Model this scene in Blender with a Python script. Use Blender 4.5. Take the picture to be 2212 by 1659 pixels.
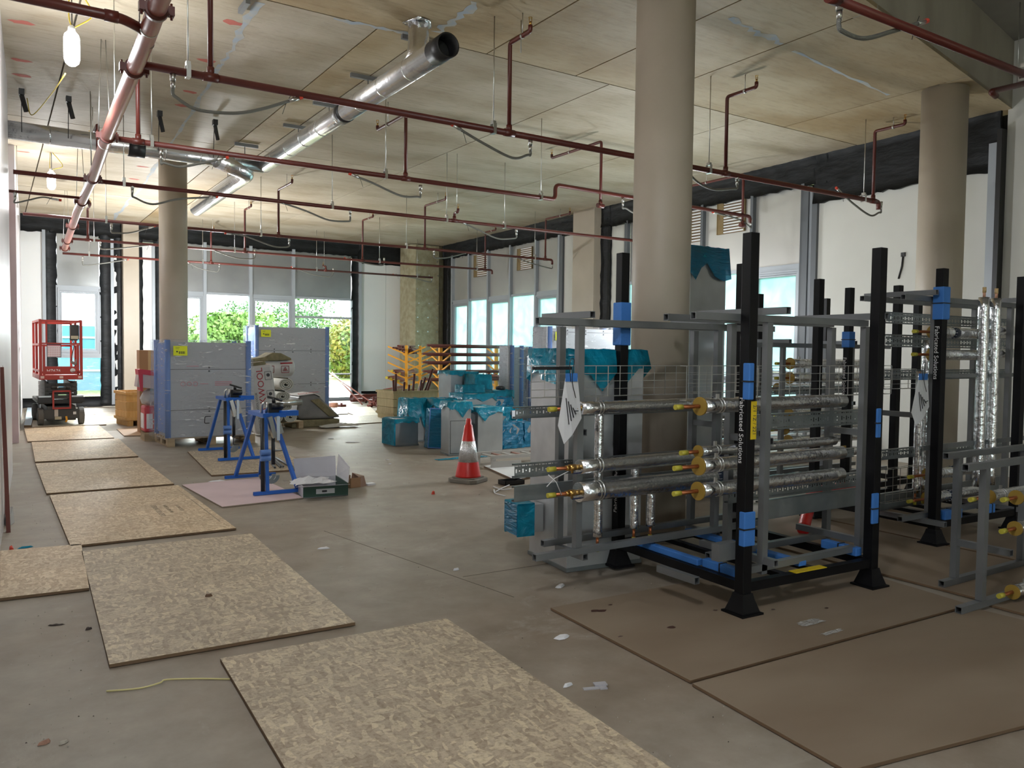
import bpy, math, random
from mathutils import Vector, Matrix
random.seed(7)
R = math.radians
PI = math.pi
SC = bpy.context.scene
COL = SC.collection
for _o in list(bpy.data.objects):
    bpy.data.objects.remove(_o, do_unlink=True)

# ---------------------------------------------------------------- camera
cam_d = bpy.data.cameras.new('camera')
cam = bpy.data.objects.new('camera', cam_d); COL.objects.link(cam)
cam_d.sensor_fit = 'HORIZONTAL'; cam_d.sensor_width = 36.0
cam_d.lens = 36.0 * 1733.727 / 2212
cam_d.clip_start = 0.05; cam_d.clip_end = 500
cam.matrix_world = Matrix(((0.8389751, 0.0130705, -0.5440128, 0.0), (-0.5440428, 0.0417383, -0.8380187, 0.0), (0.0117528, 0.9990431, 0.0421283, 1.5358407), (0, 0, 0, 1)))
SC.camera = cam

# ---------------------------------------------------------------- sky, exposure
world = bpy.data.worlds.new('overcast_sky'); SC.world = world
world.use_nodes = True
wn = world.node_tree.nodes; wl = world.node_tree.links
wn.clear()
wo = wn.new('ShaderNodeOutputWorld'); wb = wn.new('ShaderNodeBackground')
tc = wn.new('ShaderNodeTexCoord'); sp = wn.new('ShaderNodeSeparateXYZ'); cr = wn.new('ShaderNodeValToRGB')
cr.color_ramp.elements[0].position = 0.0; cr.color_ramp.elements[0].color = (0.86, 0.93, 1.0, 1)
cr.color_ramp.elements[1].position = 0.6; cr.color_ramp.elements[1].color = (0.95, 0.97, 1.0, 1)
wl.new(tc.outputs['Generated'], sp.inputs[0]); wl.new(sp.outputs[2], cr.inputs[0])
wl.new(cr.outputs[0], wb.inputs[0]); wb.inputs[1].default_value = 5.5
wl.new(wb.outputs[0], wo.inputs[0])
SC.view_settings.view_transform = 'Standard'
SC.view_settings.look = 'None'
SC.view_settings.gamma = 1.0
SC.view_settings.use_curve_mapping = False
SC.view_settings.exposure = 0.22
SC.cycles.max_bounces = 8; SC.cycles.diffuse_bounces = 4; SC.cycles.glossy_bounces = 4
SC.cycles.transparent_max_bounces = 24; SC.cycles.transmission_bounces = 4
SC.cycles.caustics_reflective = False; SC.cycles.caustics_refractive = False
SC.cycles.sample_clamp_indirect = 6.0
SC.cycles.use_denoising = True

ZC = 4.65      # soffit height
YF = 22.5      # far wall
RW0 = Vector((10.85, 5.0, 0)); RW1 = Vector((11.56, 22.5, 0))
RWA = math.atan2((RW1 - RW0).y, (RW1 - RW0).x)

# daylight enters at the two glazed walls and the added rear window: portals of sky light sit in the window openings
def area(name, loc, rot, sx, sy, power, color=(1, 1, 1)):
    d = bpy.data.lights.new(name, 'AREA'); d.shape = 'RECTANGLE'; d.size = sx; d.size_y = sy
    d.energy = power; d.color = color
    o = bpy.data.objects.new(name, d); COL.objects.link(o); o.location = loc; o.rotation_euler = rot
    return o

# hazy sun beyond the glazed end wall
sd = bpy.data.lights.new('hazy_sun', 'SUN'); sd.energy = 20.0; sd.angle = R(50); sd.color = (1.0, 0.97, 0.92)
so = bpy.data.objects.new('hazy_sun', sd); COL.objects.link(so)
so.rotation_euler = Vector((0.42, 1.0, 0.62)).to_track_quat('Z', 'Y').to_euler()

# ---------------------------------------------------------------- materials
MATS = {}
def nt(name):
    m = bpy.data.materials.new(name); m.use_nodes = True
    n = m.node_tree.nodes; l = m.node_tree.links
    return m, n, l, n['Principled BSDF']

def M(name, c, r=0.6, m=0.0, c2=None, sc=4.0, det=4.0, bump=0.0, bsc=60.0, stretch=(1, 1, 1), alpha=1.0,
      spec=0.5, ramp=(0.35, 0.65), r2=None, emis=None, es=0.0, sheen=0, rand=0.0):
    """a general paint / metal / stone material with two-tone noise and fine relief"""
    if name in MATS: return MATS[name]
    mt, n, l, b = nt(name)
    b.inputs['Base Color'].default_value = (*c, 1); b.inputs['Roughness'].default_value = r
    b.inputs['Metallic'].default_value = m; b.inputs['Specular IOR Level'].default_value = spec
    tcn = n.new('ShaderNodeTexCoord'); mp = n.new('ShaderNodeMapping'); mp.inputs['Scale'].default_value = stretch
    l.new(tcn.outputs['Object'], mp.inputs[0])
    if c2 is not None:
        no = n.new('ShaderNodeTexNoise'); no.inputs['Scale'].default_value = sc; no.inputs['Detail'].default_value = det
        l.new(mp.outputs[0], no.inputs['Vector'])
        cr_ = n.new('ShaderNodeValToRGB'); e = cr_.color_ramp.elements
        e[0].position, e[1].position = ramp; e[0].color = (*c, 1); e[1].color = (*c2, 1)
        l.new(no.outputs[0], cr_.inputs[0])
        src = cr_.outputs[0]
        if rand:
            oi = n.new('ShaderNodeObjectInfo'); hs = n.new('ShaderNodeHueSaturation'); mr = n.new('ShaderNodeMapRange')
            mr.inputs[3].default_value = 1 - rand; mr.inputs[4].default_value = 1 + rand
            l.new(oi.outputs['Random'], mr.inputs[0]); l.new(mr.outputs[0], hs.inputs['Value']); l.new(src, hs.inputs['Color'])
            src = hs.outputs[0]
        l.new(src, b.inputs['Base Color'])
        if r2 is not None:
            mr2 = n.new('ShaderNodeMapRange'); mr2.inputs[3].default_value = r; mr2.inputs[4].default_value = r2
            l.new(no.outputs[0], mr2.inputs[0]); l.new(mr2.outputs[0], b.inputs['Roughness'])
    if bump:
        n2 = n.new('ShaderNodeTexNoise'); n2.inputs['Scale'].default_value = bsc; n2.inputs['Detail'].default_value = 3
        bp = n.new('ShaderNodeBump'); bp.inputs['Strength'].default_value = bump; bp.inputs['Distance'].default_value = 0.02
        l.new(mp.outputs[0], n2.inputs['Vector']); l.new(n2.outputs[0], bp.inputs['Height']); l.new(bp.outputs[0], b.inputs['Normal'])
    if alpha < 1: b.inputs['Alpha'].default_value = alpha
    if emis: b.inputs['Emission Color'].default_value = (*emis, 1); b.inputs['Emission Strength'].default_value = es
    MATS[name] = mt
    return mt

def film(name, c, mixt, r=0.25, bump=0.5, bsc=14.0, stretch=(1, 1, 1), spec=0.5, tl=0.0, c2=None):
    """thin plastic sheet: see-through share mixt, glossy wrinkled skin, some light let through"""
    if name in MATS: return MATS[name]
    mt, n, l, b = nt(name)
    out = n['Material Output']
    b.inputs['Base Color'].default_value = (*c, 1); b.inputs['Roughness'].default_value = r
    tcn = n.new('ShaderNodeTexCoord'); mp = n.new('ShaderNodeMapping'); mp.inputs['Scale'].default_value = stretch
    n2 = n.new('ShaderNodeTexNoise'); n2.inputs['Scale'].default_value = bsc; n2.inputs['Detail'].default_value = 4
    n2.inputs['Distortion'].default_value = 1.2
    bp = n.new('ShaderNodeBump'); bp.inputs['Strength'].default_value = bump; bp.inputs['Distance'].default_value = 0.03
    l.new(tcn.outputs['Object'], mp.inputs[0]); l.new(mp.outputs[0], n2.inputs['Vector'])
    l.new(n2.outputs[0], bp.inputs['Height']); l.new(bp.outputs[0], b.inputs['Normal'])
    tr = n.new('ShaderNodeBsdfTransparent'); tr.inputs[0].default_value = (*[min(1, 0.35 + 0.65 * x / max(c)) for x in c], 1)
    mx = n.new('ShaderNodeMixShader'); mx.inputs[0].default_value = mixt
    sh = b.outputs[0]
    if tl:
        t = n.new('ShaderNodeBsdfTranslucent'); t.inputs[0].default_value = (*c, 1)
        m2 = n.new('ShaderNodeMixShader'); m2.inputs[0].default_value = tl
        l.new(b.outputs[0], m2.inputs[1]); l.new(t.outputs[0], m2.inputs[2]); sh = m2.outputs[0]
    if c2:       # uneven tint: a second tone mixed in by noise
        n3 = n.new('ShaderNodeTexNoise'); n3.inputs['Scale'].default_value = bsc * 0.5; n3.inputs['Detail'].default_value = 6; n3.inputs['Distortion'].default_value = 1.5
        rr = n.new('ShaderNodeValToRGB'); e = rr.color_ramp.elements; e[0].position = 0.35; e[0].color = (*c, 1); e[1].position = 0.65; e[1].color = (*c2, 1)
        l.new(mp.outputs[0], n3.inputs['Vector']); l.new(n3.outputs[0], rr.inputs[0]); l.new(rr.outputs[0], b.inputs['Base Color'])
        if tl: l.new(rr.outputs[0], t.inputs[0])
    l.new(sh, mx.inputs[1]); l.new(tr.outputs[0], mx.inputs[2]); l.new(mx.outputs[0], out.inputs[0])
    MATS[name] = mt
    return mt

def glass(name, tint, gl=0.08):
    if name in MATS: return MATS[name]
    mt, n, l, b = nt(name); out = n['Material Output']; n.remove(b)
    tr = n.new('ShaderNodeBsdfTransparent'); tr.inputs[0].default_value = (*tint, 1)
    g = n.new('ShaderNodeBsdfGlossy'); g.inputs['Roughness'].default_value = 0.02
    fr = n.new('ShaderNodeFresnel'); fr.inputs[0].default_value = 1.45
    mx = n.new('ShaderNodeMixShader'); l.new(fr.outputs[0], mx.inputs[0])
    l.new(tr.outputs[0], mx.inputs[1]); l.new(g.outputs[0], mx.inputs[2]); l.new(mx.outputs[0], out.inputs[0])
    MATS[name] = mt
    return mt

def osb_mat(name, tones, sc=14.0, rough=0.55):
    """oriented strand board: flakes in two crossing directions, each of its own tone"""
    if name in MATS: return MATS[name]
    mt, n, l, b = nt(name)
    tcn = n.new('ShaderNodeTexCoord')
    nd = n.new('ShaderNodeTexNoise'); nd.inputs['Scale'].default_value = 3.0
    wp = n.new('ShaderNodeMixRGB'); wp.blend_type = 'ADD'; wp.inputs[0].default_value = 0.12
    l.new(tcn.outputs['Object'], nd.inputs['Vector']); l.new(tcn.outputs['Object'], wp.inputs[1]); l.new(nd.outputs['Color'], wp.inputs[2])
    outs = []
    for i, (st, rz) in enumerate((((1, 3.2, 1), 0.25), ((3.2, 1, 1), 0.55), ((1.1, 3.2, 1), 2.45), ((2.8, 1, 1), 2.1))):
        mp = n.new('ShaderNodeMapping'); mp.inputs['Scale'].default_value = st; mp.inputs['Rotation'].default_value = (0, 0, rz)
        l.new(wp.outputs[0], mp.inputs[0])
        v = n.new('ShaderNodeTexVoronoi'); v.inputs['Scale'].default_value = sc * (1 + 0.3 * i)
        l.new(mp.outputs[0], v.inputs['Vector'])
        s = n.new('ShaderNodeSeparateColor'); l.new(v.outputs['Color'], s.inputs[0])
        cr_ = n.new('ShaderNodeValToRGB'); e = cr_.color_ramp.elements
        e[0].position = 0.05; e[0].color = (*tones[0], 1); e[1].position = 0.95; e[1].color = (*tones[2], 1)
        q = e.new(0.5); q.color = (*tones[1], 1)
        l.new(s.outputs[0], cr_.inputs[0]); outs.append((cr_.outputs[0], s.outputs[1]))
    cur = outs[0][0]
    for o_, f_ in outs[1:]:
        mx = n.new('ShaderNodeMixRGB'); gt = n.new('ShaderNodeMath'); gt.operation = 'GREATER_THAN'; gt.inputs[1].default_value = 0.52
        l.new(f_, gt.inputs[0]); l.new(gt.outputs[0], mx.inputs[0]); l.new(cur, mx.inputs[1]); l.new(o_, mx.inputs[2]); cur = mx.outputs[0]
    # fine fibre grain and dark chips between flakes
    fg = n.new('ShaderNodeTexNoise'); fg.inputs['Scale'].default_value = 55; fg.inputs['Detail'].default_value = 6; fg.inputs['Roughness'].default_value = 0.7
    l.new(tcn.outputs['Object'], fg.inputs['Vector'])
    fr_ = n.new('ShaderNodeValToRGB'); e = fr_.color_ramp.elements; e[0].position = 0.36; e[0].color = (0.62, 0.57, 0.5, 1); e[1].position = 0.52; e[1].color = (1, 1, 1, 1)
    q = e.new(0.75); q.color = (1.12, 1.1, 1.05, 1)
    l.new(fg.outputs[0], fr_.inputs[0]); mg = n.new('ShaderNodeMixRGB'); mg.blend_type = 'MULTIPLY'; mg.inputs[0].default_value = 0.75
    l.new(cur, mg.inputs[1]); l.new(fr_.outputs[0], mg.inputs[2]); cur = mg.outputs[0]
    big = n.new('ShaderNodeTexNoise'); big.inputs['Scale'].default_value = 2.2; big.inputs['Detail'].default_value = 6
    l.new(tcn.outputs['Object'], big.inputs['Vector'])
    mr = n.new('ShaderNodeMapRange'); mr.inputs[1].default_value = 0.3; mr.inputs[2].default_value = 0.7
    mr.inputs[3].default_value = 0.86; mr.inputs[4].default_value = 1.1
    l.new(big.outputs[0], mr.inputs[0])
    hs = n.new('ShaderNodeHueSaturation'); l.new(mr.outputs[0], hs.inputs['Value']); l.new(cur, hs.inputs['Color'])
    l.new(hs.outputs[0], b.inputs['Base Color'])
    bp = n.new('ShaderNodeBump'); bp.inputs['Strength'].default_value = 0.12; bp.inputs['Distance'].default_value = 0.01
    l.new(outs[1][1], bp.inputs['Height']); l.new(bp.outputs[0], b.inputs['Normal'])
    b.inputs['Roughness'].default_value = rough
    MATS[name] = mt
    return mt

def wood_mat(name, c, c2, st=(1, 1, 12), r=0.7):
    return M(name, c, r, c2=c2, sc=3.0, det=5, stretch=st, bump=0.15, bsc=20, rand=0.12)

mFloor = None
def concrete_floor():
    mt, n, l, b = nt('screed floor')
    tcn = n.new('ShaderNodeTexCoord')
    a = n.new('ShaderNodeTexNoise'); a.inputs['Scale'].default_value = 0.45; a.inputs['Detail'].default_value = 8; a.inputs['Roughness'].default_value = 0.6
    c = n.new('ShaderNodeTexNoise'); c.inputs['Scale'].default_value = 3.2; c.inputs['Detail'].default_value = 8; c.inputs['Roughness'].default_value = 0.65
    d = n.new('ShaderNodeTexNoise'); d.inputs['Scale'].default_value = 38; d.inputs['Detail'].default_value = 4
    for q in (a, c, d): l.new(tcn.outputs['Object'], q.inputs['Vector'])
    r1 = n.new('ShaderNodeValToRGB'); e = r1.color_ramp.elements
    e[0].position = 0.33; e[0].color = (0.265, 0.21, 0.155, 1); e[1].position = 0.66; e[1].color = (0.36, 0.33, 0.275, 1)
    l.new(a.outputs[0], r1.inputs[0])
    r2 = n.new('ShaderNodeValToRGB'); e = r2.color_ramp.elements
    e[0].position = 0.3; e[0].color = (0.74, 0.71, 0.68, 1); e[1].position = 0.7; e[1].color = (1.12, 1.12, 1.14, 1)
    l.new(c.outputs[0], r2.inputs[0])
    mx = n.new('ShaderNodeMixRGB'); mx.blend_type = 'MULTIPLY'; mx.inputs[0].default_value = 1
    l.new(r1.outputs[0], mx.inputs[1]); l.new(r2.outputs[0], mx.inputs[2])
    r3 = n.new('ShaderNodeValToRGB'); e = r3.color_ramp.elements
    e[0].position = 0.70; e[0].color = (0, 0, 0, 1); e[1].position = 0.78; e[1].color = (1, 1, 1, 1)
    l.new(d.outputs[0], r3.inputs[0])
    mx2 = n.new('ShaderNodeMixRGB'); mx2.inputs[2].default_value = (0.5, 0.47, 0.42, 1)
    ms = n.new('ShaderNodeMath'); ms.operation = 'MULTIPLY'; ms.inputs[1].default_value = 0.35
    l.new(r3.outputs[0], ms.inputs[0]); l.new(ms.outputs[0], mx2.inputs[0]); l.new(mx.outputs[0], mx2.inputs[1])
    l.new(mx2.outputs[0], b.inputs['Base Color'])
    mr = n.new('ShaderNodeMapRange'); mr.inputs[3].default_value = 0.42; mr.inputs[4].default_value = 0.75
    l.new(c.outputs[0], mr.inputs[0]); l.new(mr.outputs[0], b.inputs['Roughness'])
    # dusty pale scuffs
    s1 = n.new('ShaderNodeTexNoise'); s1.inputs['Scale'].default_value = 1.3; s1.inputs['Detail'].default_value = 12; s1.inputs['Roughness'].default_value = 0.75; s1.inputs['Distortion'].default_value = 0.8
    l.new(tcn.outputs['Object'], s1.inputs['Vector'])
    sr = n.new('ShaderNodeValToRGB'); e = sr.color_ramp.elements; e[0].position = 0.56; e[0].color = (0, 0, 0, 1); e[1].position = 0.74; e[1].color = (0.55, 0.55, 0.55, 1)
    mx3 = n.new('ShaderNodeMixRGB'); mx3.inputs[2].default_value = (0.52, 0.48, 0.42, 1)
    l.new(s1.outputs[0], sr.inputs[0]); l.new(sr.outputs[0], mx3.inputs[0]); l.new(mx2.outputs[0], mx3.inputs[1]); l.new(mx3.outputs[0], b.inputs['Base Color'])
    bp = n.new('ShaderNodeBump'); bp.inputs['Strength'].default_value = 0.12; bp.inputs['Distance'].default_value = 0.01
    l.new(c.outputs[0], bp.inputs['Height']); l.new(bp.outputs[0], b.inputs['Normal'])
    return mt

# ---------------------------------------------------------------- mesh helpers
class MB:
    """collects boxes, bars, tubes and sheets; build() links them as ONE mesh object"""
    def __init__(s): s.v = []; s.f = []; s.sm = []
    def add(s, vs, fs, smooth=False):
        k = len(s.v); s.v += [tuple(q) for q in vs]
        s.f += [tuple(i + k for i in f) for f in fs]; s.sm += [smooth] * len(fs)
        return s
    def box(s, x0, x1, y0, y1, z0, z1, mat=None):
        vs = [(x, y, z) for z in (z0, z1) for y in (y0, y1) for x in (x0, x1)]
        if mat is not None: vs = [mat @ Vector(q) for q in vs]
        return s.add(vs, [(0, 2, 3, 1), (4, 5, 7, 6), (0, 1, 5, 4), (2, 6, 7, 3), (0, 4, 6, 2), (1, 3, 7, 5)])
    def bar(s, p, q, w, h, up=(0, 0, 1), open_end=0.0):
        p = Vector(p); q = Vector(q); d = (q - p).normalized(); u = Vector(up)
        if abs(d.dot(u)) > 0.98: u = Vector((0, 1, 0))
        a = d.cross(u).normalized(); b = a.cross(d).normalized()
        vs = [c + a * (w / 2) * i + b * (h / 2) * j for c in (p, q) for i, j in ((-1, -1), (1, -1), (1, 1), (-1, 1))]
        if open_end:       # hollow section seen at its ends
            t = open_end; L = (q - p).length; dep = min(0.12, L * 0.3)
            for c, sg in ((p, 1), (q, -1)):
                vs += [c + a * (w / 2 - t) * i + b * (h / 2 - t) * j for i, j in ((-1, -1), (1, -1), (1, 1), (-1, 1))]
                vs += [c + d * dep * sg + a * (w / 2 - t) * i + b * (h / 2 - t) * j for i, j in ((-1, -1), (1, -1), (1, 1), (-1, 1))]
            fs = [(i, (i + 1) % 4, (i + 1) % 4 + 4, i + 4) for i in range(4)]
            for o, base in ((0, 8), (4, 16)):
                for i in range(4):
                    j = (i + 1) % 4
                    fs += [(o + i, o + j, base + j, base + i), (base + i, base + j, base + 4 + j, base + 4 + i)]
                fs.append(tuple(base + 4 + i for i in range(4)))
            return s.add(vs, fs)
        return s.add(vs, [(0, 3, 2, 1), (4, 5, 6, 7), (0, 1, 5, 4), (1, 2, 6, 5), (2, 3, 7, 6), (3, 0, 4, 7)])
    def tube(s, pts, r, n=10, cap=True, smooth=True, wob=0.0):
        pts = [Vector(p) for p in pts]
        rs = r if isinstance(r, (list, tuple)) else [r] * len(pts)
        t0 = (pts[1] - pts[0]).normalized()
        u = Vector((0, 0, 1)) if abs(t0.z) < 0.9 else Vector((1, 0, 0))
        a = t0.cross(u).normalized()
        vs = []
        for i, p in enumerate(pts):
            t = (pts[min(i + 1, len(pts) - 1)] - pts[max(i - 1, 0)]).normalized()
            a = (a - t * a.dot(t)).normalized(); b = t.cross(a)
            for k in range(n):
                th = 2 * PI * k / n; rr = rs[i] * (1 + (random.uniform(-wob, wob) if wob else 0))
                vs.append(p + (a * math.cos(th) + b * math.sin(th)) * rr)
        fs = [(i * n + k, i * n + (k + 1) % n, (i + 1) * n + (k + 1) % n, (i + 1) * n + k) for i in range(len(pts) - 1) for k in range(n)]
        k0 = len(s.v); s.add(vs, fs, smooth)
        if cap:
            s.f.append(tuple(k0 + k for k in reversed(range(n)))); s.f.append(tuple(k0 + (len(pts) - 1) * n + k for k in range(n))); s.sm += [False, False]
        return s
    def pipe_open(s, p, q, r, t=0.004, n=14):
        """hollow pipe, both ends open"""
        p = Vector(p); q = Vector(q); d = (q - p).normalized(); u = Vector((0, 0, 1)) if abs(d.z) < 0.9 else Vector((1, 0, 0))
        a = d.cross(u).normalized(); b = a.cross(d); vs = []
        for c, rr in ((p, r), (q, r), (q, r - t), (p, r - t)):
            vs += [c + (a * math.cos(2 * PI * k / n) + b * math.sin(2 * PI * k / n)) * rr for k in range(n)]
        fs = [(j * n + k, j * n + (k + 1) % n, ((j + 1) % 4) * n + (k + 1) % n, ((j + 1) % 4) * n + k) for j in range(4) for k in range(n)]
        return s.add(vs, fs, True)
    def disc(s, c, ax, r, th, n=20):
        c = Vector(c); ax = Vector(ax).normalized()
        return s.tube([c - ax * th / 2, c + ax * th / 2], r, n, smooth=False)
    def lathe(s, prof, c=(0, 0, 0), n=24, smooth=True):
        vs = [(c[0] + r * math.cos(2 * PI * k / n), c[1] + r * math.sin(2 * PI * k / n), c[2] + z) for r, z in prof for k in range(n)]
        fs = [(i * n + k, i * n + (k + 1) % n, (i + 1) * n + (k + 1) % n, (i + 1) * n + k) for i in range(len(prof) - 1) for k in range(n)]
        k0 = len(s.v); s.add(vs, fs, smooth)
        s.f.append(tuple(k0 + k for k in reversed(range(n)))); s.f.append(tuple(k0 + (len(prof) - 1) * n + k for k in range(n))); s.sm += [False, False]
        return s
    def prism(s, poly, a, b, ax='z'):
        """polygon (2-D) pushed out between a and b along axis ax"""
        def P(u, v, w): return {'z': (u, v, w), 'y': (u, w, v), 'x': (w, u, v)}[ax]
        n = len(poly); vs = [P(u, v, a) for u, v in poly] + [P(u, v, b) for u, v in poly]
        return s.add(vs, [tuple(range(n)), tuple(range(2 * n - 1, n - 1, -1))] + [(i, i + n, (i + 1) % n + n, (i + 1) % n) for i in range(n)])
    def xform(s, m):
        s.v = [tuple(m @ Vector(q)) for q in s.v]; return s
    def mesh(s, name, mat):
        me = bpy.data.meshes.new(name); me.from_pydata(s.v, [], s.f)
        if any(s.sm): me.polygons.foreach_set('use_smooth', s.sm)
        me.materials.append(mat)
        me.update(); return me
    def build(s, name, mat, parent=None, kind=None, bevel=0.0, origin=None):
        """origin: world vertices are moved so that the parent's frame holds them"""
        me = s.mesh(name, mat)
        o = bpy.data.objects.new(name, me); COL.objects.link(o)
        if parent is not None: o.parent = parent
        if kind: o['kind'] = kind
        if bevel:
            md = o.modifiers.new('bevel', 'BEVEL'); md.width = bevel; md.segments = 2; md.limit_method = 'ANGLE'
        return o

def thing(name, label, cat, loc=(0, 0, 0), rz=0.0, group=None, rx=0.0, ry=0.0):
    o = bpy.data.objects.new(name, None); COL.objects.link(o)
    o.empty_display_size = 0.1
    o.location = loc; o.rotation_euler = (rx, ry, rz)
    o['label'] = label; o['category'] = cat
    if group: o['group'] = group
    return o

def tag(o, label, cat, group=None, kind=None):
    o['label'] = label; o['category'] = cat
    if group: o['group'] = group
    if kind: o['kind'] = kind
    return o

def struct(name, mb, mat, label=None, parent=None):
    o = mb.build(name, mat, parent)
    if parent is None: o['kind'] = 'structure'
    if label: o['label'] = label
    return o

def sroot(name, label=None, loc=(0, 0, 0), rz=0.0):
    o = bpy.data.objects.new(name, None); COL.objects.link(o); o.location = loc; o.rotation_euler = (0, 0, rz); o['kind'] = 'structure'
    if label: o['label'] = label
    return o

def copy_tree(o, parent=None):
    c = o.copy(); COL.objects.link(c)
    if parent is not None: c.parent = parent
    for ch in o.children: copy_tree(ch, c)
    return c

def text(body, size, mat, parent, loc, rot, name='lettering', ext=0.0008, align='LEFT', sx=1.0):
    cu = bpy.data.curves.new(name, 'FONT'); cu.body = body; cu.size = size; cu.extrude = ext; cu.align_x = align
    cu.materials.append(mat); cu.resolution_u = 2
    tmp = bpy.data.objects.new('tmp_text', cu); COL.objects.link(tmp); bpy.context.view_layer.update()
    me = bpy.data.meshes.new_from_object(tmp.evaluated_get(bpy.context.evaluated_depsgraph_get()))
    bpy.data.objects.remove(tmp, do_unlink=True)
    o = bpy.data.objects.new(name, me); COL.objects.link(o); o.parent = parent; o.location = loc; o.rotation_euler = rot
    if not me.materials: me.materials.append(mat)
    o.scale = (sx, 1, 1)
    return o

def text_ax(body, size, mat, parent, loc, xa, ya, **kw):
    """text whose reading direction is xa and letter-up direction is ya, in the parent's frame"""
    xa = Vector(xa); ya = Vector(ya); za = xa.cross(ya)
    m = Matrix((xa, ya, za)).transposed()
    return text(body, size, mat, parent, loc, m.to_euler(), **kw)

def bend(pts, r, n=5):
    """polyline with rounded corners of radius r"""
    pts = [Vector(p) for p in pts]; out = [pts[0]]
    for i in range(1, len(pts) - 1):
        a, b, c = pts[i - 1], pts[i], pts[i + 1]
        rr = min(r, (a - b).length * 0.49, (c - b).length * 0.49)
        p = b + (a - b).normalized() * rr; q = b + (c - b).normalized() * rr
        for k in range(n + 1):
            t = k / n; out.append(p * (1 - t) ** 2 + b * 2 * t * (1 - t) + q * t * t)
    out.append(pts[-1]); return out

def spline(pts, n=8):
    """smooth curve through the points"""
    P = [Vector(p) for p in pts]; P = [P[0] * 2 - P[1]] + P + [P[-1] * 2 - P[-2]]; out = []
    for i in range(1, len(P) - 2):
        for k in range(n):
            t = k / n; a, b, c, d = P[i - 1:i + 3]
            out.append(0.5 * ((2 * b) + (c - a) * t + (2 * a - 5 * b + 4 * c - d) * t * t + (3 * b - a - 3 * c + d) * t ** 3))
    out.append(P[-2]); return out

# palette
BLACK = M('black membrane', (0.007, 0.008, 0.009), 0.55, c2=(0.014, 0.016, 0.018), sc=3, stretch=(1, 1, 3), bump=0.6, bsc=5, det=6, spec=0.3)
WHITE = M('white wall board', (0.66, 0.68, 0.68), 0.7, c2=(0.72, 0.73, 0.72), sc=0.7, ramp=(0.3, 0.7))
CREAM = M('cream wall board', (0.55, 0.55, 0.50), 0.65, c2=(0.64, 0.64, 0.60), sc=0.6, ramp=(0.3, 0.7))
GREYFR = M('grey window frame', (0.34, 0.37, 0.40), 0.45, m=0.1)
DARKFR = M('dark grey post', (0.10, 0.11, 0.12), 0.5)
SPAND = M('grey spandrel sheet', (0.30, 0.31, 0.315), 0.28, m=0.75, c2=(0.38, 0.39, 0.39), sc=0.8, bump=0.12, bsc=2)
CONC = M('column concrete', (0.40, 0.345, 0.27), 0.5, c2=(0.46, 0.40, 0.32), sc=1.2, bump=0.1, bsc=9, det=7)
GALV = M('galvanised steel', (0.46, 0.48, 0.49), 0.34, m=0.85, c2=(0.52, 0.54, 0.55), sc=5, det=2, bump=0.03, bsc=3)
CHAN = M('grey steel channel', (0.19, 0.20, 0.21), 0.45, m=0.6, c2=(0.25, 0.26, 0.27), sc=2)
TRAY = M('galvanised tray', (0.22, 0.25, 0.26), 0.4, m=0.75, c2=(0.30, 0.33, 0.34), sc=5)
BLKST = M('black painted steel', (0.005, 0.005, 0.006), 0.42, spec=0.2)
FOIL = M('foil lagging', (0.72, 0.73, 0.75), 0.22, m=1.0, c2=(0.86, 0.87, 0.88), sc=6, bump=0.4, bsc=22, stretch=(1, 1, 1))
FOILD = M('foil duct wrap', (0.75, 0.76, 0.77), 0.25, m=0.9, c2=(0.85, 0.86, 0.87), sc=4, bump=0.35, bsc=9)
REDP = M('red oxide pipe', (0.085, 0.014, 0.010), 0.4, c2=(0.11, 0.02, 0.013), sc=2)
REDL = M('red oxide main pipe', (0.30, 0.085, 0.065), 0.35, c2=(0.38, 0.13, 0.10), sc=1.2)
HOSE = M('grey braided hose', (0.20, 0.20, 0.18), 0.5, m=0.3, bump=0.5, bsc=200)
STEEL = M('bright zinc', (0.62, 0.62, 0.60), 0.3, m=1.0)
BRASS = M('brass', (0.55, 0.33, 0.10), 0.3, m=1.0)
COPPER = M('copper', (0.42, 0.14, 0.055), 0.35, m=0.8)
YELC = M('yellow plastic cap', (0.50, 0.44, 0.05), 0.5)
OCHRE = M('ochre lagging end', (0.32, 0.20, 0.03), 0.6)
FOAM = M('blue foam pad', (0.045, 0.19, 0.56), 0.65, bump=0.2, bsc=30)
BLUEP = M('blue painted steel', (0.01, 0.11, 0.48), 0.4)
YELR = M('yellow painted steel', (0.78, 0.36, 0.02), 0.45)
REDPAINT = M('red machine paint', (0.34, 0.025, 0.015), 0.4)
BLKPL = M('black plastic', (0.012, 0.012, 0.013), 0.45)
TYRE = M('dark grey rubber', (0.12, 0.115, 0.105), 0.8)
DKGREY = M('dark grey steel', (0.05, 0.05, 0.048), 0.5, m=0.3)
PAPER = M('white paper', (0.74, 0.74, 0.76), 0.7)
PAPERG = M('grey cover sheet', (0.42, 0.41, 0.43), 0.7)
LABELY = M('yellow paper label', (0.75, 0.80, 0.02), 0.6)
INK = M('dark ink', (0.03, 0.03, 0.035), 0.6)
INKR = M('red ink', (0.40, 0.03, 0.04), 0.6)
PINKINK = M('faded red ink', (0.52, 0.16, 0.19), 0.6)
WHINK = M('white ink', (0.8, 0.8, 0.8), 0.6)
CARD = M('brown cardboard', (0.34, 0.19, 0.10), 0.75)
PINE = wood_mat('pale pine', (0.52, 0.42, 0.24), (0.60, 0.50, 0.30), (6, 6, 1))
PINE2 = wood_mat('warm pine', (0.50, 0.29, 0.09), (0.58, 0.36, 0.14), (8, 8, 1))
PALLET = wood_mat('pallet wood', (0.34, 0.25, 0.15), (0.42, 0.32, 0.2), (1, 6, 6))
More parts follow.
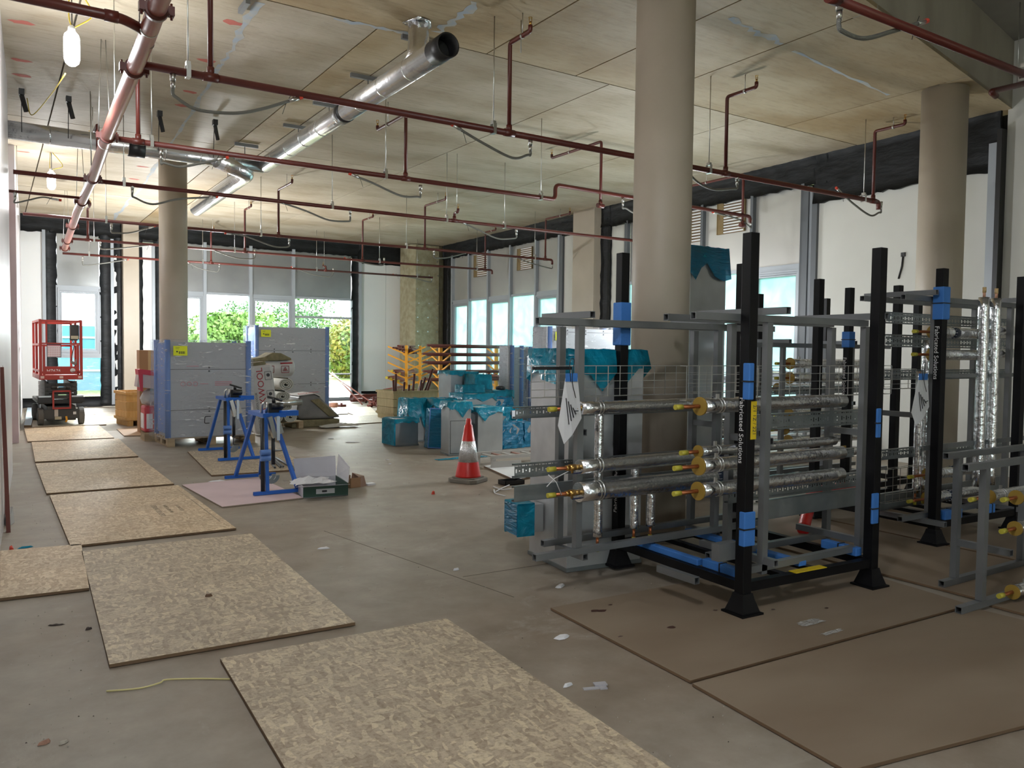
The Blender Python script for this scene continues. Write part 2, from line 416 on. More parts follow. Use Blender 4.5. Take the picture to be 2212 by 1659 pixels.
OSB = osb_mat('strand board', ((0.46, 0.33, 0.20), (0.57, 0.43, 0.28), (0.70, 0.57, 0.39)), sc=9.5)
OSBG = osb_mat('dusty strand board', ((0.38, 0.30, 0.215), (0.48, 0.395, 0.29), (0.64, 0.54, 0.38)), sc=9.5)
OSBW = osb_mat('pale strand board', ((0.46, 0.40, 0.29), (0.56, 0.50, 0.38), (0.66, 0.60, 0.48)), sc=20)
PLYD = M('dusty brown plywood', (0.20, 0.145, 0.095), 0.55, c2=(0.27, 0.21, 0.15), sc=1.6, det=8, stretch=(0.5, 1.4, 1), ramp=(0.3, 0.7), r2=0.75)
PLYE = M('board edge', (0.16, 0.10, 0.055), 0.8)
PINKB = M('pink plasterboard', (0.60, 0.46, 0.47), 0.7, c2=(0.65, 0.50, 0.51), sc=3)
BFILM = film('blue protective film', (0.01, 0.42, 0.62), 0.14, r=0.2, bump=0.9, bsc=9, tl=0.3, c2=(0.005, 0.22, 0.34))
BFILMD = film('dark blue duct film', (0.005, 0.16, 0.30), 0.08, r=0.2, bump=1.0, bsc=5, stretch=(1, 1, 5))
def wrap_mat():
    mt = film('clear stretch wrap', (0.80, 0.81, 0.84), 0.80, r=0.10, bump=1.0, bsc=7, stretch=(1.2, 1.2, 3.2))
    n = mt.node_tree.nodes; l = mt.node_tree.links
    mx = [q for q in n if q.type == 'MIX_SHADER'][0]; mp = [q for q in n if q.type == 'MAPPING'][0]
    no = n.new('ShaderNodeTexNoise'); no.inputs['Scale'].default_value = 11; no.inputs['Detail'].default_value = 4; no.inputs['Distortion'].default_value = 0.6
    mp2 = n.new('ShaderNodeMapping'); mp2.inputs['Scale'].default_value = (0.45, 1.0, 2.4); mp2.inputs['Rotation'].default_value = (0, 0.5, 0)
    tcn = [q for q in n if q.type == 'TEX_COORD'][0]; l.new(tcn.outputs['Object'], mp2.inputs[0]); l.new(mp2.outputs[0], no.inputs['Vector'])
    r_ = n.new('ShaderNodeValToRGB'); e = r_.color_ramp.elements
    e[0].position = 0.60; e[0].color = (0.88, 0.88, 0.88, 1); e[1].position = 0.70; e[1].color = (0.30, 0.30, 0.30, 1)  # sparse diagonal glints of light painted in as pale, more opaque streaks
    l.new(no.outputs[0], r_.inputs[0]); l.new(r_.outputs[0], mx.inputs[0])
    return mt
WRAP = wrap_mat()
CRINK = film('crinkled silver-white wrap', (0.62, 0.64, 0.68), 0.15, r=0.15, bump=1.0, bsc=16, stretch=(1, 1, 2.5))
GLASS = glass('clear window glass', (0.92, 0.97, 0.96))
WINFILM = film('cyan window film', (0.34, 0.52, 0.54), 0.12, r=0.35, bump=0.4, bsc=3, tl=0.9, c2=(0.46, 0.60, 0.61))

# ---------------------------------------------------------------- portals: they only guide sampling of the sky through the modelled openings
def portal(loc, rz, sx, sz):
    o = area('sky_portal', loc, (R(90), 0, rz), sx, sz, 1); o.data.cycles.is_portal = True
    return o
portal((6.35, YF + 0.2, 1.5), 0, 5.4, 2.9); portal((1.83, YF + 0.2, 1.55), 0, 1.1, 2.7)
portal((1.2, -9.25, 1.65), PI, 4.8, 2.7)  # in the added opening behind the viewer
def on_right(sa, sb, zc, h):
    m = (sa + sb) / 2; d = (RW1 - RW0).normalized(); p = RW0 + d * m
    return portal((p.x + 0.25, p.y, zc), -PI / 2 + 0.04, abs(sb - sa), h)
on_right(3.3, 7.8, 1.65, 2.7); on_right(10.3, 16.0, 1.75, 2.5)

# ================================================================ THE SETTING
# floor
b = MB().box(-6, 14.5, -9, YF + 0.4, -0.3, 0)
fl = struct('floor', b, concrete_floor(), 'bare brown-grey screed floor with dust and scuffs')

# ceiling: cast panels with recessed joints
ceil_back = MB().box(-6, 13.2, 2.8, YF + 0.3, ZC + 0.03, ZC + 0.45)
SOFF = M('board-marked soffit', (0.38, 0.315, 0.215), 0.62, c2=(0.50, 0.44, 0.335), sc=1.1, det=12, stretch=(0.8, 1.3, 1), bump=0.35, bsc=9, rand=0.12, ramp=(0.36, 0.60))
def add_marks(mt):
    """dark streaks left by the grain of the formwork boards"""
    n = mt.node_tree.nodes; l = mt.node_tree.links; b = n['Principled BSDF']; src = b.inputs['Base Color'].links[0].from_socket
    tcn = [q for q in n if q.type == 'TEX_COORD'][0]; mp = n.new('ShaderNodeMapping'); mp.inputs['Scale'].default_value = (2.2, 16, 1)
    no = n.new('ShaderNodeTexNoise'); no.inputs['Scale'].default_value = 1.6; no.inputs['Detail'].default_value = 9; no.inputs['Roughness'].default_value = 0.7
    l.new(tcn.outputs['Object'], mp.inputs[0]); l.new(mp.outputs[0], no.inputs['Vector'])
    r_ = n.new('ShaderNodeValToRGB'); e = r_.color_ramp.elements; e[0].position = 0.34; e[0].color = (0.62, 0.58, 0.52, 1); e[1].position = 0.50; e[1].color = (1, 1, 1, 1)
    l.new(no.outputs[0], r_.inputs[0]); mx = n.new('ShaderNodeMixRGB'); mx.blend_type = 'MULTIPLY'; mx.inputs[0].default_value = 0.5
    l.new(src, mx.inputs[1]); l.new(r_.outputs[0], mx.inputs[2]); l.new(mx.outputs[0], b.inputs['Base Color'])
add_marks(SOFF)
SOFFY = M('yellowed board-marked soffit', (0.34, 0.245, 0.125), 0.62, c2=(0.46, 0.375, 0.24), sc=1.0, det=12, stretch=(0.8, 1.3, 1), bump=0.35, bsc=9, rand=0.08, ramp=(0.36, 0.62))
add_marks(SOFFY)
JOINT = M('joint shadow concrete', (0.10, 0.085, 0.06), 0.9)
clg = sroot('ceiling', 'board-marked concrete soffit cast in large panels')
def _clip(poly, a, bb, c):      # keep a*x+b*y>=c
    out = []
    for i in range(len(poly)):
        p, q = poly[i], poly[(i + 1) % len(poly)]
        dp = a * p[0] + bb * p[1] - c; dq = a * q[0] + bb * q[1] - c
        if dp >= 0: out.append(p)
        if dp * dq < 0:
            t = dp / (dp - dq); out.append((p[0] + (q[0] - p[0]) * t, p[1] + (q[1] - p[1]) * t))
    return out
DS = 0.1912                                        # slope of the skewed slab edge in plan
def diag_y(x): return 4.365 + DS * (x - 6.496)
g = 0.009
far_x = [-6, 0.72, 3.2, 3.68, 6.1, 8.5, 12.9]; far_y = [7.38, 13.0, 18.6, YF + 0.2]
near_x = [-6, -0.5, 2.0, 4.42, 5.6, 6.75, 9.2, 12.9]
for i in range(len(far_x) - 1):
    for j in range(len(far_y) - 1):
        MB().box(far_x[i] + g, far_x[i + 1] - g, far_y[j] + g, far_y[j + 1] - g, ZC, ZC + 0.04).build('ceiling_panel', SOFFY if i == 2 else SOFF, clg)
for i in range(len(near_x) - 1):
    x0, x1 = near_x[i] + g, near_x[i + 1] - g
    poly = [(x0, diag_y(x0)), (x1, diag_y(x1)), (x1, 7.38 - g), (x0, 7.38 - g)]
    MB().prism(poly, ZC, ZC + 0.04).build('ceiling_panel', SOFFY if near_x[i] > 1.9 else SOFF, clg)
MB().prism([(-6, diag_y(-6) + 0.02), (12.9, diag_y(12.9) + 0.02), (12.9, YF + 0.3), (-6, YF + 0.3)], ZC + 0.035, ZC + 0.3).build('ceiling_backing', JOINT, clg)
# skewed step up to the higher slab nearer the viewer
STEPM = M('step face concrete', (0.30, 0.27, 0.22), 0.65, c2=(0.38, 0.35, 0.29), sc=2.2, det=8, stretch=(1, 1, 0.5), bump=0.2, bsc=8)
struct('trim_1', MB().prism([(-6, diag_y(-6)), (12.9, diag_y(12.9)), (12.9, diag_y(12.9) + 0.25), (-6, diag_y(-6) + 0.25)], ZC + 0.001, 5.50), STEPM,
       'skewed concrete step face where the soffit rises')
struct('ceiling_high', MB().box(-6, 14.5, -9.2, 6.6, 5.49, 5.8), M('upper slab concrete', (0.30, 0.29, 0.27), 0.7, c2=(0.36, 0.35, 0.32), sc=2),
       'plain grey upper concrete slab')

# blue chalk snap lines and red spray marks on the soffit: flat print on the slab
CHALK = M('pale blue chalk', (0.36, 0.42, 0.48), 0.8, c2=(0.44, 0.44, 0.40), sc=9, ramp=(0.4, 0.6))
def soffit_stroke(p, q, w, mat, name):
    p = Vector((p[0], p[1], 0)); q = Vector((q[0], q[1], 0)); d = (q - p).normalized(); nn = Vector((-d.y, d.x, 0)); n = 14; vs = []
    for k in range(n + 1):
        c = p.lerp(q, k / n); ww = w * random.uniform(0.25, 1.0)
        c = c + nn * random.uniform(-w, w) * 0.3
        vs += [(c + nn * ww / 2)[:2] + (ZC - 0.0015,), (c - nn * ww / 2)[:2] + (ZC - 0.0015,)]
    return MB().add(vs, [(2 * k, 2 * k + 1, 2 * k + 3, 2 * k + 2) for k in range(n)]).build(name, mat, clg)
for p, q, w in (((5.806, 5.321), (6.73, 5.438), 0.12), ((6.969, 5.501), (9.081, 5.757), 0.06),
                ((2.075, 7.466), (2.185, 9.327), 0.10), ((2.185, 9.327), (2.463, 15.651), 0.08), ((2.463, 15.651), (2.59, 22.701), 0.12),
                ((3.725, 7.16), (3.697, 6.349), 0.12), ((2.757, 7.426), (3.582, 7.329), 0.08)):
    soffit_stroke(p, q, w, CHALK, 'chalk_line')
REDSP = M('faded red spray', (0.46, 0.13, 0.10), 0.8)
for c in ((0.287, 9.237), (0.32, 10.453), (0.345, 11.033), (1.978, 8.069), (2.012, 9.292), (2.12, 11.182), (2.082, 10.526), (2.254, 15.357), (2.29, 16.594), (0.49, 15.341)):
    MB().add([(c[0] + 0.11 * math.cos(k * 0.524) * random.uniform(0.7, 1.1), c[1] + 0.06 * math.sin(k * 0.524) * random.uniform(0.6, 1.2), ZC - 0.0015) for k in range(12)], [tuple(range(12))]).build('spray_mark', REDSP, clg)

# columns
for nm, (cx, cy), rr, lab in (('column_1', (4.6, 4.87), 0.235, 'thick round concrete column behind the first pipe rack'),
                              ('column_2', (2.62, 14.65), 0.225, 'round concrete column behind the wrapped panel packs'),
                              ('column_3', (9.45, 5.28), 0.25, 'round concrete column against the skewed soffit step')):
    b = MB().lathe([(rr, 0), (rr, ZC + 0.02)], (cx, cy, 0), 40)
    struct(nm, b, CONC, lab)

# ---- left wall: stepped plasterboard partition
LW = M('skimmed plasterboard', (0.62, 0.58, 0.59), 0.35, c2=(0.70, 0.67, 0.67), sc=0.8, bump=0.05, bsc=3)
wl_ = sroot('wall_left', 'pale plasterboard partition with pink board edges')
def lw(y): return -0.235 + 0.0385 * y
MB().prism([(-1.0, -9), (lw(-9), -9), (lw(11.3), 11.3), (-1.0, 11.3)], 0, ZC + 1.0).build('plaster_panel', LW, wl_)
MB().box(-0.4, 0.19, 11.3, 14.9, 0, ZC).build('plaster_panel', LW, wl_)
MB().prism([(-0.4, 14.9), (0.345, 14.9), (0.62, 22.5), (-0.4, 22.5)], 0, ZC).build('plaster_panel', LW, wl_)
MB().box(0.0, 0.345, 14.6, 14.92, 0, 3.9).build('plaster_panel', PINKB, wl_)
b = MB()
for yy in (7.7, 8.3): b.bar((0.10, yy, 0.0), (0.07, yy - 0.02, 1.35), 0.03, 0.06)
b.build('bracing_bar', M('rusty red timber', (0.16, 0.05, 0.04), 0.7), wl_)
b = MB().box(-6, -1.2, -9.3, -9, 0, 5.8).box(3.6, 14.5, -9.3, -9, 0, 5.8).box(-1.2, 3.6, -9.3, -9, 0, 0.3).box(-1.2, 3.6, -9.3, -9, 3.0, 5.8)
struct('wall_back', b, CREAM)
wbk = sroot('window_20', 'glazing added behind the viewer to light the foreground')
MB().box(-1.2, 3.6, -9.2, -9.19, 0.3, 3.0).build('pane', GLASS, wbk)  # rear opening and glass added so sky light fills the foreground
for k in range(4): MB().box(-1.2 + 1.6 * k - 0.03, -1.2 + 1.6 * k + 0.03, -9.25, -9.1, 0.3, 3.0).build('mullion', GREYFR, wbk)
struct('wall_outer_left', MB().box(-6.2, -6, -9, 23, 0, 5.8), CREAM)
struct('wall_outer_right', MB().box(14.3, 14.5, -9, -3, 0, 5.8), CREAM)

# ---- glazing helper, in a frame where x runs along the wall, z up and +y is into the room
def bay(root, x0, x1, zs, zh, zt, style, gm, inward=1):
    """one bay: spandrel sheet zh..zt, glass zs..zh with frames; style 'sash' has a deep opening light, 'fixed' a thin frame"""
    w = 0.055
    MB().box(x0 + w / 2, x1 - w / 2, -0.04, -0.02, zh + 0.05, zt).build('spandrel_panel', gm['sp'], root)
    f = MB().box(x0, x1, -0.06, 0.03, zh, zh + 0.06)
    f.box(x0, x0 + 0.03, -0.06, 0.04, zs, zh); f.box(x1 - 0.03, x1, -0.06, 0.04, zs, zh); f.box(x0, x1, -0.06, 0.06, zs - 0.05, zs)
    f.build('frame', GREYFR, root)
    if style == 'sash':
        s = MB(); k = 0.10
        s.box(x0 + 0.03, x1 - 0.03, -0.055, 0.035, zh - 0.031, zh).box(x0 + 0.03, x1 - 0.03, -0.055, 0.035, zs, zs + 0.031)
        for d0, t in ((0.0, 0.035), (0.035, 0.03), (0.07, 0.025)):
            o = 0.03 + d0; y0 = -0.05 - d0 * 0.3; y1 = 0.05 - d0 * 0.4
            s.box(x0 + o, x0 + o + t, y0, y1, zs + o, zh - o); s.box(x1 - o - t, x1 - o, y0, y1, zs + o, zh - o)
            s.box(x0 + o + t, x1 - o - t, y0, y1, zh - o - t, zh - o); s.box(x0 + o + t, x1 - o - t, y0, y1, zs + o, zs + o + t)
        s.build('opening_sash', GREYFR, root)
        g_ = MB()
        g_.box(x0 + 0.028, x0 + 0.033, -0.045, 0.055, zs, zh); g_.box(x1 - 0.033, x1 - 0.028, -0.045, 0.055, zs, zh)
        g_.box(x0 + 0.062, x0 + 0.067, -0.045, 0.04, zs + .03, zh - .03); g_.box(x1 - 0.067, x1 - 0.062, -0.045, 0.04, zs + .03, zh - .03)
        g_.box(x0 + 0.03, x1 - 0.03, -0.045, 0.04, zh - 0.068, zh - 0.063)
        g_.build('gasket', BLKPL, root)
        MB().box(x0 + k, x1 - k, -0.035, -0.03, zs + k, zh - k).build('pane', gm['gl'], root)
    else:
        MB().box(x0 + 0.03, x1 - 0.03, -0.035, -0.03, zs, zh).build('pane', gm['gl'], root)

def membrane(root, x0, x1, z0, z1, y=0.012, amp=0.015, name='membrane', seed=1, edge='b'):
    """torn-edged black sheet; edge letters tell which edges are ragged: b bottom, l left, r right"""
    rnd = random.Random(seed); n = max(2, int((x1 - x0) / 0.09)); m = max(2, int((z1 - z0) / 0.12)); vs = []; fs = []
    for j in range(m + 1):
        for i in range(n + 1):
            x = x0 + (x1 - x0) * i / n; z = z0 + (z1 - z0) * j / m
            if j == 0 and 'b' in edge: z += rnd.uniform(-amp, amp)
            if i == 0 and 'l' in edge: x += rnd.uniform(-amp, amp * 0.6)
            if i == n and 'r' in edge: x += rnd.uniform(-amp * 0.6, amp)
            vs.append((x, y + rnd.uniform(0, 0.035), z))
    k = len(vs); vs += [(v[0], y - 0.02, v[2]) for v in vs[:]]
    for j in range(m):
        for i in range(n):
            a = j * (n + 1) + i; fs.append((a, a + 1, a + n + 2, a + n + 1))
    bd = [i for i in range(n + 1)] + [j * (n + 1) + n for j in range(1, m + 1)] + [m * (n + 1) + i for i in range(n - 1, -1, -1)] + [j * (n + 1) for j in range(m - 1, 0, -1)]
    for a, c in zip(bd, bd[1:] + bd[:1]): fs.append((a, c, c + k, a + k))
    return MB().add(vs, fs, True).build(name, BLACK, root)

# ---- far wall (frame: origin at x=0, y=YF; +x right, into the room = -y) -> root mirrored by working in its own frame
wf = sroot('wall_far', 'glazed end wall with white boards, black membrane and grey sheets', (0, YF, 0))
class FB(MB):      # depth given as metres into the room
    def box(s, x0, x1, d0, d1, z0, z1, mat=None): return MB.box(s, x0, x1, -d1, -d0, z0, z1, mat)
def fmembrane(x0, x1, z0, z1, seed=1, edge='b', y=0.012):
    o = membrane(wf, x0, x1, z0, z1, y, 0.014, 'membrane', seed, edge)
    for v in o.data.vertices: v.co.y = -v.co.y
    return o
FB().box(0.3, 11.8, -0.28, -0.08, 4.2, ZC + 0.3).build('head_wall', BLKPL, wf)
fmembrane(0.5, 9.2, 4.24, ZC + 0.02, 3); fmembrane(9.1, 10.95, 4.05, ZC + 0.02, 4)
FB().box(0.4, 1.08, -0.1, -0.0, 0.2, 4.3).build('wall_board', WHITE, wf)
fmembrane(0.3, 1.12, 0.0, 0.24, 5, 'b', 0.0)
FB().box(1.06, 1.13, -0.02, 0.05, 0.1, 4.3).build('post', GREYFR, wf)
fmembrane(1.10, 1.36, 0.05, 4.3, 6, 'lr')
fmembrane(2.30, 2.56, 0.05, 4.3, 7, 'lr'); fmembrane(1.3, 2.35, 0.0, 0.26, 71, 'b', 0.0)
FB().box(2.54, 2.61, -0.02, 0.08, 0.05, 4.2).build('post', GREYFR, wf)
FB().box(2.6, 2.68, -0.02, 0.03, 0.3, 3.9).build('wall_board', WHITE, wf)
fmembrane(2.62, 2.85, 0.05, 4.3, 8, 'l')
FB().box(2.80, 3.16, -0.1, 0.28, 0, ZC).build('concrete_pier', CONC, wf)
fmembrane(3.10, 3.28, 0.05, 4.3, 9, 'r')
FB().box(3.24, 3.5, -0.1, 0.0, 0.2, 4.1).build('wall_board', WHITE, wf)
FB().box(3.5, 3.57, -0.02, 0.06, 0.1, 4.1).build('post', GREYFR, wf)
fmembrane(3.55, 3.76, 0.05, 4.3, 10, 'lr'); fmembrane(8.93, 9.16, 0.0, 4.3, 11, 'l')
FB().box(9.14, 9.22, -0.02, 0.07, 0.05, 4.15).build('post', GREYFR, wf)
FB().box(9.2, 10.02, -0.1, 0.0, 0.22, 4.08).build('wall_board', WHITE, wf)
FB().box(10.03, 10.85, -0.1, 0.0, 0.22, 4.08).build('wall_board', WHITE, wf)
fmembrane(9.1, 10.9, 0.0, 0.26, 12, 'b', 0.0); fmembrane(10.78, 10.92, 0.9, 4.2, 13, 'lr')
FB().box(3.72, 8.95, -0.2, -0.1, 0.0, 0.10).build('sill', GREYFR, wf)
# soffit-lagged pier in the corner, chamfered
LAG = M('mineral wool lagging', (0.30, 0.27, 0.165), 0.95, c2=(0.40, 0.37, 0.25), sc=7, det=9, bump=0.6, bsc=30)
wp_ = sroot('pier_corner', 'chamfered corner pier faced with olive mineral wool', (0, 0, 0))
MB().prism([(10.45, 22.4), (10.45, 21.75), (10.58, 21.6), (11.35, 21.6), (11.6, 21.75), (11.6, 22.4)], 0, ZC - 0.02).build('lagging', LAG, wp_)
for z in [0.8 + 0.42 * k for k in range(9)]:
    for x in (10.66, 11.0, 11.3): MB().disc((x + 0.03 * math.sin(z * 9), 21.595, z), (0, 1, 0), 0.022, 0.012, 8).build('fixing', STEEL, wp_)

# far windows
GM1 = dict(sp=SPAND, gl=GLASS)
def fbay(n, x0, x1, zs, style, lab, gm=GM1):
    w_ = sroot('window_%d' % n, lab, (0, YF, 0), PI)      # turned so that +y faces the room
    bay(w_, -x1, -x0, zs, 2.93, 4.3, style, gm)
    return w_
w1 = fbay(1, 1.34, 2.31, 1.32, 'sash', 'narrow window beside the scissor lift, taped film below')
MB().box(-2.29, -1.36, -0.035, -0.03, 0.27, 1.24).build('pane', GLASS, w1)
MB().box(-2.31, -1.34, -0.05, 0.05, 1.22, 1.34).build('transom', GREYFR, w1)
MB().box(-2.28, -1.37, 0.0, 0.006, 0.28, 1.2).build('taped_film', WRAP, w1)
w2 = fbay(2, 3.74, 4.80, 0.1, 'sash', 'window bay partly behind the round column')
w3 = fbay(3, 4.80, 6.00, 0.1, 'fixed', 'window bay with green bush beyond')
w4 = fbay(4, 6.00, 7.19, 0.1, 'sash', 'window bay with a deep opening sash, white sky beyond')
w5 = fbay(5, 7.19, 8.95, 0.1, 'fixed', 'wide window bay with yellowing trees beyond')
MB().box(-8.93, -7.21, -0.05, 0.03, 2.414 - 0.03, 2.414 + 0.03).build('transom', GREYFR, w5)
MB().box(-8.93, -7.21, -0.05, 0.03, 0.776 - 0.02, 0.776 + 0.02).build('transom', GREYFR, w5)
for x in (4.80, 6.0, 7.19):
    MB().box(-x - 0.04, -x + 0.04, -0.07, 0.07, 0.05, 4.3).build('mullion', GREYFR, w3)

# ---- right wall, own frame: +x along the wall away from the viewer, +y into the room
wr = sroot('wall_right', 'long side wall of pale boards, dark posts and black membrane', RW0, RWA)
MB().box(-8.5, 16.5, -0.5, -0.2, 4.2, ZC + 1.0).build('head_wall', BLKPL, wr)
def rbox(nm, x0, x1, y0, y1, z0, z1, mat): return MB().box(x0, x1, y0, y1, z0, z1).build(nm, mat, wr)
membrane(wr, 8.3, 16.6, 4.22, ZC + 0.02, 0.03, seed=20); membrane(wr, 2.9, 8.4, 4.2, ZC + 0.02, 0.04, seed=21)
membrane(wr, 0.3, 3.15, 3.9, ZC + 0.02, 0.05, 0.02, seed=22)
rbox('post', 10.18, 10.36, -0.03, 0.05, 0.0, 4.25, DARKFR); rbox('wall_board', 9.5, 10.2, -0.1, 0, 0.0, 4.2, CREAM)
rbox('concrete_pier', 8.72, 9.52, -0.1, 0.22, 0, ZC, CONC)
membrane(wr, 8.38, 8.74, 0.05, 4.4, 0.02, seed=23, edge='lr')
rbox('wall_board', 7.86, 8.42, -0.1, 0.0, 0.0, 4.2, CREAM); rbox('post', 7.78, 7.88, -0.02, 0.06, 0.05, 4.25, DARKFR)
rbox('post', 3.24, 3.38, -0.03, 0.06, 0.0, 4.2, DARKFR); rbox('post', 3.18, 3.24, -0.03, 0.03, 0.0, 4.15, GREYFR); rbox('post', 3.08, 3.18, -0.03, 0.05, 0.0, 4.15, DARKFR)
rbox('wall_board', 0.42, 3.08, -0.1, 0.0, 0.0, 4.1, CREAM); rbox('post', 0.30, 0.42, -0.02, 0.10, 0.0, 4.25, GREYFR); rbox('post', 0.24, 0.30, -0.02, 0.14, 0.0, 4.4, BLKPL)
rbox('wall_board', -8.5, 0.24, -0.1, 0.02, 0.0, 5.6, CREAM)
rbox('insulation_slab', -0.55, -0.15, 0.0, 0.08, 2.2, 3.9, M('yellow insulation', (0.55, 0.48, 0.16), 0.9))
b = MB(); b.tube([(1.62, 0.01, 2.95), (1.63, 0.015, 2.8), (1.68, 0.012, 2.62)], 0.012, 6); b.box(1.59, 1.65, 0, 0.02, 2.93, 2.99)
b.build('hanging_tape', BLKPL, wr)
GM2 = dict(sp=M('pale spandrel sheet', (0.46, 0.46, 0.44), 0.30, m=0.5, c2=(0.54, 0.54, 0.51), sc=0.7, bump=0.1, bsc=2), gl=WINFILM)
def louvre(root, x0, x1, z0, z1):
    MB().box(x0, x1, -0.019, 0.0, z0, z1).build('louvre_backing', M('louvre recess', (0.16, 0.10, 0.05), 0.8), root)
    f = MB().box(x0 - 0.02, x0, -0.019, 0.02, z0, z1).box(x1, x1 + 0.02, -0.019, 0.02, z0, z1).box(x1 - 0.22 * (x1 - x0), x1, 0, 0.012, z0, z1)
    f.build('louvre_frame', M('louvre frame brown', (0.20, 0.14, 0.06), 0.7), root)
    n = 11; s = MB()
    for k in range(n):
        z = z0 + (z1 - z0) * (k + 0.5) / n
        MB().box(x0, x1 - 0.24 * (x1 - x0), 0.0, 0.02, z - 0.012, z + 0.012).build('slat', WHITE, root)
BR = [15.95, 14.92, 13.79, 12.6, 11.36, 10.34]
vents = {1: (13.85, 14.65, 3.57, 4.18), 3: (11.6, 12.28, 3.57, 4.12)}
for k in range(5):
    w_ = sroot('window_%d' % (6 + k), 'narrow side window under cyan film, number %s from the corner pier' % ['one', 'two', 'three', 'four', 'five'][k], RW0, RWA)
    bay(w_, BR[k + 1], BR[k], 0.6, 2.92, 4.25, 'sash' if k % 2 == 0 else 'fixed', GM2)
    MB().box(BR[k + 1] - 0.035, BR[k + 1] + 0.035, -0.07, 0.06, 0.2, 4.25).build('mullion', GREYFR, w_)
    MB().box(BR[k + 1], BR[k], -0.1, 0.0, 0.0, 0.56).build('sill_panel', CREAM, w_)
    if k in vents: louvre(w_, *vents[k])
rbox('post', 15.93, 16.02, -0.05, 0.06, 0, 4.3, GREYFR); membrane(wr, 16.0, 16.3, 0.05, 4.4, 0.02, seed=25, edge='l'); rbox('return_board', 16.15, 17.3, -0.3, -0.05, 0.0, ZC, BLKPL)
BR2 = [7.8, 6.7, 5.62, 4.42, 3.36]
vents2 = {1: (5.66, 6.0, 3.6, 4.2), 2: (4.64, 5.26, 3.66, 4.22)}
for k in range(4):
    w_ = sroot('window_%d' % (11 + k), ['side window beside the black membrane strip', 'side window behind the tall metal duct', 'side window with brown louvre above', 'side window beside the long pale board'][k], RW0, RWA)
    bay(w_, BR2[k + 1], BR2[k], 1.12, 2.93, 4.25, 'fixed' if k in (0, 2) else 'sash', GM2)
    MB().box(BR2[k + 1] + 0.03, BR2[k] - 0.03, -0.035, -0.03, 0.35, 1.02).build('pane', WINFILM, w_)
    MB().box(BR2[k + 1], BR2[k], -0.06, 0.06, 1.0, 1.1).build('transom', GREYFR, w_)
    MB().box(BR2[k + 1] - 0.03, BR2[k + 1] + 0.03, -0.06, 0.06, 0.2, 4.25).build('mullion', DARKFR, w_)
    MB().box(BR2[k + 1], BR2[k], -0.1, 0.0, 0.0, 0.33).build('sill_panel', CREAM, w_)
    if k in vents2: louvre(w_, *vents2[k])

# ================================================================ OUTSIDE
GRASS = M('rough grass', (0.13, 0.22, 0.05), 0.9, c2=(0.26, 0.30, 0.10), sc=0.8, det=8)
struct('ground_outside', MB().box(-70, 90, YF + 0.45, 130, -0.5, -0.12), GRASS, 'rough grass beyond the glazing')
struct('ground_behind', MB().box(-70, 90, -60, -9.4, -0.5, -0.12), GRASS, 'rough grass behind the building')
struct('ground_side', MB().box(14.6, 90, -40, YF + 0.44, -0.5, -0.12), GRASS, 'rough grass along the side of the building')
SOIL = M('red soil', (0.30, 0.14, 0.12), 0.95, c2=(0.42, 0.30, 0.27), sc=1.2, det=8, bump=0.8, bsc=3)
# skirting line of the outer walls: closes the joint with the floor
rbox('floor_kerb', -8.5, 16.6, -0.45, -0.12, -0.1, 0.3, BLKPL)
FB().box(0.3, 11.8, -0.3, -0.12, -0.1, 0.10).build('floor_kerb', BLKPL, wf)
rs = MB(); nx, ny = 40, 12; vs = []
for j in range(ny + 1):
    for i in range(nx + 1):
        vs.append((4 + 22 * i / nx, 23.6 + 8 * j / ny, -0.11 + (random.uniform(0, 0.22) if 0 < j < ny and 0 < i < nx else -0.06)))
rs.add(vs, [(j * (nx + 1) + i, j * (nx + 1) + i + 1, (j + 1) * (nx + 1) + i + 1, (j + 1) * (nx + 1) + i) for j in range(ny) for i in range(nx)], True)
o = rs.build('soil_bank', SOIL); tag(o, 'red-brown dug soil bank beyond the glazed end wall', 'soil', kind='stuff')
for nm, c1, c2 in (('leaf yellow green', (0.13, 0.27, 0.05), (0.24, 0.36, 0.09)), ('leaf dark green', (0.07, 0.17, 0.06), (0.13, 0.25, 0.09)), ('leaf autumn yellow', (0.36, 0.27, 0.05), (0.16, 0.26, 0.06))):
    M(nm, c1, 0.6, c2=c2, sc=1.5, det=3)
BARK = M('bark', (0.08, 0.06, 0.045), 0.9)
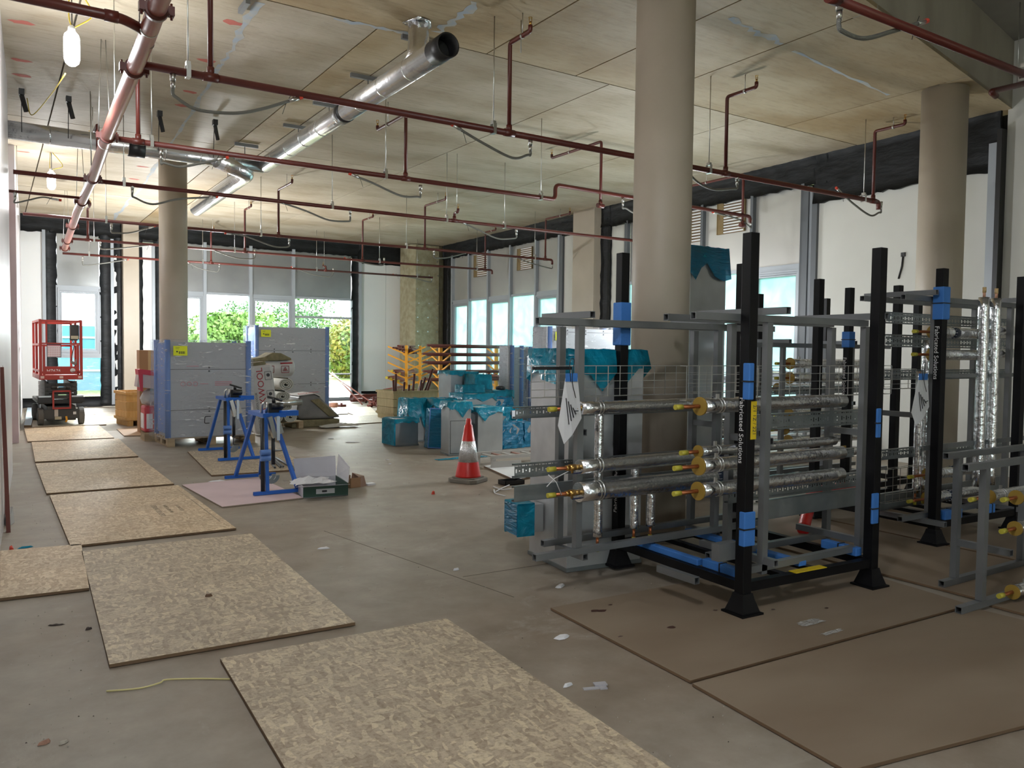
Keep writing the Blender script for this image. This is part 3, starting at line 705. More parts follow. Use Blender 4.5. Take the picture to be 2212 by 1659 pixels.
def tree(x, y, h, w, leafm, label, n=1500, seed=1, trunk=0.5, low=0.0):
    rnd = random.Random(seed); t = thing('tree', label, 'tree', (x, y, -0.12), group='trees and bushes beyond the end windows')
    tb = MB().tube([(0, 0, 0), (0.05, 0, h * 0.35), (0.0, 0.05, h * 0.8)], [0.07 * h / 3, 0.05 * h / 3, 0.015], 7)
    for k in range(5):
        a = rnd.uniform(0, 6.28); tb.tube([(0, 0, h * (0.2 + 0.1 * k)), (math.cos(a) * w * 0.3, math.sin(a) * w * 0.3, h * (0.4 + 0.1 * k))], [0.03, 0.01], 5)
    tb.build('trunk', BARK, t)
    blobs = [(rnd.uniform(-0.32, 0.32) * w, rnd.uniform(-0.32, 0.32) * w, h * (low + (0.95 - low) * rnd.uniform(0.15, 0.85)), rnd.uniform(0.2, 0.36) * w) for _ in range(13)]
    lf = MB(); vs = []; fs = []
    for i in range(n):
        bx, by, bz, br = rnd.choice(blobs); v = Vector((rnd.gauss(0, 1), rnd.gauss(0, 1), rnd.gauss(0, 1))).normalized() * br * rnd.uniform(0.7, 1.05)
        c = Vector((bx, by, bz)) + v; c.z = max(0.05, min(h, c.z)); s = rnd.uniform(0.08, 0.17)
        a = Vector((rnd.gauss(0, 1), rnd.gauss(0, 1), rnd.gauss(0, 1))).normalized(); bb = a.cross(v.normalized()).normalized()
        k = len(vs); vs += [c + a * s, c + bb * s * 0.6, c - a * s, c - bb * s * 0.6]; fs.append((k, k + 1, k + 2, k + 3))
    lf.add(vs, fs); cr_ = lf.build('crown', MATS[leafm], t); cr_['kind'] = 'stuff'
    return t
TR = [(10.265, 42, 3.3, 5.0, 'leaf yellow green', 'bright yellow-green bush framed by the second glazed bay', 7000),
      (15.302, 60, 5.0, 5.6, 'leaf dark green', 'darker blue-green tree behind the bright bush', 5000),
      (20.801, 64, 6.4, 6.5, 'leaf dark green', 'blue-green tree line seen above the window transom', 6000),
      (17.262, 42, 4.0, 3.6, 'leaf autumn yellow', 'tall yellowing tree at the edge of the wide window', 8000),
      (20.873, 54, 3.8, 5.2, 'leaf yellow green', 'green tree between the dark trees and the yellowing one', 5000),
      (14.845, 72, 4.0, 6.0, 'leaf dark green', 'distant dark tree behind the round column', 2400),
      (22.079, 80, 2.4, 8.0, 'leaf dark green', 'low distant tree behind the second wrapped pack', 2500)]
for i, (x, y, h_, w_, lm, lab, n_) in enumerate(TR): tree(x, y, h_, w_, lm, lab, n_, 31 + i)
hb = thing('site_hoarding', 'blue site hoarding with white bands seen through the narrow window', 'hoarding', (2.382, 33, -0.12))
HBM = M('hoarding blue', (0.06, 0.26, 0.42), 0.6, c2=(0.12, 0.36, 0.50), sc=1.0)
for k in range(4): MB().box(-3 + 1.6 * k, -1.42 + 1.6 * k, 0, 0.06, 0.0, 2.35).build('hoarding_board', HBM, hb)
for z in (0.7, 1.35, 1.9): MB().box(-3, 3.38, -0.05, 0.0, z, z + 0.07).build('rail', M('pale rail', (0.55, 0.62, 0.66), 0.5), hb)

# ================================================================ SITE LAMPS on the left-hand cable run, and fill lamps added out of view
LAMPW = M('lit lamp diffuser', (1, 1, 1), 0.3, emis=(0.93, 0.97, 1.0), es=30)
CABY = M('yellow site cable', (0.62, 0.48, 0.05), 0.5)
def site_lamp(x, y, z, label, power, L=0.30, r=0.062):
    t = thing('hanging_site_lamp', label, 'lamp', (x, y, z), group='site lamps hung on yellow cable')
    prof = [(0.01, -L / 2)] + [(r * math.sin(a), -L / 2 + r - r * math.cos(a)) for a in (0.5, 1.0, 1.57)] + [(r * math.cos(a), L / 2 - r + r * math.sin(a)) for a in (0, 0.5, 1.0)] + [(0.012, L / 2)]
    MB().lathe(prof, (0, 0, 0), 20).build('diffuser', LAMPW, t)
    MB().lathe([(r * 0.5, L / 2 - 0.02), (r * 0.45, L / 2 + 0.03), (0.015, L / 2 + 0.045)], (0, 0, 0), 14).build('end_cap', WHITE, t)
    h = ZC - z if y > 4.4 else 5.49 - z
    MB().tube(spline([(0, 0, L / 2 + 0.03), (-0.02, 0.0, h * 0.5), (-0.01, 0.01, h)], 5), 0.006, 6).build('cable', CABY, t)
    MB().tube(spline([(0.02, 0, L / 2 + 0.03), (0.16, 0.0, h * 0.55), (0.10, 0.01, h * 0.8), (0.02, 0, h)], 6), 0.006, 6).build('cable', CABY, t)
    MB().tube([(0.004, 0.01, L / 2 + 0.03), (0.004, 0.01, h)], 0.005, 5).build('hanging_chain', DKGREY, t)
    d = bpy.data.lights.new('lamp_glow', 'POINT'); d.energy = power; d.shadow_soft_size = 0.16; d.color = (0.95, 0.98, 1.0)
    o = bpy.data.objects.new('lamp_glow', d); COL.objects.link(o); o.parent = t; o.location = (0.0, 0, -L / 2 - 0.19)
    return t
site_lamp(0.616, 7.958, 4.08, 'bright capsule lamp hanging beside the large red pipe', 75)
site_lamp(0.858, 15.131, 4.2, 'smaller-looking capsule lamp hanging above the scissor lift', 45)
site_lamp(0.5, 1.2, 4.5, 'unseen fill lamp added under the upper slab near the partition', 170)  # put in above the view to brighten the near floor
site_lamp(0.4, -5.0, 4.5, 'unseen fill lamp added behind the viewer', 60)  # added behind the viewer as soft foreground fill
site_lamp(3.33, 18.62, 2.75, 'fill lamp added out of sight behind the round column by the wrapped packs', 560)  # added out of sight to brighten the far end
site_lamp(7.6, 8.05, 2.45, 'fill lamp added out of sight just behind the thick column', 150)  # added out of sight to backlight the pipe racks
site_lamp(9.7, 10.3, 2.5, 'fill lamp added out of sight far behind the thick column, near the side windows', 80)  # unseen extra source added for the side-window end
c = MB().tube(spline([(0.575, 8.1, 3.9), (0.55, 9.6, 4.1), (0.45, 11.4, 4.3), (0.42, 11.9, ZC - 0.03)], 6), 0.006, 6).build('site_cable', CABY)
tag(c, 'pale cable sagging from the bright capsule lamp to the silver duct', 'cable')

# ================================================================ SPRINKLER PIPES UNDER THE SOFFIT
ZP = 3.6
def main_pipe():
    P = [(0.866, 5.111, 3.6), (0.907, 6.061, 3.6), (0.982, 8.716, 3.6), (1.085, 11.249, 3.6), (1.146, 14.081, 3.6), (1.353, 19.774, 3.6)]
    t = thing('main_sprinkler_pipe', 'thick dusty red main pipe running away overhead towards the scissor lift', 'pipe', (P[0][0], P[0][1], ZP))
    L = [Vector(p) - Vector(P[0]) for p in P]
    L = [Vector((p[0], p[1], 0)) for p in L]
    a, z = L[0], L[-1]
    pts = [a + (a - z).normalized() * 2.6] + L
    t_ = MB().tube(pts, 0.057, 20); t_.build('pipe', REDL, t)
    n = 0
    for f in (0.02, 0.105, 0.26, 0.42, 0.55, 0.74, 0.9, 0.995):
        c = a.lerp(z, f); d = (z - a).normalized(); k = min(range(1, len(pts)), key=lambda i: abs(pts[i].y - c.y))
        for i in range(len(pts) - 1):
            if pts[i].y <= c.y <= pts[i + 1].y:
                c = pts[i].lerp(pts[i + 1], (c.y - pts[i].y) / (pts[i + 1].y - pts[i].y))
        cl = MB().tube([c - d * 0.03, c + d * 0.03], 0.072, 20)
        for sx in (-1, 1): cl.box(c.x + sx * 0.085 - 0.016, c.x + sx * 0.085 + 0.016, c.y - 0.025, c.y + 0.025, c.z - 0.028, c.z + 0.028); cl.tube([(c.x + sx * 0.085, c.y, c.z - 0.05), (c.x + sx * 0.085, c.y, c.z + 0.05)], 0.008, 6)
        cl.build('grooved_coupling', REDP, t)
        if f in (0.26, 0.55, 0.9, 0.02):
            c2 = c + d * 0.35
            MB().tube([c2 - d * 0.006, c2 + d * 0.006], 0.061, 18).tube([c2 + Vector((0.06, 0, 0.0)), c2 + Vector((0.02, 0, ZC - ZP))], 0.005, 6).tube([c2 + Vector((-0.06, 0, 0.0)), c2 + Vector((-0.02, 0, ZC - ZP))], 0.005, 6).build('hanger', STEEL, t)
    return t
main_pipe()

def hanger(par, x, y, z, r, h=None):
    top = (ZC if h is None else h) - z
    m = MB().tube([(x, y, r + 0.05), (x, y, top)], 0.0055, 6)
    m.box(x - 0.016, x + 0.016, y - r - 0.006, y + r + 0.006, -r - 0.006, -r).box(x - 0.016, x + 0.016, y + r, y + r + 0.006, -r, r + 0.03).box(x - 0.016, x + 0.016, y - r - 0.006, y - r, -r, r + 0.03)
    m.box(x - 0.016, x + 0.016, y - r * 0.8, y + r * 0.8, r + 0.025, r + 0.055)
    m.build('hanger', STEEL, par)

def riser(par, x, z1, arm, r, rr=0.021, rod=True):
    """vertical drop pipe up to z1 (relative), then an arm along y and an upright head"""
    y1 = arm
    p = bend([(x, 0, r * 0.5), (x, 0, z1), (x, y1, z1), (x, y1, z1 + 0.055)], 0.035, 4)
    MB().tube(p, rr, 10).tube([(x, 0, r * 0.4), (x, 0, r + 0.045)], rr * 1.35, 10).tube([(x - 0.055, 0, 0), (x + 0.055, 0, 0)], r * 1.16, 14).build('riser', REDP, par)
    hd = MB().tube([(x, y1, z1 + 0.055), (x, y1, z1 + 0.085)], 0.012, 8)
    hd.bar((x - 0.014, y1, z1 + 0.085), (x - 0.014, y1, z1 + 0.12), 0.004, 0.006).bar((x + 0.014, y1, z1 + 0.085), (x + 0.014, y1, z1 + 0.12), 0.004, 0.006).disc((x, y1, z1 + 0.122), (0, 0, 1), 0.02, 0.004, 10)
    hd.build('sprinkler_head', BRASS, par)
    if rod:
        ym = y1 * 0.62
        MB().tube([(x, ym, z1 + 0.03), (x, ym, ZC - ZP)], 0.005, 6).tube([(x, ym - 0.012, z1), (x, ym + 0.012, z1)], rr + 0.006, 10).build('hanger', STEEL, par)

def hose(par, pts, r=0.013, clip=True):
    """flexible hose: zinc nipple under the pipe, sagging body, red-capped free end"""
    p = [Vector(q) for q in pts]
    MB().tube([p[0] + Vector((0, 0, 0.055)), p[0]], 0.022, 8).tube([p[0], p[0] - Vector((0, 0, 0.05))], 0.017, 8).build('hose_nipple', STEEL, par)
    a = p[0] - Vector((0, 0, 0.04))
    h = MB().tube(spline([a, a - Vector((0, 0, 0.05))] + p[1:], 7), r, 8).build('flexible_hose', HOSE, par)
    e = p[-1]; d = (p[-1] - p[-2]).normalized()
    MB().tube([e - d * 0.02, e + d * 0.07], 0.0155, 8).build('hose_coupling', STEEL, par)
    MB().disc(e + d * 0.085, d, 0.017, 0.03, 8).build('hose_cap', M('red plastic cap', (0.65, 0.07, 0.04), 0.5), par)
    MB().tube([e + Vector((0, 0, 0.045)), e - d * 0.05 - Vector((0, 0, 0.02)), e - d * 0.08 - Vector((0, 0, 0.09))], 0.0025, 5).build('cable_tie', BLKPL, par)

def branch(y, x0, x1, r, label, risers=(), rods=(), hoses=(), end='cap', path=None, zend=None, grp='red branch pipes across the room'):
    t = thing('sprinkler_branch_pipe', label, 'pipe', (0, y, ZP), group=grp)
    pts = path or [(x0, 0, 0), (x1, 0, 0)]
    if end == 'elbow': pts = pts[:-1] + [Vector(pts[-1]), Vector(pts[-1]) + Vector((0, 0, -0.10))]
    MB().tube(bend(pts, 0.07, 5), r, 14).build('pipe', REDP, t)
    if end == 'cap': MB().disc((x1, 0, 0), (1, 0, 0), r * 1.2, 0.05, 14).build('end_cap', REDP, t)
    for q in risers: riser(t, *q[:2], q[2], r)
    for x in rods: hanger(t, x, 0, ZP, r)
    for h in hoses: hose(t, h)
    return t
B1, B2, B3, B4, B5, B6 = 6.517, 8.972, 11.408, 14.942, 17.849, 20.8
def hp(y, *q): return q
# first branch
branch(B1, 0.95, 10.121, 0.030, 'near branch pipe starting beside the big coupling, one tall riser out of view above',
       risers=[(1.44, 0.88, -0.4), (4.164, 0.843, -0.34), (7.131, 0.871, -0.42), (9.993, 0.928, -0.42)],
       rods=[1.277, 3.988, 6.859, 9.782], end='elbow',
       hoses=[[(1.169, 0.0, -0.081), (1.191, 0.0, -0.195), (1.341, 0.0, -0.261), (1.614, 0.0, -0.242), (1.827, 0.0, -0.174), (2.067, 0.0, -0.063)],
              [(4.41, 0.0, -0.085), (4.379, 0.0, -0.177), (4.204, 0.0, -0.228), (3.87, 0.0, -0.135), (3.623, 0.0, -0.047)],
              [(7.328, 0.0, -0.057), (7.238, 0.0, -0.164), (6.934, 0.0, -0.205), (6.674, 0.0, -0.149), (6.491, 0.0, -0.03)],
              [(10.178, 0.0, -0.044), (10.13, 0.0, -0.142), (9.943, 0.0, -0.198), (9.579, 0.0, -0.09), (9.275, 0.0, 0.043)]])
# second branch with a step up
xs = 6.492; dz = 0.198
branch(B2, 1.0, 10.414, 0.028, 'second branch pipe with a double elbow stepping up beside the thick column', end='elbow',
       path=[(1.0, 0, 0), (xs, 0, 0), (xs, 0, dz), (10.414, 0, dz * 0.8)],
       risers=[(1.278, 0.80, 0.5), (4.248, 0.772, 0.85), (7.285, 0.899, 1.2), (10.236, 0.819, 1.3)],
       rods=[1.404, 3.986, 6.252],
       hoses=[[(1.492, 0.0, -0.103), (1.523, 0.0, -0.179), (1.671, 0.0, -0.198), (1.879, 0.0, -0.136), (2.069, 0.0, -0.067)],
              [(4.45, 0.0, -0.109), (4.412, 0.0, -0.198), (4.188, 0.0, -0.212), (3.825, 0.0, -0.105), (3.621, 0.0, -0.054)],
              [(7.702, 0.0, 0.098), (7.765, 0.0, 0.011), (7.99, 0.0, -0.047), (8.45, 0.0, 0.013)],
              [(10.44, 0.0, 0.064), (10.375, 0.0, 0.013), (10.119, 0.0, 0.093), (9.637, 0.0, 0.134)]])
# third
branch(B3, 0.25, 12.981, 0.027, 'third branch pipe starting at the partition and passing behind the thick column',
       risers=[(1.158, 0.7, 0.9), (6.266, 0.123, -0.12)],
       rods=[1.085, 1.454, 4.225, 6.123, 7.217],
       hoses=[[(1.551, 0.0, -0.051), (1.583, 0.0, -0.16), (1.791, 0.0, -0.22), (2.103, 0.0, -0.119), (2.514, 0.0, -0.049)],
              [(4.504, 0.0, -0.063), (4.469, 0.0, -0.183), (4.169, 0.0, -0.192), (3.823, 0.0, -0.093), (3.488, 0.0, -0.017)],
              [(7.458, 0.0, -0.073), (7.385, 0.0, -0.187), (7.082, 0.0, -0.213), (6.724, 0.0, -0.108), (6.462, 0.0, -0.028)]])
b = thing('sprinkler_stub_pipe', 'short red stub pipe from the partition into the main pipe', 'pipe', (0, 12.862, ZP))
MB().tube([(0.2, 0, 0), (1.1, 0, 0)], 0.02, 10).build('pipe', REDP, b)
hose(b, [(0.3, 0, -0.06), (0.45, 0, -0.10), (0.62, 0, -0.04), (0.75, 0, -0.05)], 0.011)
branch(B4, 0.45, 10.753, 0.026, 'fourth branch pipe starting at the partition, bright red near the lamp', end='elbow',
       risers=[(4.501, 0.851, -0.8), (7.52, 0.878, -0.9), (10.559, 0.904, -0.9)],
       rods=[0.377, 1.632, 4.179, 7.102, 10.266],
       hoses=[[(1.708, 0.0, -0.087), (1.762, 0.0, -0.188), (2.008, 0.0, -0.159), (2.295, 0.0, -0.047)],
              [(4.7, 0.0, -0.08), (4.613, 0.0, -0.199), (4.373, 0.0, -0.192), (3.873, 0.0, -0.05), (3.63, 0.0, -0.038)],
              [(7.734, 0.0, -0.064), (7.821, 0.0, -0.172), (8.093, 0.0, -0.133), (8.481, 0.0, -0.018)],
              [(10.754, 0.0, -0.097), (10.652, 0.0, -0.187), (10.143, 0.0, -0.107), (9.771, 0.0, -0.011)]])
branch(B5, 1.35, 10.93, 0.026, 'fifth branch pipe crossing in front of the grey window sheets', end='elbow',
       risers=[(1.623, 0.6, -0.5), (4.645, 0.901, -0.5), (7.358, 0.939, -0.6), (10.718, 0.96, -0.5)],
       rods=[1.73, 4.427, 7.785, 10.467],
       hoses=[[(1.837, 0.0, -0.044), (1.886, 0.0, -0.161), (2.199, 0.0, -0.118), (2.765, 0.0, -0.007)],
              [(4.856, 0.0, -0.004), (4.795, 0.0, -0.141), (4.447, 0.0, -0.146), (3.962, 0.0, -0.011)],
              [(7.905, 0.0, 0.044), (7.822, 0.0, -0.084), (7.464, 0.0, -0.064), (6.999, 0.0, 0.014)]])
branch(B6, 1.38, 10.7, 0.026, 'farthest branch pipe, ending in front of the olive corner pier',
       risers=[(4.592, 0.758, -0.3), (7.53, 0.12, 0.2)],
       rods=[1.913, 4.396, 7.276, 10.229],
       hoses=[[(1.782, 0.0, -0.099), (1.836, 0.0, -0.241), (2.252, 0.0, -0.16), (2.64, 0.0, -0.069)],
              [(4.789, 0.0, -0.042), (4.712, 0.0, -0.206), (4.331, 0.0, -0.152), (4.086, 0.0, -0.045)],
              [(7.735, 0.0, 0.021), (7.62, 0.0, -0.158), (7.176, 0.0, -0.124), (6.681, 0.0, 0.013)],
              [(10.686, 0.0, -0.028), (10.583, 0.0, -0.127), (10.142, 0.0, -0.047), (9.569, 0.0, 0.01)]])
# nearer branch crossing the top corner by the partition
pl = thing('sprinkler_branch_pipe', 'dark red pipe bending into the main pipe beside the bright lamp', 'pipe', (0, 5.684, ZP))
MB().tube(bend([(-0.1, 0, 0), (0.72, 0, 0), (0.86, 0.12, -0.0), (0.93, 0.32, -0.02)], 0.06, 4), 0.032, 14).tube([(0.62, 0, 0), (0.70, 0, 0)], 0.037, 14).build('pipe', REDP, pl)
# nearest branch, top corner beside the skewed step
p0y = 2.984
pn = thing('sprinkler_branch_pipe', 'nearest branch pipe crossing below the skewed concrete step', 'pipe', (0, p0y, ZP))
MB().tube([(4.118, 0, 0), (8.2, 0, 0)], 0.027, 14).tube([(4.118 - 0.03, 0, 0), (4.118 + 0.06, 0, 0)], 0.036, 14).build('pipe', REDP, pn)
hose(pn, [(4.232, 0.03, -0.037), (4.268, 0.03, -0.15), (4.474, 0.03, -0.146), (4.759, 0.03, -0.042), (5.061, 0.03, 0.078)], 0.014)
hanger(pn, 6.385, 0, ZP, 0.027, 5.49)
pm = thing('sprinkler_arm_pipe', 'short red elbowed pipe below the end of the skewed step', 'pipe', (0, 0, 0))
MB().tube(bend([(9.247, 4.6, 4.368), (9.127, 4.6, 4.396), (10.811, 4.6, 4.911)], 0.04, 4), 0.032, 12).build('pipe', REDP, pm)
MB().tube([(9.69, 4.6, 4.57), (9.69, 4.6, 5.48)], 0.006, 6).build('hanger', STEEL, pm)

# ================================================================ SILVER FOIL-WRAPPED DUCTS
def bands(m, p, q, r, step=0.42):
    p = Vector(p); q = Vector(q); n = int((q - p).length / step); d = (q - p).normalized()
    for k in range(1, n + 1): c = p + d * step * k; m.tube([c - d * 0.006, c + d * 0.006], r + 0.004, 18)
zd = 4.15; xd = 3.33
t = thing('silver_duct', 'long silver foil-wrapped duct with black open end, running away under the soffit', 'duct', (xd, 0, zd))
y0 = 6.318; y1 = 11.72
MB().tube([(0, y0 + 0.1, 0), (0, y1, 0)], 0.105, 22).build('duct_body', FOILD, t)
m = MB(); bands(m, (0, y0, 0), (0, y1, 0), 0.105, 0.6); m.build('tape_band', FOIL, t, kind='stuff')
MB().pipe_open((0, y0 - 0.12, 0), (0, y0 + 0.12, 0), 0.108, 0.012, 24).build('open_end', BLKPL, t)
MB().disc((0, y0 + 0.05, 0), (0, 1, 0), 0.095, 0.01, 20).build('end_shadow', BLKPL, t)
MB().tube([(0, 8.55, 0), (0, 8.66, 0)], 0.112, 22).build('dark_sleeve', BLKPL, t)
by = y0 + 0.55
MB().tube(bend([(0.02, by, 0.04), (0.10, by + 0.1, 0.25), (0.14, by + 0.2, ZC - zd)], 0.12, 6), 0.10, 20).tube([(0.14, by + 0.2, ZC - zd - 0.012), (0.14, by + 0.2, ZC - zd - 0.002)], 0.14, 14, wob=0.25).build('branch_duct', FOIL, t)
for k, yy in enumerate((7.35, 8.69, 9.94, 11.16)):
    MB().box(0.10, 0.52, yy - 0.02, yy + 0.02, ZC - zd - 0.065, ZC - zd - 0.02).build('support_channel', CHAN, t)
    MB().tube([(0.31, yy, 0.14), (0.31, yy, ZC - zd - 0.04)], 0.006, 6).tube([(0.31, yy, 0.15), (0.05, yy, 0.108)], 0.005, 5).build('hanger', STEEL, t)
t = thing('silver_duct', 'dull silver duct crossing from the partition behind the red main pipe', 'duct', (0, 11.75, 4.15))
MB().tube([(0.2, 0, 0.02), (3.32, 0.0, 0)], 0.112, 22).build('duct_body', FOILD, t)
m = MB(); bands(m, (0.2, 0, 0.02), (3.2, 0, 0), 0.112, 0.45); m.build('tape_band', FOIL, t, kind='stuff')
MB().tube([(1.55, 0, 0.0), (1.75, 0, 0)], 0.118, 22).build('dark_sleeve', BLKPL, t)
for x, dz_ in ((0.35, 0), (0.85, 0), (1.9, 0), (2.6, 0)):
    MB().box(x - 0.03, x + 0.03, -0.28, -0.2, 0.40, 0.47).bar((x, -0.24, 0.40), (x + 0.05, -0.18, 0.22), 0.03, 0.05).tube([(x, -0.13, -0.02), (x, -0.2, 0.42)], 0.005, 6).build('hanger', BLKPL, t)
t = thing('silver_duct', 'lower silver duct section bent sharply and running behind the round column', 'duct', (0, 0, 0))
MB().tube(bend([(2.664, 11.65, 4.12), (3.111, 11.799, 4.02), (3.135, 15.306, 4.0)], 0.15, 6), 0.115, 20).build('duct_body', FOIL, t)
for q in ((3.091, 12.639, 4.02), (3.125, 13.835, 4.02)): MB().box(q[0] + 0.05, q[0] + 0.40, q[1] - 0.02, q[1] + 0.02, ZC - 0.06, ZC - 0.012).tube([(q[0] + 0.2, q[1], ZC - 0.05), (q[0] + 0.2, q[1], 4.1)], 0.006, 6).build('support_channel', CHAN, t)
# threaded rods left hanging free from the soffit
rods = [((0.971, 8.168), 1.0), ((1.063, 11.22), 0.9), ((5.035, 18.032), 0.5), ((4.244, 6.451), 0.3)]
for (x, y), ln in rods:
    o = MB().tube([(x, y, ZC - ln), (x, y, ZC - 0.001)], 0.005, 6).build('threaded_rod', STEEL)
    tag(o, 'thin threaded rod hanging free from the soffit', 'rod', group='free hanging rods')
o = MB().box(1.966 - 0.02, 1.966 + 0.02, 7.551 - 0.12, 7.551 + 0.15, ZC - 0.05, ZC - 0.001).build('channel_bracket', CHAN)
tag(o, 'short grey channel bracket fixed to the soffit beside the chalk line', 'bracket')

# ================================================================ BOARDS ON THE FLOOR
def board(corners, z, th, mat, label, name='strand_board', group=None, cat='board', em=None):
    """a sheet lying on the floor, corners far-left, near-left, near-right, far-right"""
    cx = sum(c[0] for c in corners) / 4; cy = sum(c[1] for c in corners) / 4
    d = Vector((corners[2][0] - corners[1][0], corners[2][1] - corners[1][1], 0)); rz = math.atan2(d.y, d.x)
    ca, sa = math.cos(-rz), math.sin(-rz)
    loc = [((c[0] - cx) * ca - (c[1] - cy) * sa, (c[0] - cx) * sa + (c[1] - cy) * ca) for c in corners]
    m = MB().prism([loc[1], loc[2], loc[3], loc[0]], 0, th)
    o = m.build(name, mat, bevel=0.0015); o.data.materials.append(em or PLYE)
    for p in o.data.polygons:
        if abs(p.normal.z) < 0.5: p.material_index = 1
    o.location = (cx, cy, z); o.rotation_euler = (0, 0, rz)
    tag(o, label, cat, group)
    return o
def rect(x, y, w, l, rz=0.0):
    c, s = math.cos(rz), math.sin(rz)
    return [(x + c * u - s * v, y + s * u + c * v) for u, v in ((0, l), (0, 0), (w, 0), (w, l))]
G1 = 'strand boards laid as a walkway'
bw = board(rect(0.452, 4.181, 1.22, 2.44, -0.035), 0.004, 0.018, OSBG, 'large strand board with a small dark scrap near its middle', group=G1)
bx = board(rect(0.820, 1.55, 1.22, 2.44, -0.039), 0.004, 0.018, OSBG, 'nearest strand board, cut off by the lower edge of the picture', group=G1)
bp = board(rect(0.483, 6.833, 1.22, 2.44, 0.003), 0.004, 0.018, OSB, 'strand board with grey stamped printing, ahead of the one with the scrap', group=G1)
board(rect(0.456, 9.407, 1.22, 2.44, 0.0), 0.003, 0.018, OSB, 'strand board beside the pink plasterboard, unprinted and shiny', group=G1)
board(rect(0.460, 12.03, 1.22, 2.44, -0.02), 0.003, 0.018, OSB, 'strand board second ahead of the scissor lift wheels', group=G1)
board(rect(0.46, 14.60, 1.22, 2.42, -0.01), 0.003, 0.018, OSB, 'strand board just in front of the scissor lift', group=G1)
board(rect(0.62, 17.15, 1.22, 2.44, -0.02), 0.003, 0.018, OSBW, 'pale strand board under the scissor lift', group=G1)
board(rect(0.60, 19.7, 1.3, 1.6, -0.02), 0.003, 0.018, OSBW, 'pale strand board behind the scissor lift', group=G1)
board([(0.036, 6.926), (0.025, 5.62), (0.496, 5.587), (0.559, 6.862)], 0.004, 0.018, OSB, 'short strand board offcut running to the partition', group=G1)
# stamped printing
for i, (tx, sx_, sz) in enumerate((('STERLING OSB3 ZERO', 0.95, 0.062), ('EN 300  18 x 1220 x 2440', 0.8, 0.045), ('EN 13986  CE  0.18', 0.8, 0.045))):
    text(tx, sz, M('grey stamp ink', (0.23, 0.19, 0.14), 0.8), bp, (0.16 + 0.10 * i, 0.15 - 0.05 * i, 0.0185), (0, 0, R(-90)), 'lettering', 0.0002, sx=sx_)
MB().box(0.55, 0.553, -0.9, 0.95, 0.0181, 0.0186).box(0.555, 0.558, -0.9, 0.3, 0.0181, 0.0186).build('printed_line', M('grey stamp ink', (0.23, 0.19, 0.14), 0.8), bp)
# plywood sheets under the pipe racks
G2 = 'dusty plywood sheets under the pipe racks'
a0, a1, a2, a3 = (2.755, 3.797), (2.696, 2.608), (4.995, 2.527), (5.157, 3.252)
board([a0, a1, a2, (5.13, 3.72)], 0.003, 0.015, PLYD, 'dusty plywood sheet with dark stains under the nearest black stillage', 'plywood_sheet', G2)
board([(2.681, 2.581), (2.601, 1.729), (5.05, 1.30), (4.945, 2.496)], 0.003, 0.015, PLYD, 'dusty plywood sheet in the dark near corner, unstained near its edge', 'plywood_sheet', G2)
board([(5.17, 4.85), (5.17, 2.56), (6.35, 2.50), (6.40, 4.85)], 0.003, 0.015, PLYD, 'dusty plywood sheet between the two black stillages', 'plywood_sheet', G2)
board([(6.44, 4.85), (6.39, 2.50), (7.6, 2.46), (7.65, 4.85)], 0.003, 0.015, PLYD, 'dusty plywood sheet under the second black stillage', 'plywood_sheet', G2)
board([(5.10, 2.47), (5.08, 0.1), (6.3, 0.05), (6.33, 2.44)], 0.003, 0.015, PLYD, 'dusty plywood sheet under the low rack at the picture edge', 'plywood_sheet', G2)
# dark stains on the sheet
for q in ((3.561, 3.256, 0.0), (3.871, 3.09, 0.0), (4.168, 2.941, 0.0), (3.13, 3.178, 0.0), (2.795, 3.215, 0.0), (2.979, 3.595, -0.0), (3.093, 3.655, 0.0), (2.944, 3.616, 0.0)):
    r_ = random.uniform(0.012, 0.03); n = 9
    vs = [(q[0] + math.cos(k * 0.698) * r_ * random.uniform(0.7, 1.4), q[1] + math.sin(k * 0.698) * r_ * random.uniform(0.4, 0.9), 0.0187) for k in range(n)]
    o = MB().add(vs, [tuple(range(n))]).build('oil_stain', M('dark stain', (0.07, 0.03, 0.02), 0.5)); tag(o, 'small dark stain on the plywood by the stillage foot', 'stain', 'dark stains on the plywood')
# boards elsewhere
board([(2.362, 12.226), (2.165, 9.826), (3.387, 9.787), (3.607, 12.259)], 0.003, 0.018, OSBG, 'strand board with grey tubes on it, under the farther blue stand', group=None)
board([(1.741, 9.324), (1.826, 7.851), (2.641, 7.937), (2.611, 9.425)], 0.003, 0.0125, PINKB, 'pink plasterboard sheet under the nearer blue stand', 'plasterboard_sheet', em=M('plaster core', (0.35, 0.28, 0.22), 0.8))
board([(1.907, 16.193), (1.867, 14.899), (2.349, 14.738), (2.516, 16.184)], 0.003, 0.012, M('brown board', (0.40, 0.26, 0.15), 0.7), 'thin brown board between the small crate and the wrapped pack', 'plywood_sheet')
G3 = 'pale sheets near the red pipe pile'
board([(6.295, 17.012), (5.458, 15.156), (7.066, 15.389), (7.714, 17.637)], 0.003, 0.015, OSBW, 'pale sheet in front of the larger timber crate', 'strand_board', G3)
board([(6.988, 19.241), (6.475, 17.617), (6.948, 17.688), (7.457, 19.203)], 0.003, 0.015, OSBW, 'small pale sheet beside the far wrapped pack', 'strand_board', G3)
board([(7.28, 19.281), (6.833, 16.76), (7.429, 17.035), (8.288, 19.545)], 0.005, 0.015, OSBW, 'pale sheet under the loose red pipes', 'strand_board', G3)
board([(5.378, 8.937), (5.126, 7.812), (5.859, 8.009), (5.96, 9.112)], 0.003, 0.02, WHITE, 'white board on the floor in front of the low steel bench', 'white_board', cat='board')
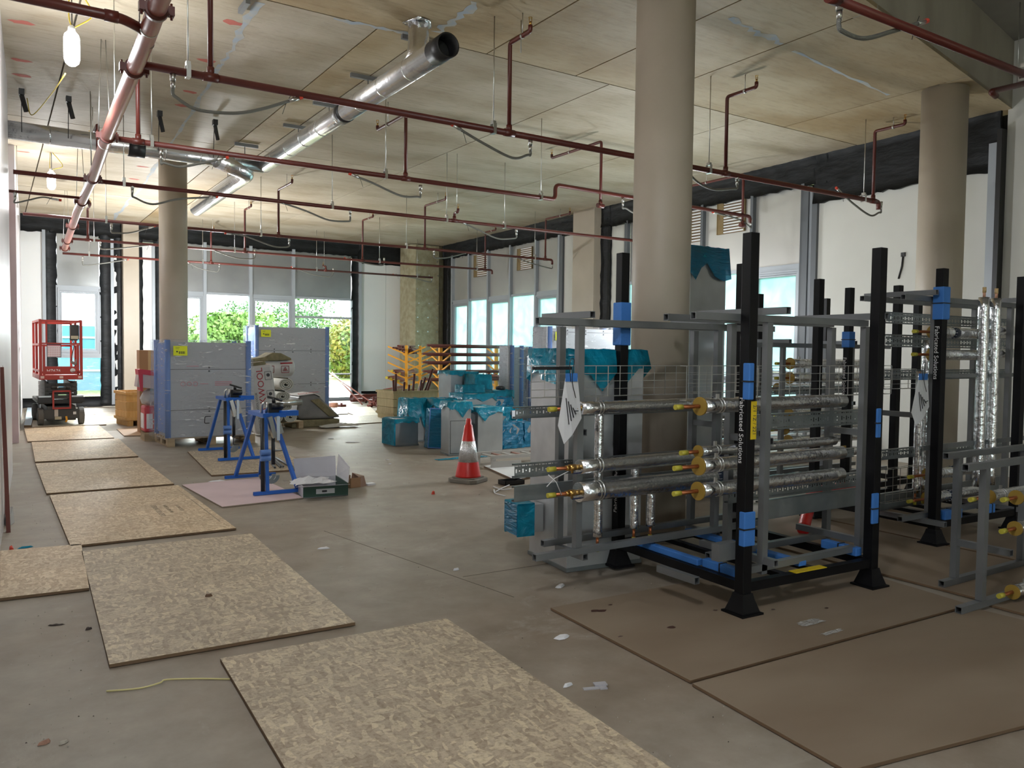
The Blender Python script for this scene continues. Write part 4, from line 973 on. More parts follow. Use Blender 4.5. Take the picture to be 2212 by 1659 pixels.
board([(0.70, 22.0), (0.49, 17.2), (0.60, 17.15), (0.86, 21.9)], 0.003, 0.05, M('pale blue foam sheet', (0.50, 0.62, 0.72), 0.6), 'pale blue foam sheets by the partition near the lift', 'foam_sheet')
board([(2.60, 21.9), (2.51, 20.0), (2.75, 20.0), (2.78, 21.9)], 0.003, 0.12, M('pale blue foam sheet', (0.50, 0.62, 0.72), 0.6), 'pale blue foam sheets stacked behind the small crate', 'foam_sheet')

# floor joint lines: shallow saw cuts
for p, q in (((2.658, 4.676), (3.972, 4.64)), ((2.327, 6.456), (2.71, 4.124)), ):
    MB().bar((p[0], p[1], 0.0005), (q[0], q[1], 0.0005), 0.006, 0.001).build('saw_cut', M('saw cut', (0.12, 0.10, 0.08), 0.9), fl)

# ================================================================ SCISSOR LIFT
lx, ly = 1.084 + 0.02, 17.3
L = thing('scissor_lift', 'red and black scissor lift with guard rails, folded down', 'lift', (lx, ly, 0.02), R(1.5))
# chassis x across (0.76), y depth (1.75)
c = MB().box(-0.24, 0.24, 0.02, 1.7, 0.09, 0.36).box(-0.30, 0.30, 0.0, 0.10, 0.12, 0.30).box(-0.37, 0.37, 0.1, 1.65, 0.40, 0.48); c.build('chassis', DKGREY, L, bevel=0.01)
for sx in (-1, 1):
    for yy in (0.14, 1.5):
        w = MB().tube([(sx * 0.29, yy, 0.165), (sx * 0.385, yy, 0.165)], 0.165, 26, smooth=False); wo_ = w.build('wheel', TYRE, L, bevel=0.012)
        MB().disc((sx * 0.388, yy, 0.165), (1, 0, 0), 0.085, 0.012, 16).build('wheel_hub', DKGREY, wo_)
    g_ = MB().box(sx * 0.385 - (0.22 if sx > 0 else 0), sx * 0.385 + (0.22 if sx < 0 else 0), -0.02, 0.10, 0.43, 0.53)
    g_.build('step_box', BLKPL, L)
    MB().box(sx * 0.27 - 0.10, sx * 0.27 + 0.10, -0.0, 0.18, 0.53, 0.56).build('step_plate', GALV, L)
# red access ladder frame
f = MB().box(-0.155, -0.125, -0.06, -0.03, 0.32, 0.66).box(0.125, 0.155, -0.06, -0.03, 0.32, 0.66).box(-0.155, 0.155, -0.06, -0.03, 0.63, 0.66).box(-0.155, 0.155, -0.06, -0.03, 0.31, 0.34)
f.build('ladder', REDPAINT, L)
MB().box(-0.12, -0.06, -0.02, 0.0, 0.17, 0.30).build('control_panel', M('worn white label', (0.55, 0.5, 0.45), 0.6), L)
MB().box(-0.115, -0.005, -0.012, 0.0, 0.11, 0.165).build('label', M('beige label', (0.45, 0.40, 0.28), 0.6), L)
MB().tube([(0.07, -0.03, 0.17), (0.08, -0.035, 0.10), (0.06, -0.03, 0.06)], 0.018, 8).build('charging_plug', YELR, L)
MB().box(0.19, 0.24, -0.012, 0.0, 0.2, 0.25).build('label', M('white label', (0.6, 0.6, 0.6), 0.6), L)
# scissor arms folded
for k in range(4):
    z = 0.52 + 0.075 * k
    a = MB()
    for sx in (-1, 1):
        a.bar((sx * 0.20, 0.1, z), (sx * 0.20, 1.6, z + 0.05), 0.035, 0.07).bar((sx * 0.25, 0.1, z + 0.05), (sx * 0.25, 1.6, z), 0.035, 0.07)
    a.box(-0.27, 0.27, 0.06, 0.12, z - 0.02, z + 0.045)
    a.build('scissor_arm', DKGREY, L)
for sx in (-1, 1): MB().tube([(sx * 0.12 - 0.05, 0.02, 0.72), (sx * 0.12 + 0.05, 0.02, 0.72)], 0.035, 10).build('pivot', DKGREY, L)
MB().box(-0.12, -0.05, 0.0, 0.02, 0.7, 0.73).build('label', M('white label', (0.6, 0.6, 0.6), 0.6), L)
MB().tube([(-0.2, 0.02, 0.60), (0.05, 0.0, 0.62), (0.2, 0.02, 0.6)], 0.012, 6).build('hydraulic_hose', BLKPL, L)
# platform
p_ = MB().box(-0.36, 0.36, -0.02, 1.72, 0.86, 0.95); p_.build('platform', REDPAINT, L, bevel=0.006)
for sx in (-0.31, 0.0, 0.31): MB().box(sx - 0.03, sx + 0.03, -0.026, -0.02, 0.885, 0.93).build('warning_label', M('pale red label', (0.6, 0.42, 0.38), 0.6), L)
MB().box(-0.27, 0.27, -0.015, 0.01, 0.96, 1.11).build('toe_board', REDPAINT, L)
def rail(m, p, q, r=0.02): m.bar(p, q, 2 * r, 2 * r)
m = MB()
for sx in (-1, 1):
    rail(m, (sx * 0.335, 0.0, 0.95), (sx * 0.335, 0.0, 1.98), 0.024); rail(m, (sx * 0.335, 1.68, 0.95), (sx * 0.335, 1.68, 1.98)); rail(m, (sx * 0.335, 0.9, 0.95), (sx * 0.335, 0.9, 1.98))
    rail(m, (sx * 0.335, 0, 1.97), (sx * 0.335, 1.7, 1.97)); rail(m, (sx * 0.335, 0, 1.52), (sx * 0.335, 1.7, 1.52)); rail(m, (sx * 0.335, 0, 1.02), (sx * 0.335, 1.7, 1.02))
    rail(m, (sx * 0.28, 0.0, 0.95), (sx * 0.28, 0.0, 1.52))
rail(m, (-0.335, 0, 1.96), (0.335, 0, 1.96)); rail(m, (-0.335, 0, 1.54), (0.335, 0, 1.54), 0.014); rail(m, (-0.335, 1.68, 1.96), (0.335, 1.68, 1.96)); rail(m, (-0.335, 1.68, 1.5), (0.335, 1.68, 1.5))
rail(m, (-0.235, 0.02, 1.54), (-0.235, 0.02, 1.96), 0.014); rail(m, (-0.335, 0, 1.0), (0.335, 0, 1.0), 0.02)
m.build('guard_rail', REDPAINT, L)
dp = MB().box(-0.235, 0.0, -0.035, -0.015, 1.28, 1.53).build('sign_board', BLKPL, L)
MB().box(-0.225, -0.01, -0.038, -0.035, 1.29, 1.515).build('safety_sheet', M('pale sign sheet', (0.72, 0.66, 0.68), 0.5), dp)
sg = MB().box(-0.225, -0.01, -0.040, -0.038, 1.495, 1.515)
for r_ in range(6):
    for k in range(7): sg.box(-0.219 + 0.0305 * k, -0.202 + 0.0305 * k, -0.040, -0.038, 1.30 + 0.032 * r_, 1.311 + 0.032 * r_)
sg.build('printed_symbols', M('dark red print', (0.40, 0.10, 0.14), 0.6), dp)
cb = MB().box(0.16, 0.31, 0.03, 0.16, 1.62, 1.90).box(0.15, 0.28, -0.01, 0.04, 1.60, 1.70); cb.build('control_box', DKGREY, L, bevel=0.008)
MB().box(0.165, 0.29, -0.02, -0.01, 1.63, 1.69).build('label', M('beige label', (0.45, 0.40, 0.28), 0.6), L)
MB().tube(spline([(0.2, 0.02, 1.6), (0.22, 0.03, 1.5), (0.19, 0.02, 1.35), (0.17, 0.02, 1.2), (0.22, 0.02, 1.18)], 6), 0.008, 6).build('cable', BLKPL, L)
MB().tube(spline([(0.17, 0.02, 1.2), (0.24, 0.0, 1.16), (0.27, 0.02, 1.24)], 6), 0.025, 8).build('coiled_cable', M('grey brown cable', (0.2, 0.17, 0.15), 0.7), L)
text('H7676', 0.085, WHINK, L, (-0.24, -0.018, 1.0), (R(90), 0, 0), 'lettering', sx=1.0)
MB().disc((0.19, -0.018, 1.035), (0, 1, 0), 0.043, 0.004, 22).build('round_sticker', M('white label', (0.6, 0.6, 0.6), 0.6), L)

# ================================================================ TIMBER CRATES
def crate(name, loc, rz, w, d, h, mat, label, rows=3):
    t = thing(name, label, 'crate', loc, rz)
    hb = h - 0.10
    for k in range(rows):
        z0 = 0.10 + hb * k / rows; z1 = 0.10 + hb * (k + 1) / rows - 0.010
        MB().box(0, w, 0, 0.02, z0, z1).build('plank', mat, t)
        MB().box(0, w, d - 0.02, d, z0, z1).build('plank', mat, t)
        MB().box(0, 0.02, 0.021, d - 0.021, z0, z1).build('plank', mat, t)
        MB().box(w - 0.02, w, 0.021, d - 0.021, z0, z1).build('plank', mat, t)
    for z in (0.115, h - 0.055):
        MB().box(-0.022, w + 0.022, -0.022, -0.001, z, z + 0.05).build('batten', mat, t); MB().box(-0.022, -0.001, 0, d, z, z + 0.05).build('batten', mat, t)
        MB().box(w + 0.001, w + 0.022, 0, d, z, z + 0.05).build('batten', mat, t); MB().box(-0.022, w + 0.022, d + 0.001, d + 0.022, z, z + 0.05).build('batten', mat, t)
    MB().box(0.02, w - 0.02, 0.02, d - 0.02, 0.10, 0.13).build('crate_floor', mat, t)
    for k in range(3):
        x = 0.02 + (w - 0.14) * k / 2; MB().box(x, x + 0.1, 0, d, 0, 0.098).build('runner', mat, t)
    return t
crate('timber_crate', (2.14, 16.72, 0.002), R(8), 0.56, 0.75, 0.66, PINE2, 'small warm-coloured timber crate beside the window pier')
CX, CY = (7.232, 15.798)
crate('timber_crate', (CX, CY, 0.002), R(5), 1.13, 0.74, 0.63, PINE, 'larger pale timber crate holding upright pipe offcuts')
def offcut(x, y, z, ln, tx, ty, r=0.024, lab='dark red pipe offcut standing in the larger timber crate', grp='pipe offcuts standing in the crate'):
    o = MB().pipe_open((0, 0, 0), (0, 0, ln), r, 0.004, 10).build('pipe_offcut', REDP); o.location = (x, y, z); o.rotation_euler = (ty, tx, 0)
    tag(o, lab, 'pipe', grp); return o
cr27 = Matrix.Rotation(R(5), 3, 'Z')
OFFL = ['leaning one near the crate middle', 'short one near the crate middle', 'upright one first of the row', 'second of the row, nearly upright', 'short leaning one at the front', 'third of the leaning row', 'one behind the third of the leaning row', 'short one at the front of the leaning row', 'longest one, leaning far out', 'last of the leaning row', 'shorter one of the pair apart from the rest', 'taller one of the pair apart from the rest']
for ki, (u, v, ln, tx, ty) in enumerate(((0.50, 0.5, 0.66, 0.06, 0.05), (0.56, 0.4, 0.60, 0.10, 0.0), (0.62, 0.3, 0.85, 0.06, 0.05), (0.68, 0.35, 0.72, 0.02, 0.02), (0.70, 0.22, 0.66, 0.2, 0.0),
                         (0.72, 0.28, 0.80, 0.30, 0.0), (0.74, 0.4, 0.74, 0.32, -0.1), (0.78, 0.2, 0.72, 0.33, 0.1), (0.78, 0.3, 1.02, 0.38, 0.0), (0.82, 0.36, 0.80, 0.38, 0.0), (0.10, 0.15, 0.72, -0.03, 0.0), (0.16, 0.2, 0.85, 0.0, 0.02))):
    p = cr27 @ Vector((u, v, 0)); offcut(CX + p.x, CY + p.y, 0.14, ln, tx, ty, 0.026, 'dark red pipe offcut in the crate, ' + OFFL[ki])

# ================================================================ PALLETS AND WRAPPED PANEL PACKS
def pallet(loc, rz, w, d, label, h=0.14):
    t = thing('pallet', label, 'pallet', loc, rz)
    n = 6
    for k in range(n):
        y = (d - 0.1) * k / (n - 1); MB().box(0, w, y, y + 0.1, h - 0.022, h).build('deck_board', PALLET, t)
    for k in range(3):
        x = (w - 0.1) * k / 2
        MB().box(x, x + 0.1, 0, d, 0, 0.022).build('runner', PALLET, t); MB().box(x, x + 0.1, 0, d, h - 0.044, h - 0.022).build('stringer', PALLET, t)
        for j in range(3):
            y = (d - 0.14) * j / 2; MB().box(x, x + 0.1, y, y + 0.14, 0.022, h - 0.044).build('block', PALLET, t)
    return t
PANELG = M('grey cabinet panel', (0.36, 0.37, 0.38), 0.45, c2=(0.39, 0.40, 0.41), sc=0.6)
FOAMB = M('blue foam corner strip', (0.09, 0.20, 0.50), 0.55)
def pack(loc, rz, w, d, h, label, lines, ink=True, lab_y=0.9, lab=True, side=None):
    """grey flat panels on edge, blue foam corners, all under clear wrap"""
    t = thing('wrapped_panel_pack', label, 'pack', loc, rz)
    nb = 4
    for k in range(nb):
        y0 = d * k / nb; MB().box(0.05, w - 0.05, y0, y0 + d / nb - 0.008, 0.0, h - 0.03).build('panel', PANELG, t)
    m = MB()
    for f_ in lines:
        z = f_ * h; m.box(0.05, w - 0.06, -0.003, 0.0, z - 0.004, z + 0.004)
        for u in ((0.5,) if ink else (0.25, 0.5, 0.75)): m.disc((w * u, -0.003, z + 0.028), (0, 1, 0), 0.014, 0.006, 10).disc((w * u, -0.003, z - 0.028), (0, 1, 0), 0.014, 0.006, 10)
    m.build('panel_joint', DKGREY, t)
    for (x, y) in ((0.0, -0.03), (w - 0.06, -0.03), (0.0, d - 0.03), (w - 0.06, d - 0.03)):
        MB().tube([(x + 0.03, y + 0.03, 0), (x + 0.03, y + 0.03, h)], 0.042, 12).build('corner_strip', FOAMB, t)
    if side: MB().box(-0.045, 0.0, 0.0, d - 0.0, 0.0, h - 0.005).build('crinkled_side', side, t, bevel=0.02)
    else: MB().box(0.03, 0.05, 0.04, d - 0.04, 0.05, h - 0.05).build('foam_sheet', FOAMB, t)
    # wrap: loose skin
    n = 14; mz = 9; vs = []; fs = []
    prof = []
    for k in range(n): prof.append((w * k / n, -0.05))
    for k in range(4): prof.append((w + 0.035, -0.045 + (d + 0.08) * k / 4))
    for k in range(n): prof.append((w - w * k / n, d + 0.045))
    for k in range(4): prof.append((-0.05, d + 0.045 - (d + 0.09) * k / 4))
    N = len(prof); rnd = random.Random(int(w * 100) + int(loc[1]))
    for j in range(mz + 1):
        z = -0.02 + (h + 0.03) * j / mz
        for i, (x, y) in enumerate(prof):
            fl_ = 0.05 * (1 - j / mz) ** 3 if i > N - 6 or i == 0 else 0
            vs.append((x - fl_ + rnd.uniform(-0.008, 0.008), y - fl_ * 0.4 + rnd.uniform(-0.008, 0.008), z + rnd.uniform(-0.01, 0.01) - (0.02 * math.sin(i / n * PI) if j == mz and i < n else 0)))
    for j in range(mz):
        for i in range(N): fs.append((j * N + i, j * N + (i + 1) % N, (j + 1) * N + (i + 1) % N, (j + 1) * N + i))
    fs.append(tuple(mz * N + i for i in range(N)))
    MB().add(vs, fs, True).build('stretch_wrap', WRAP, t)
    if lab:
        lb = MB().box(0.10, 0.30, -0.066, -0.062, h - 0.235, h - 0.09).build('yellow_label', LABELY, t)
        b_ = MB()
        for k in range(9): b_.box(0.18 + 0.01 * k, 0.184 + 0.01 * k + 0.003 * (k % 3 == 0), -0.068, -0.066, h - 0.21, h - 0.17)
        b_.box(0.14, 0.165, -0.068, -0.066, h - 0.185, h - 0.165).box(0.13, 0.19, -0.068, -0.066, h - 0.118, h - 0.114).box(0.13, 0.18, -0.068, -0.066, h - 0.135, h - 0.131)
        b_.build('barcode', INK, lb)
    if ink:
        q = MB(); z = h * 0.55
        for k, (x, s) in enumerate(((0.25, 0.032), (0.34, 0.032), (0.43, 0.032))):
            for a in range(10): q.bar((x + s * math.cos(a * 0.628), -0.004, z + s * math.sin(a * 0.628)), (x + s * math.cos((a + 1) * 0.628), -0.004, z + s * math.sin((a + 1) * 0.628)), 0.004, 0.007)
        q.box(0.50, 0.62, -0.004, -0.001, z - 0.005, z + 0.003)
        for dz_ in (-0.025, 0.0, 0.025): q.box(0.72, 0.98, -0.004, -0.001, z + dz_ - 0.004, z + dz_ + 0.006)
        q.box(0.30, 0.48, -0.004, -0.001, h * 0.73, h * 0.73 + 0.008)
        q.build('red_printing', PINKINK, t)
    return t
pallet((2.23, 13.0, 0.002), R(2), 1.32, 0.95, 'timber pallet under the nearer wrapped panel pack')
pack((2.20, 12.98, 0.145), R(2), 1.27, 0.78, 1.485, 'grey panel pack with faded red printing under clear wrap', (0.28, 0.70))
pallet((4.66, 16.72, 0.002), R(-1), 1.45, 0.95, 'timber pallet hidden under the farther wrapped panel pack')
pack((4.55, 16.7, 0.145), R(-1), 1.55, 0.75, 1.84, 'taller grey panel pack under clear wrap behind the insulation rolls', (0.34, 0.72), ink=False)
# more wrapped packs in front of the side windows
pallet((8.35, 12.95, 0.002), R(0), 0.9, 0.5, 'timber pallet under the bright wrapped pack beside the yellow rack')
pk = pack((8.37, 12.95, 0.145), R(0), 0.28, 0.36, 1.48, 'narrow bright wrapped pack beside the yellow pipe rack', (), ink=False, lab=False, side=CRINK)
pk2 = pack((8.80, 12.95, 0.145), R(0), 0.44, 0.36, 1.46, 'narrow wrapped pack with blue foam edge behind the white duct', (), ink=False, lab=False, side=CRINK)
pallet((7.82, 11.0, 0.002), R(0), 1.6, 0.5, 'timber pallet under the long wrapped pack behind the tall ducts')
pk3 = pack((7.86, 11.0, 0.145), R(0), 1.58, 0.42, 1.80, 'long wrapped panel pack with yellow label behind the tall ducts', (0.95,), ink=False, side=CRINK)

# ================================================================ INSULATION
SLEEVE = M('printed white sleeve', (0.52, 0.50, 0.48), 0.4, c2=(0.58, 0.56, 0.54), sc=4)
WOOL = M('olive mineral wool', (0.17, 0.145, 0.08), 0.95, c2=(0.24, 0.21, 0.12), sc=8, bump=0.7, bsc=40)
WOOLL = M('pale wool mat', (0.42, 0.41, 0.36), 0.85, c2=(0.50, 0.49, 0.43), sc=8)
pallet((3.92, 14.72, 0.002), R(14), 1.1, 1.0, 'timber pallet under the stacked insulation rolls')
# leaning sleeve pack with big red lettering
s = thing('insulation_pack', 'printed insulation sleeve standing on end with red lettering', 'insulation pack', (4.02, 13.95, 0.02), R(-2), ry=R(-7))
b = MB().box(-0.20, 0.22, 0.0, 0.32, 0.03, 1.22); o = b.build('sleeve', SLEEVE, s, bevel=0.05)
MB().box(-0.18, 0.12, 0.03, 0.3, 1.20, 1.27).build('wool_end', WOOL, s, bevel=0.02)
text('ROCKWOOL', 0.155, INKR, s, (0.035, -0.004, 0.20), (R(90), R(-90), 0), 'lettering', 0.001, sx=1.05)
text('WWW.ROCKWOOL.CO.UK', 0.05, INK, s, (-0.10, -0.004, 0.12), (R(90), R(-90), 0), 'lettering', 0.001)
q = MB()
for z in (0.62, 0.95):
    for a_, b_ in (((0.07, z), (0.18, z)), ((0.18, z), (0.18, z + 0.14)), ((0.18, z + 0.14), (0.07, z + 0.14)), ((0.07, z + 0.14), (0.07, z))): q.bar((a_[0], -0.004, a_[1]), (b_[0], -0.004, b_[1]), 0.004, 0.006)
    q.disc((0.125, -0.004, z + 0.08), (0, 1, 0), 0.03, 0.003, 12)
q.build('printed_symbol', INK, s)
def roll(loc, rz, r, ln, mat, label, foil=False, turns=3.2, flat=0.8, core=WOOLL):
    t = thing('insulation_roll', label, 'insulation roll', loc, rz, group='insulation rolls stacked on the pallet')
    t['group'] = 'insulation rolls stacked on the pallet'
    # spiral section extruded along y; seen end faces viewer (-y)
    n = int(turns * 22); th = r / (turns + 0.4) * 0.62; vs = []; fs = []
    for k in range(n + 1):
        a = 2 * PI * turns * k / n; rr = 0.015 + (r - th - 0.015) * k / n
        for q_ in (rr, rr + th):
            x = math.cos(a) * q_; z = math.sin(a) * q_ * flat
            vs += [(x, 0, z), (x, ln, z)]
    for k in range(n):
        i = 4 * k; fs += [(i, i + 4, i + 5, i + 1), (i + 2, i + 3, i + 7, i + 6), (i, i + 2, i + 6, i + 4), (i + 1, i + 5, i + 7, i + 3)]
    MB().add(vs, fs).build('rolled_mat', core, t)
    if foil:
        m = MB().tube([(0, 0.01, 0), (0, ln - 0.01, 0)], r * 1.01, 24, cap=False); m.v = [(x, y, z * flat) for x, y, z in m.v]; m.build('foil_facing', mat, t)
    return t
A14 = R(6)
roll((4.62, 14.62, 0.255), A14, 0.135, 1.0, WOOLL, 'bottom insulation roll next to the dark slumped pack', flat=0.8)
roll((4.36, 14.60, 0.255), A14, 0.13, 1.0, WOOLL, 'bottom insulation roll, second from the dark slumped pack', flat=0.8)
roll((4.11, 14.60, 0.255), A14, 0.13, 1.0, WOOLL, 'bottom insulation roll beside the lettered sleeve', flat=0.8)
roll((4.48, 14.63, 0.44), A14, 0.18, 0.95, FOIL, 'insulation roll with bright foil edge above the bottom rolls', foil=True, flat=0.42)
roll((4.47, 14.60, 0.64), R(4), 0.15, 0.9, WOOLL, 'oval insulation roll just under the topmost round one', flat=0.72)
roll((4.18, 14.64, 0.66), R(4), 0.15, 0.9, WOOLL, 'insulation roll in shadow beside the lettered sleeve', flat=0.8)
roll((4.53, 14.60, 0.86), R(4), 0.155, 0.95, WOOLL, 'topmost spiral insulation roll with round end', flat=0.82)
r2 = thing('insulation_roll', 'foil-faced insulation roll lying across the stack', 'insulation roll', (4.22, 14.50, 0.53), 0, group='insulation rolls stacked on the pallet')
m = MB().tube([(0.05, 0, 0.0), (0.58, 0.03, 0.0)], 0.055, 22); m.build('foil_facing', FOILD, r2)
r3 = thing('insulation_pack', 'full printed insulation roll lying on top of the stack', 'insulation pack', (3.90, 14.62, 1.14), R(4))
MB().tube([(0, 0, 0.0), (0.04, 0, 0), (0.74, 0.02, 0.03), (0.78, 0.02, 0.03)], [0.13, 0.165, 0.165, 0.13], 26).build('sleeve', SLEEVE, r3)
MB().tube([(0.50, -0.135, 0.105), (0.72, -0.13, 0.115)], 0.015, 6).build('red_band', INKR, r3)
q = MB()
for x in (0.30, 0.58):
    for k in range(4):
        dx, dz_ = ((-0.07, -0.06), (0.07, -0.06), (0.07, 0.06), (-0.07, 0.06))[k]; ex, ez = ((0.07, -0.06), (0.07, 0.06), (-0.07, 0.06), (-0.07, -0.06))[k]
        q.bar((x + dx, -0.158, dz_), (x + ex, -0.158, ez), 0.005, 0.012)
    q.bar((x - 0.04, -0.164, -0.035), (x, -0.164, 0.04), 0.005, 0.01); q.bar((x + 0.04, -0.164, -0.035), (x, -0.164, 0.04), 0.005, 0.01); q.disc((x, -0.164, -0.01), (0, 1, 0), 0.022, 0.004, 10)
q.build('printed_symbol', M('red brown ink', (0.25, 0.06, 0.06), 0.6), r3, kind='stuff')
o = MB().prism([(-0.52, -0.05), (-0.15, 0.0), (0.05, 0.09), (0.25, 0.08), (0.50, -0.02), (0.50, -0.06), (-0.52, -0.09)], -0.25, 0.25, 'y').build('wool_offcut', WOOL, bevel=0.02)
o.location = (4.22, 14.72, 1.36); o.scale = (0.75, 1, 0.9); tag(o, 'olive mineral wool offcut draped over the top roll', 'offcut')
# slumped dark pack and slab beneath
t = thing('insulation_pack', 'slumped insulation pack in dark torn sleeve leaning beside the rolls', 'insulation pack', (4.90, 15.1, 0.15), R(4))
MB().prism([(0.0, 0.08), (0.06, 0.46), (0.36, 0.49), (0.48, 0.43), (0.92, 0.02), (0.70, 0.0), (0.08, 0.0)], 0.02, 0.62, 'y').build('sleeve', M('dark grey sleeve', (0.13, 0.125, 0.12), 0.4, c2=(0.20, 0.19, 0.18), sc=3, bump=0.3, bsc=6), t, bevel=0.04)
MB().prism([(0.28, 0.37), (0.44, 0.40), (0.84, 0.05), (0.66, 0.04)], -0.005, 0.03, 'y').build('wool_end', WOOL, t, bevel=0.01)
MB().prism([(0.05, 0.455), (0.36, 0.49), (0.49, 0.43), (0.48, 0.455), (0.36, 0.51), (0.05, 0.475)], 0.01, 0.6, 'y').build('printed_band', SLEEVE, t, bevel=0.004)
text('ROCKWOOL', 0.075, INKR, t, (0.05, 0.06, 0.482), (R(20), R(-5), 0), 'lettering', 0.001)
o = MB().box(0, 0.98, 0, 0.55, 0, 0.14).build('wool_slab', WOOL, bevel=0.02); o.location = (4.78, 15.04, 0.004); o.rotation_euler = (0, 0, R(3))
tag(o, 'olive wool slab on the floor under the slumped pack', 'insulation slab')
def crumple(name, loc, sx, sy, sz, mat, label, cat, seed=1, n=9, group=None, flat=False):
    rnd = random.Random(seed); vs = []; fs = []
    for j in range(n + 1):
        for i in range(n + 1):
            u = i / n - 0.5; v = j / n - 0.5; e_ = 1 - max(abs(u), abs(v)) * 1.9
            vs.append((u * sx * (1 + rnd.uniform(-0.15, 0.15)), v * sy * (1 + rnd.uniform(-0.15, 0.15)), max(0.001, sz * max(0, e_ + 0.12) ** 0.6 * rnd.uniform(0.35, 1.0))))
    for j in range(n):
        for i in range(n):
            a = j * (n + 1) + i; fs.append((a, a + 1, a + n + 2, a + n + 1))
    o = MB().add(vs, fs).build(name, mat); o.location = loc; tag(o, label, cat, group); return o
crumple('plastic_sheet', (5.65, 14.85, 0.004), 0.75, 0.3, 0.10, M('dirty white plastic', (0.5, 0.49, 0.47), 0.4), 'crumpled white plastic sheet at the end of the wool slab', 'sheet', 3)

# red and white packs behind the nearer panel pack
pallet((2.05, 13.97, 0.002), R(0), 0.3, 0.42, 'timber pallet under the red printed bags')
t = thing('printed_bag_stack', 'red printed bag behind the nearer wrapped panel pack', 'bag', (2.05, 13.97, 0.145))
MB().box(0, 0.29, 0, 0.40, 0.0, 0.42).build('bag', M('red printed bag', (0.50, 0.05, 0.07), 0.5), t, bevel=0.03)
m = MB().box(0.03, 0.12, -0.006, 0.0, 0.06, 0.30).box(0.15, 0.23, -0.006, 0.0, 0.04, 0.32).box(-0.006, 0.0, 0.05, 0.35, 0.06, 0.3); m.build('white_printing', PAPER, t)
t = thing('plastic_bag', 'crumpled clear white bag on top of the red printed bag', 'bag', (2.05, 13.98, 0.57))
MB().lathe([(0.05, 0.0), (0.14, 0.03), (0.17, 0.12), (0.12, 0.22), (0.06, 0.27)], (0.13, 0.2, 0), 14).build('bag_body', film('milky bag', (0.55, 0.55, 0.56), 0.2, r=0.3), t)
t = thing('insulation_board_pack', 'white pack with red ends leaning behind the nearer wrapped panel pack', 'insulation pack', (1.93, 13.98, 0.80), 0, ry=R(8))
MB().box(0.0, 0.32, 0, 0.3, 0.08, 0.36).build('board_sheets', M('pinkish white sheet', (0.55, 0.47, 0.47), 0.6), t, bevel=0.01)
MB().prism([(-0.02, 0.36), (0.06, 0.02), (0.1, 0.02), (0.05, 0.37)], -0.01, 0.31, 'y').box(0.0, 0.33, -0.012, -0.002, 0.29, 0.37).build('red_sleeve', M('red sleeve', (0.55, 0.04, 0.07), 0.5), t)
t = thing('cardboard_box', 'brown carton standing upright behind the nearer wrapped pack', 'box', (2.17, 15.3, 0.0))
MB().box(0, 0.32, 0, 0.3, 0.002, 1.46).build('carton', CARD, t, bevel=0.004); MB().box(0.14, 0.19, -0.002, 0, 0.9, 1.45).build('tape', M('parcel tape', (0.5, 0.36, 0.2), 0.3), t)

# ================================================================ CONE
cn = thing('traffic_cone', 'red and white traffic cone on a grey rubber base', 'cone', (4.647, 8.076, 0.002), R(30))
MB().prism([(-0.19, -0.13), (-0.13, -0.19), (0.13, -0.19), (0.19, -0.13), (0.19, 0.13), (0.13, 0.19), (-0.13, 0.19), (-0.19, 0.13)], 0, 0.045).build('base', M('grey rubber base', (0.20, 0.18, 0.15), 0.85), cn, bevel=0.008)
MB().prism([(-0.15, -0.11), (-0.11, -0.15), (0.11, -0.15), (0.15, -0.11), (0.15, 0.11), (0.11, 0.15), (-0.11, 0.15), (-0.15, 0.11)], 0.045, 0.058).build('base_top', M('grey rubber base', (0.20, 0.18, 0.15), 0.85), cn)
CRED = M('cone red plastic', (0.60, 0.02, 0.015), 0.35)
MB().lathe([(0.150, 0.058), (0.146, 0.075), (0.045, 0.66), (0.034, 0.665), (0.030, 0.725), (0.022, 0.735)], (0, 0, 0), 36).build('cone_body', CRED, cn)
def cr_at(z): return 0.146 + (0.045 - 0.146) * (z - 0.075) / (0.66 - 0.075) + 0.002
MB().lathe([(cr_at(0.235), 0.235), (cr_at(0.475), 0.475)], (0, 0, 0), 36).build('reflective_sleeve', M('reflective sleeve', (0.62, 0.62, 0.64), 0.3, m=0.6, c2=(0.75, 0.75, 0.76), sc=30, bump=0.5, bsc=60), cn)

# ================================================================ SHEET-METAL DUCT PIECES WITH BLUE FILM OVER THE OPENINGS
def film_cap(par, w, d, h, skirt=0.10, seed=1, mat=None, name='film_cover', g=0.012, peak=None):
    """blue film stretched over the top with an uneven hanging skirt"""
    rnd = random.Random(seed); n = 7; ring = []
    for k in range(n): ring.append((-g + (w + 2 * g) * k / n, -g))
    for k in range(n): ring.append((w + g, -g + (d + 2 * g) * k / n))
    for k in range(n): ring.append((w + g - (w + 2 * g) * k / n, d + g))
    for k in range(n): ring.append((-g, d + g - (d + 2 * g) * k / n))
    N = len(ring); vs = []
    for (x, y) in ring: vs.append((x, y, h + 0.012 + rnd.uniform(-0.004, 0.01)))
    for i, (x, y) in enumerate(ring):
        s = skirt * rnd.uniform(0.5, 1.3)
        if peak and i == peak[0]: s = peak[1]
        if peak and i in (peak[0] - 1, peak[0] + 1): s = max(s, peak[1] * 0.6)
        o = rnd.uniform(0.0, 0.022); vs.append((x + (o if x > w / 2 else -o), y + (o if y > d / 2 else -o), h - s))
    vs.append((w / 2, d / 2, h - 0.01))
    fs = [(i, (i + 1) % N, N + (i + 1) % N, N + i) for i in range(N)] + [(i, 2 * N, (i + 1) % N) for i in range(N)]
    return MB().add(vs, fs, True).build(name, mat or BFILM, par)
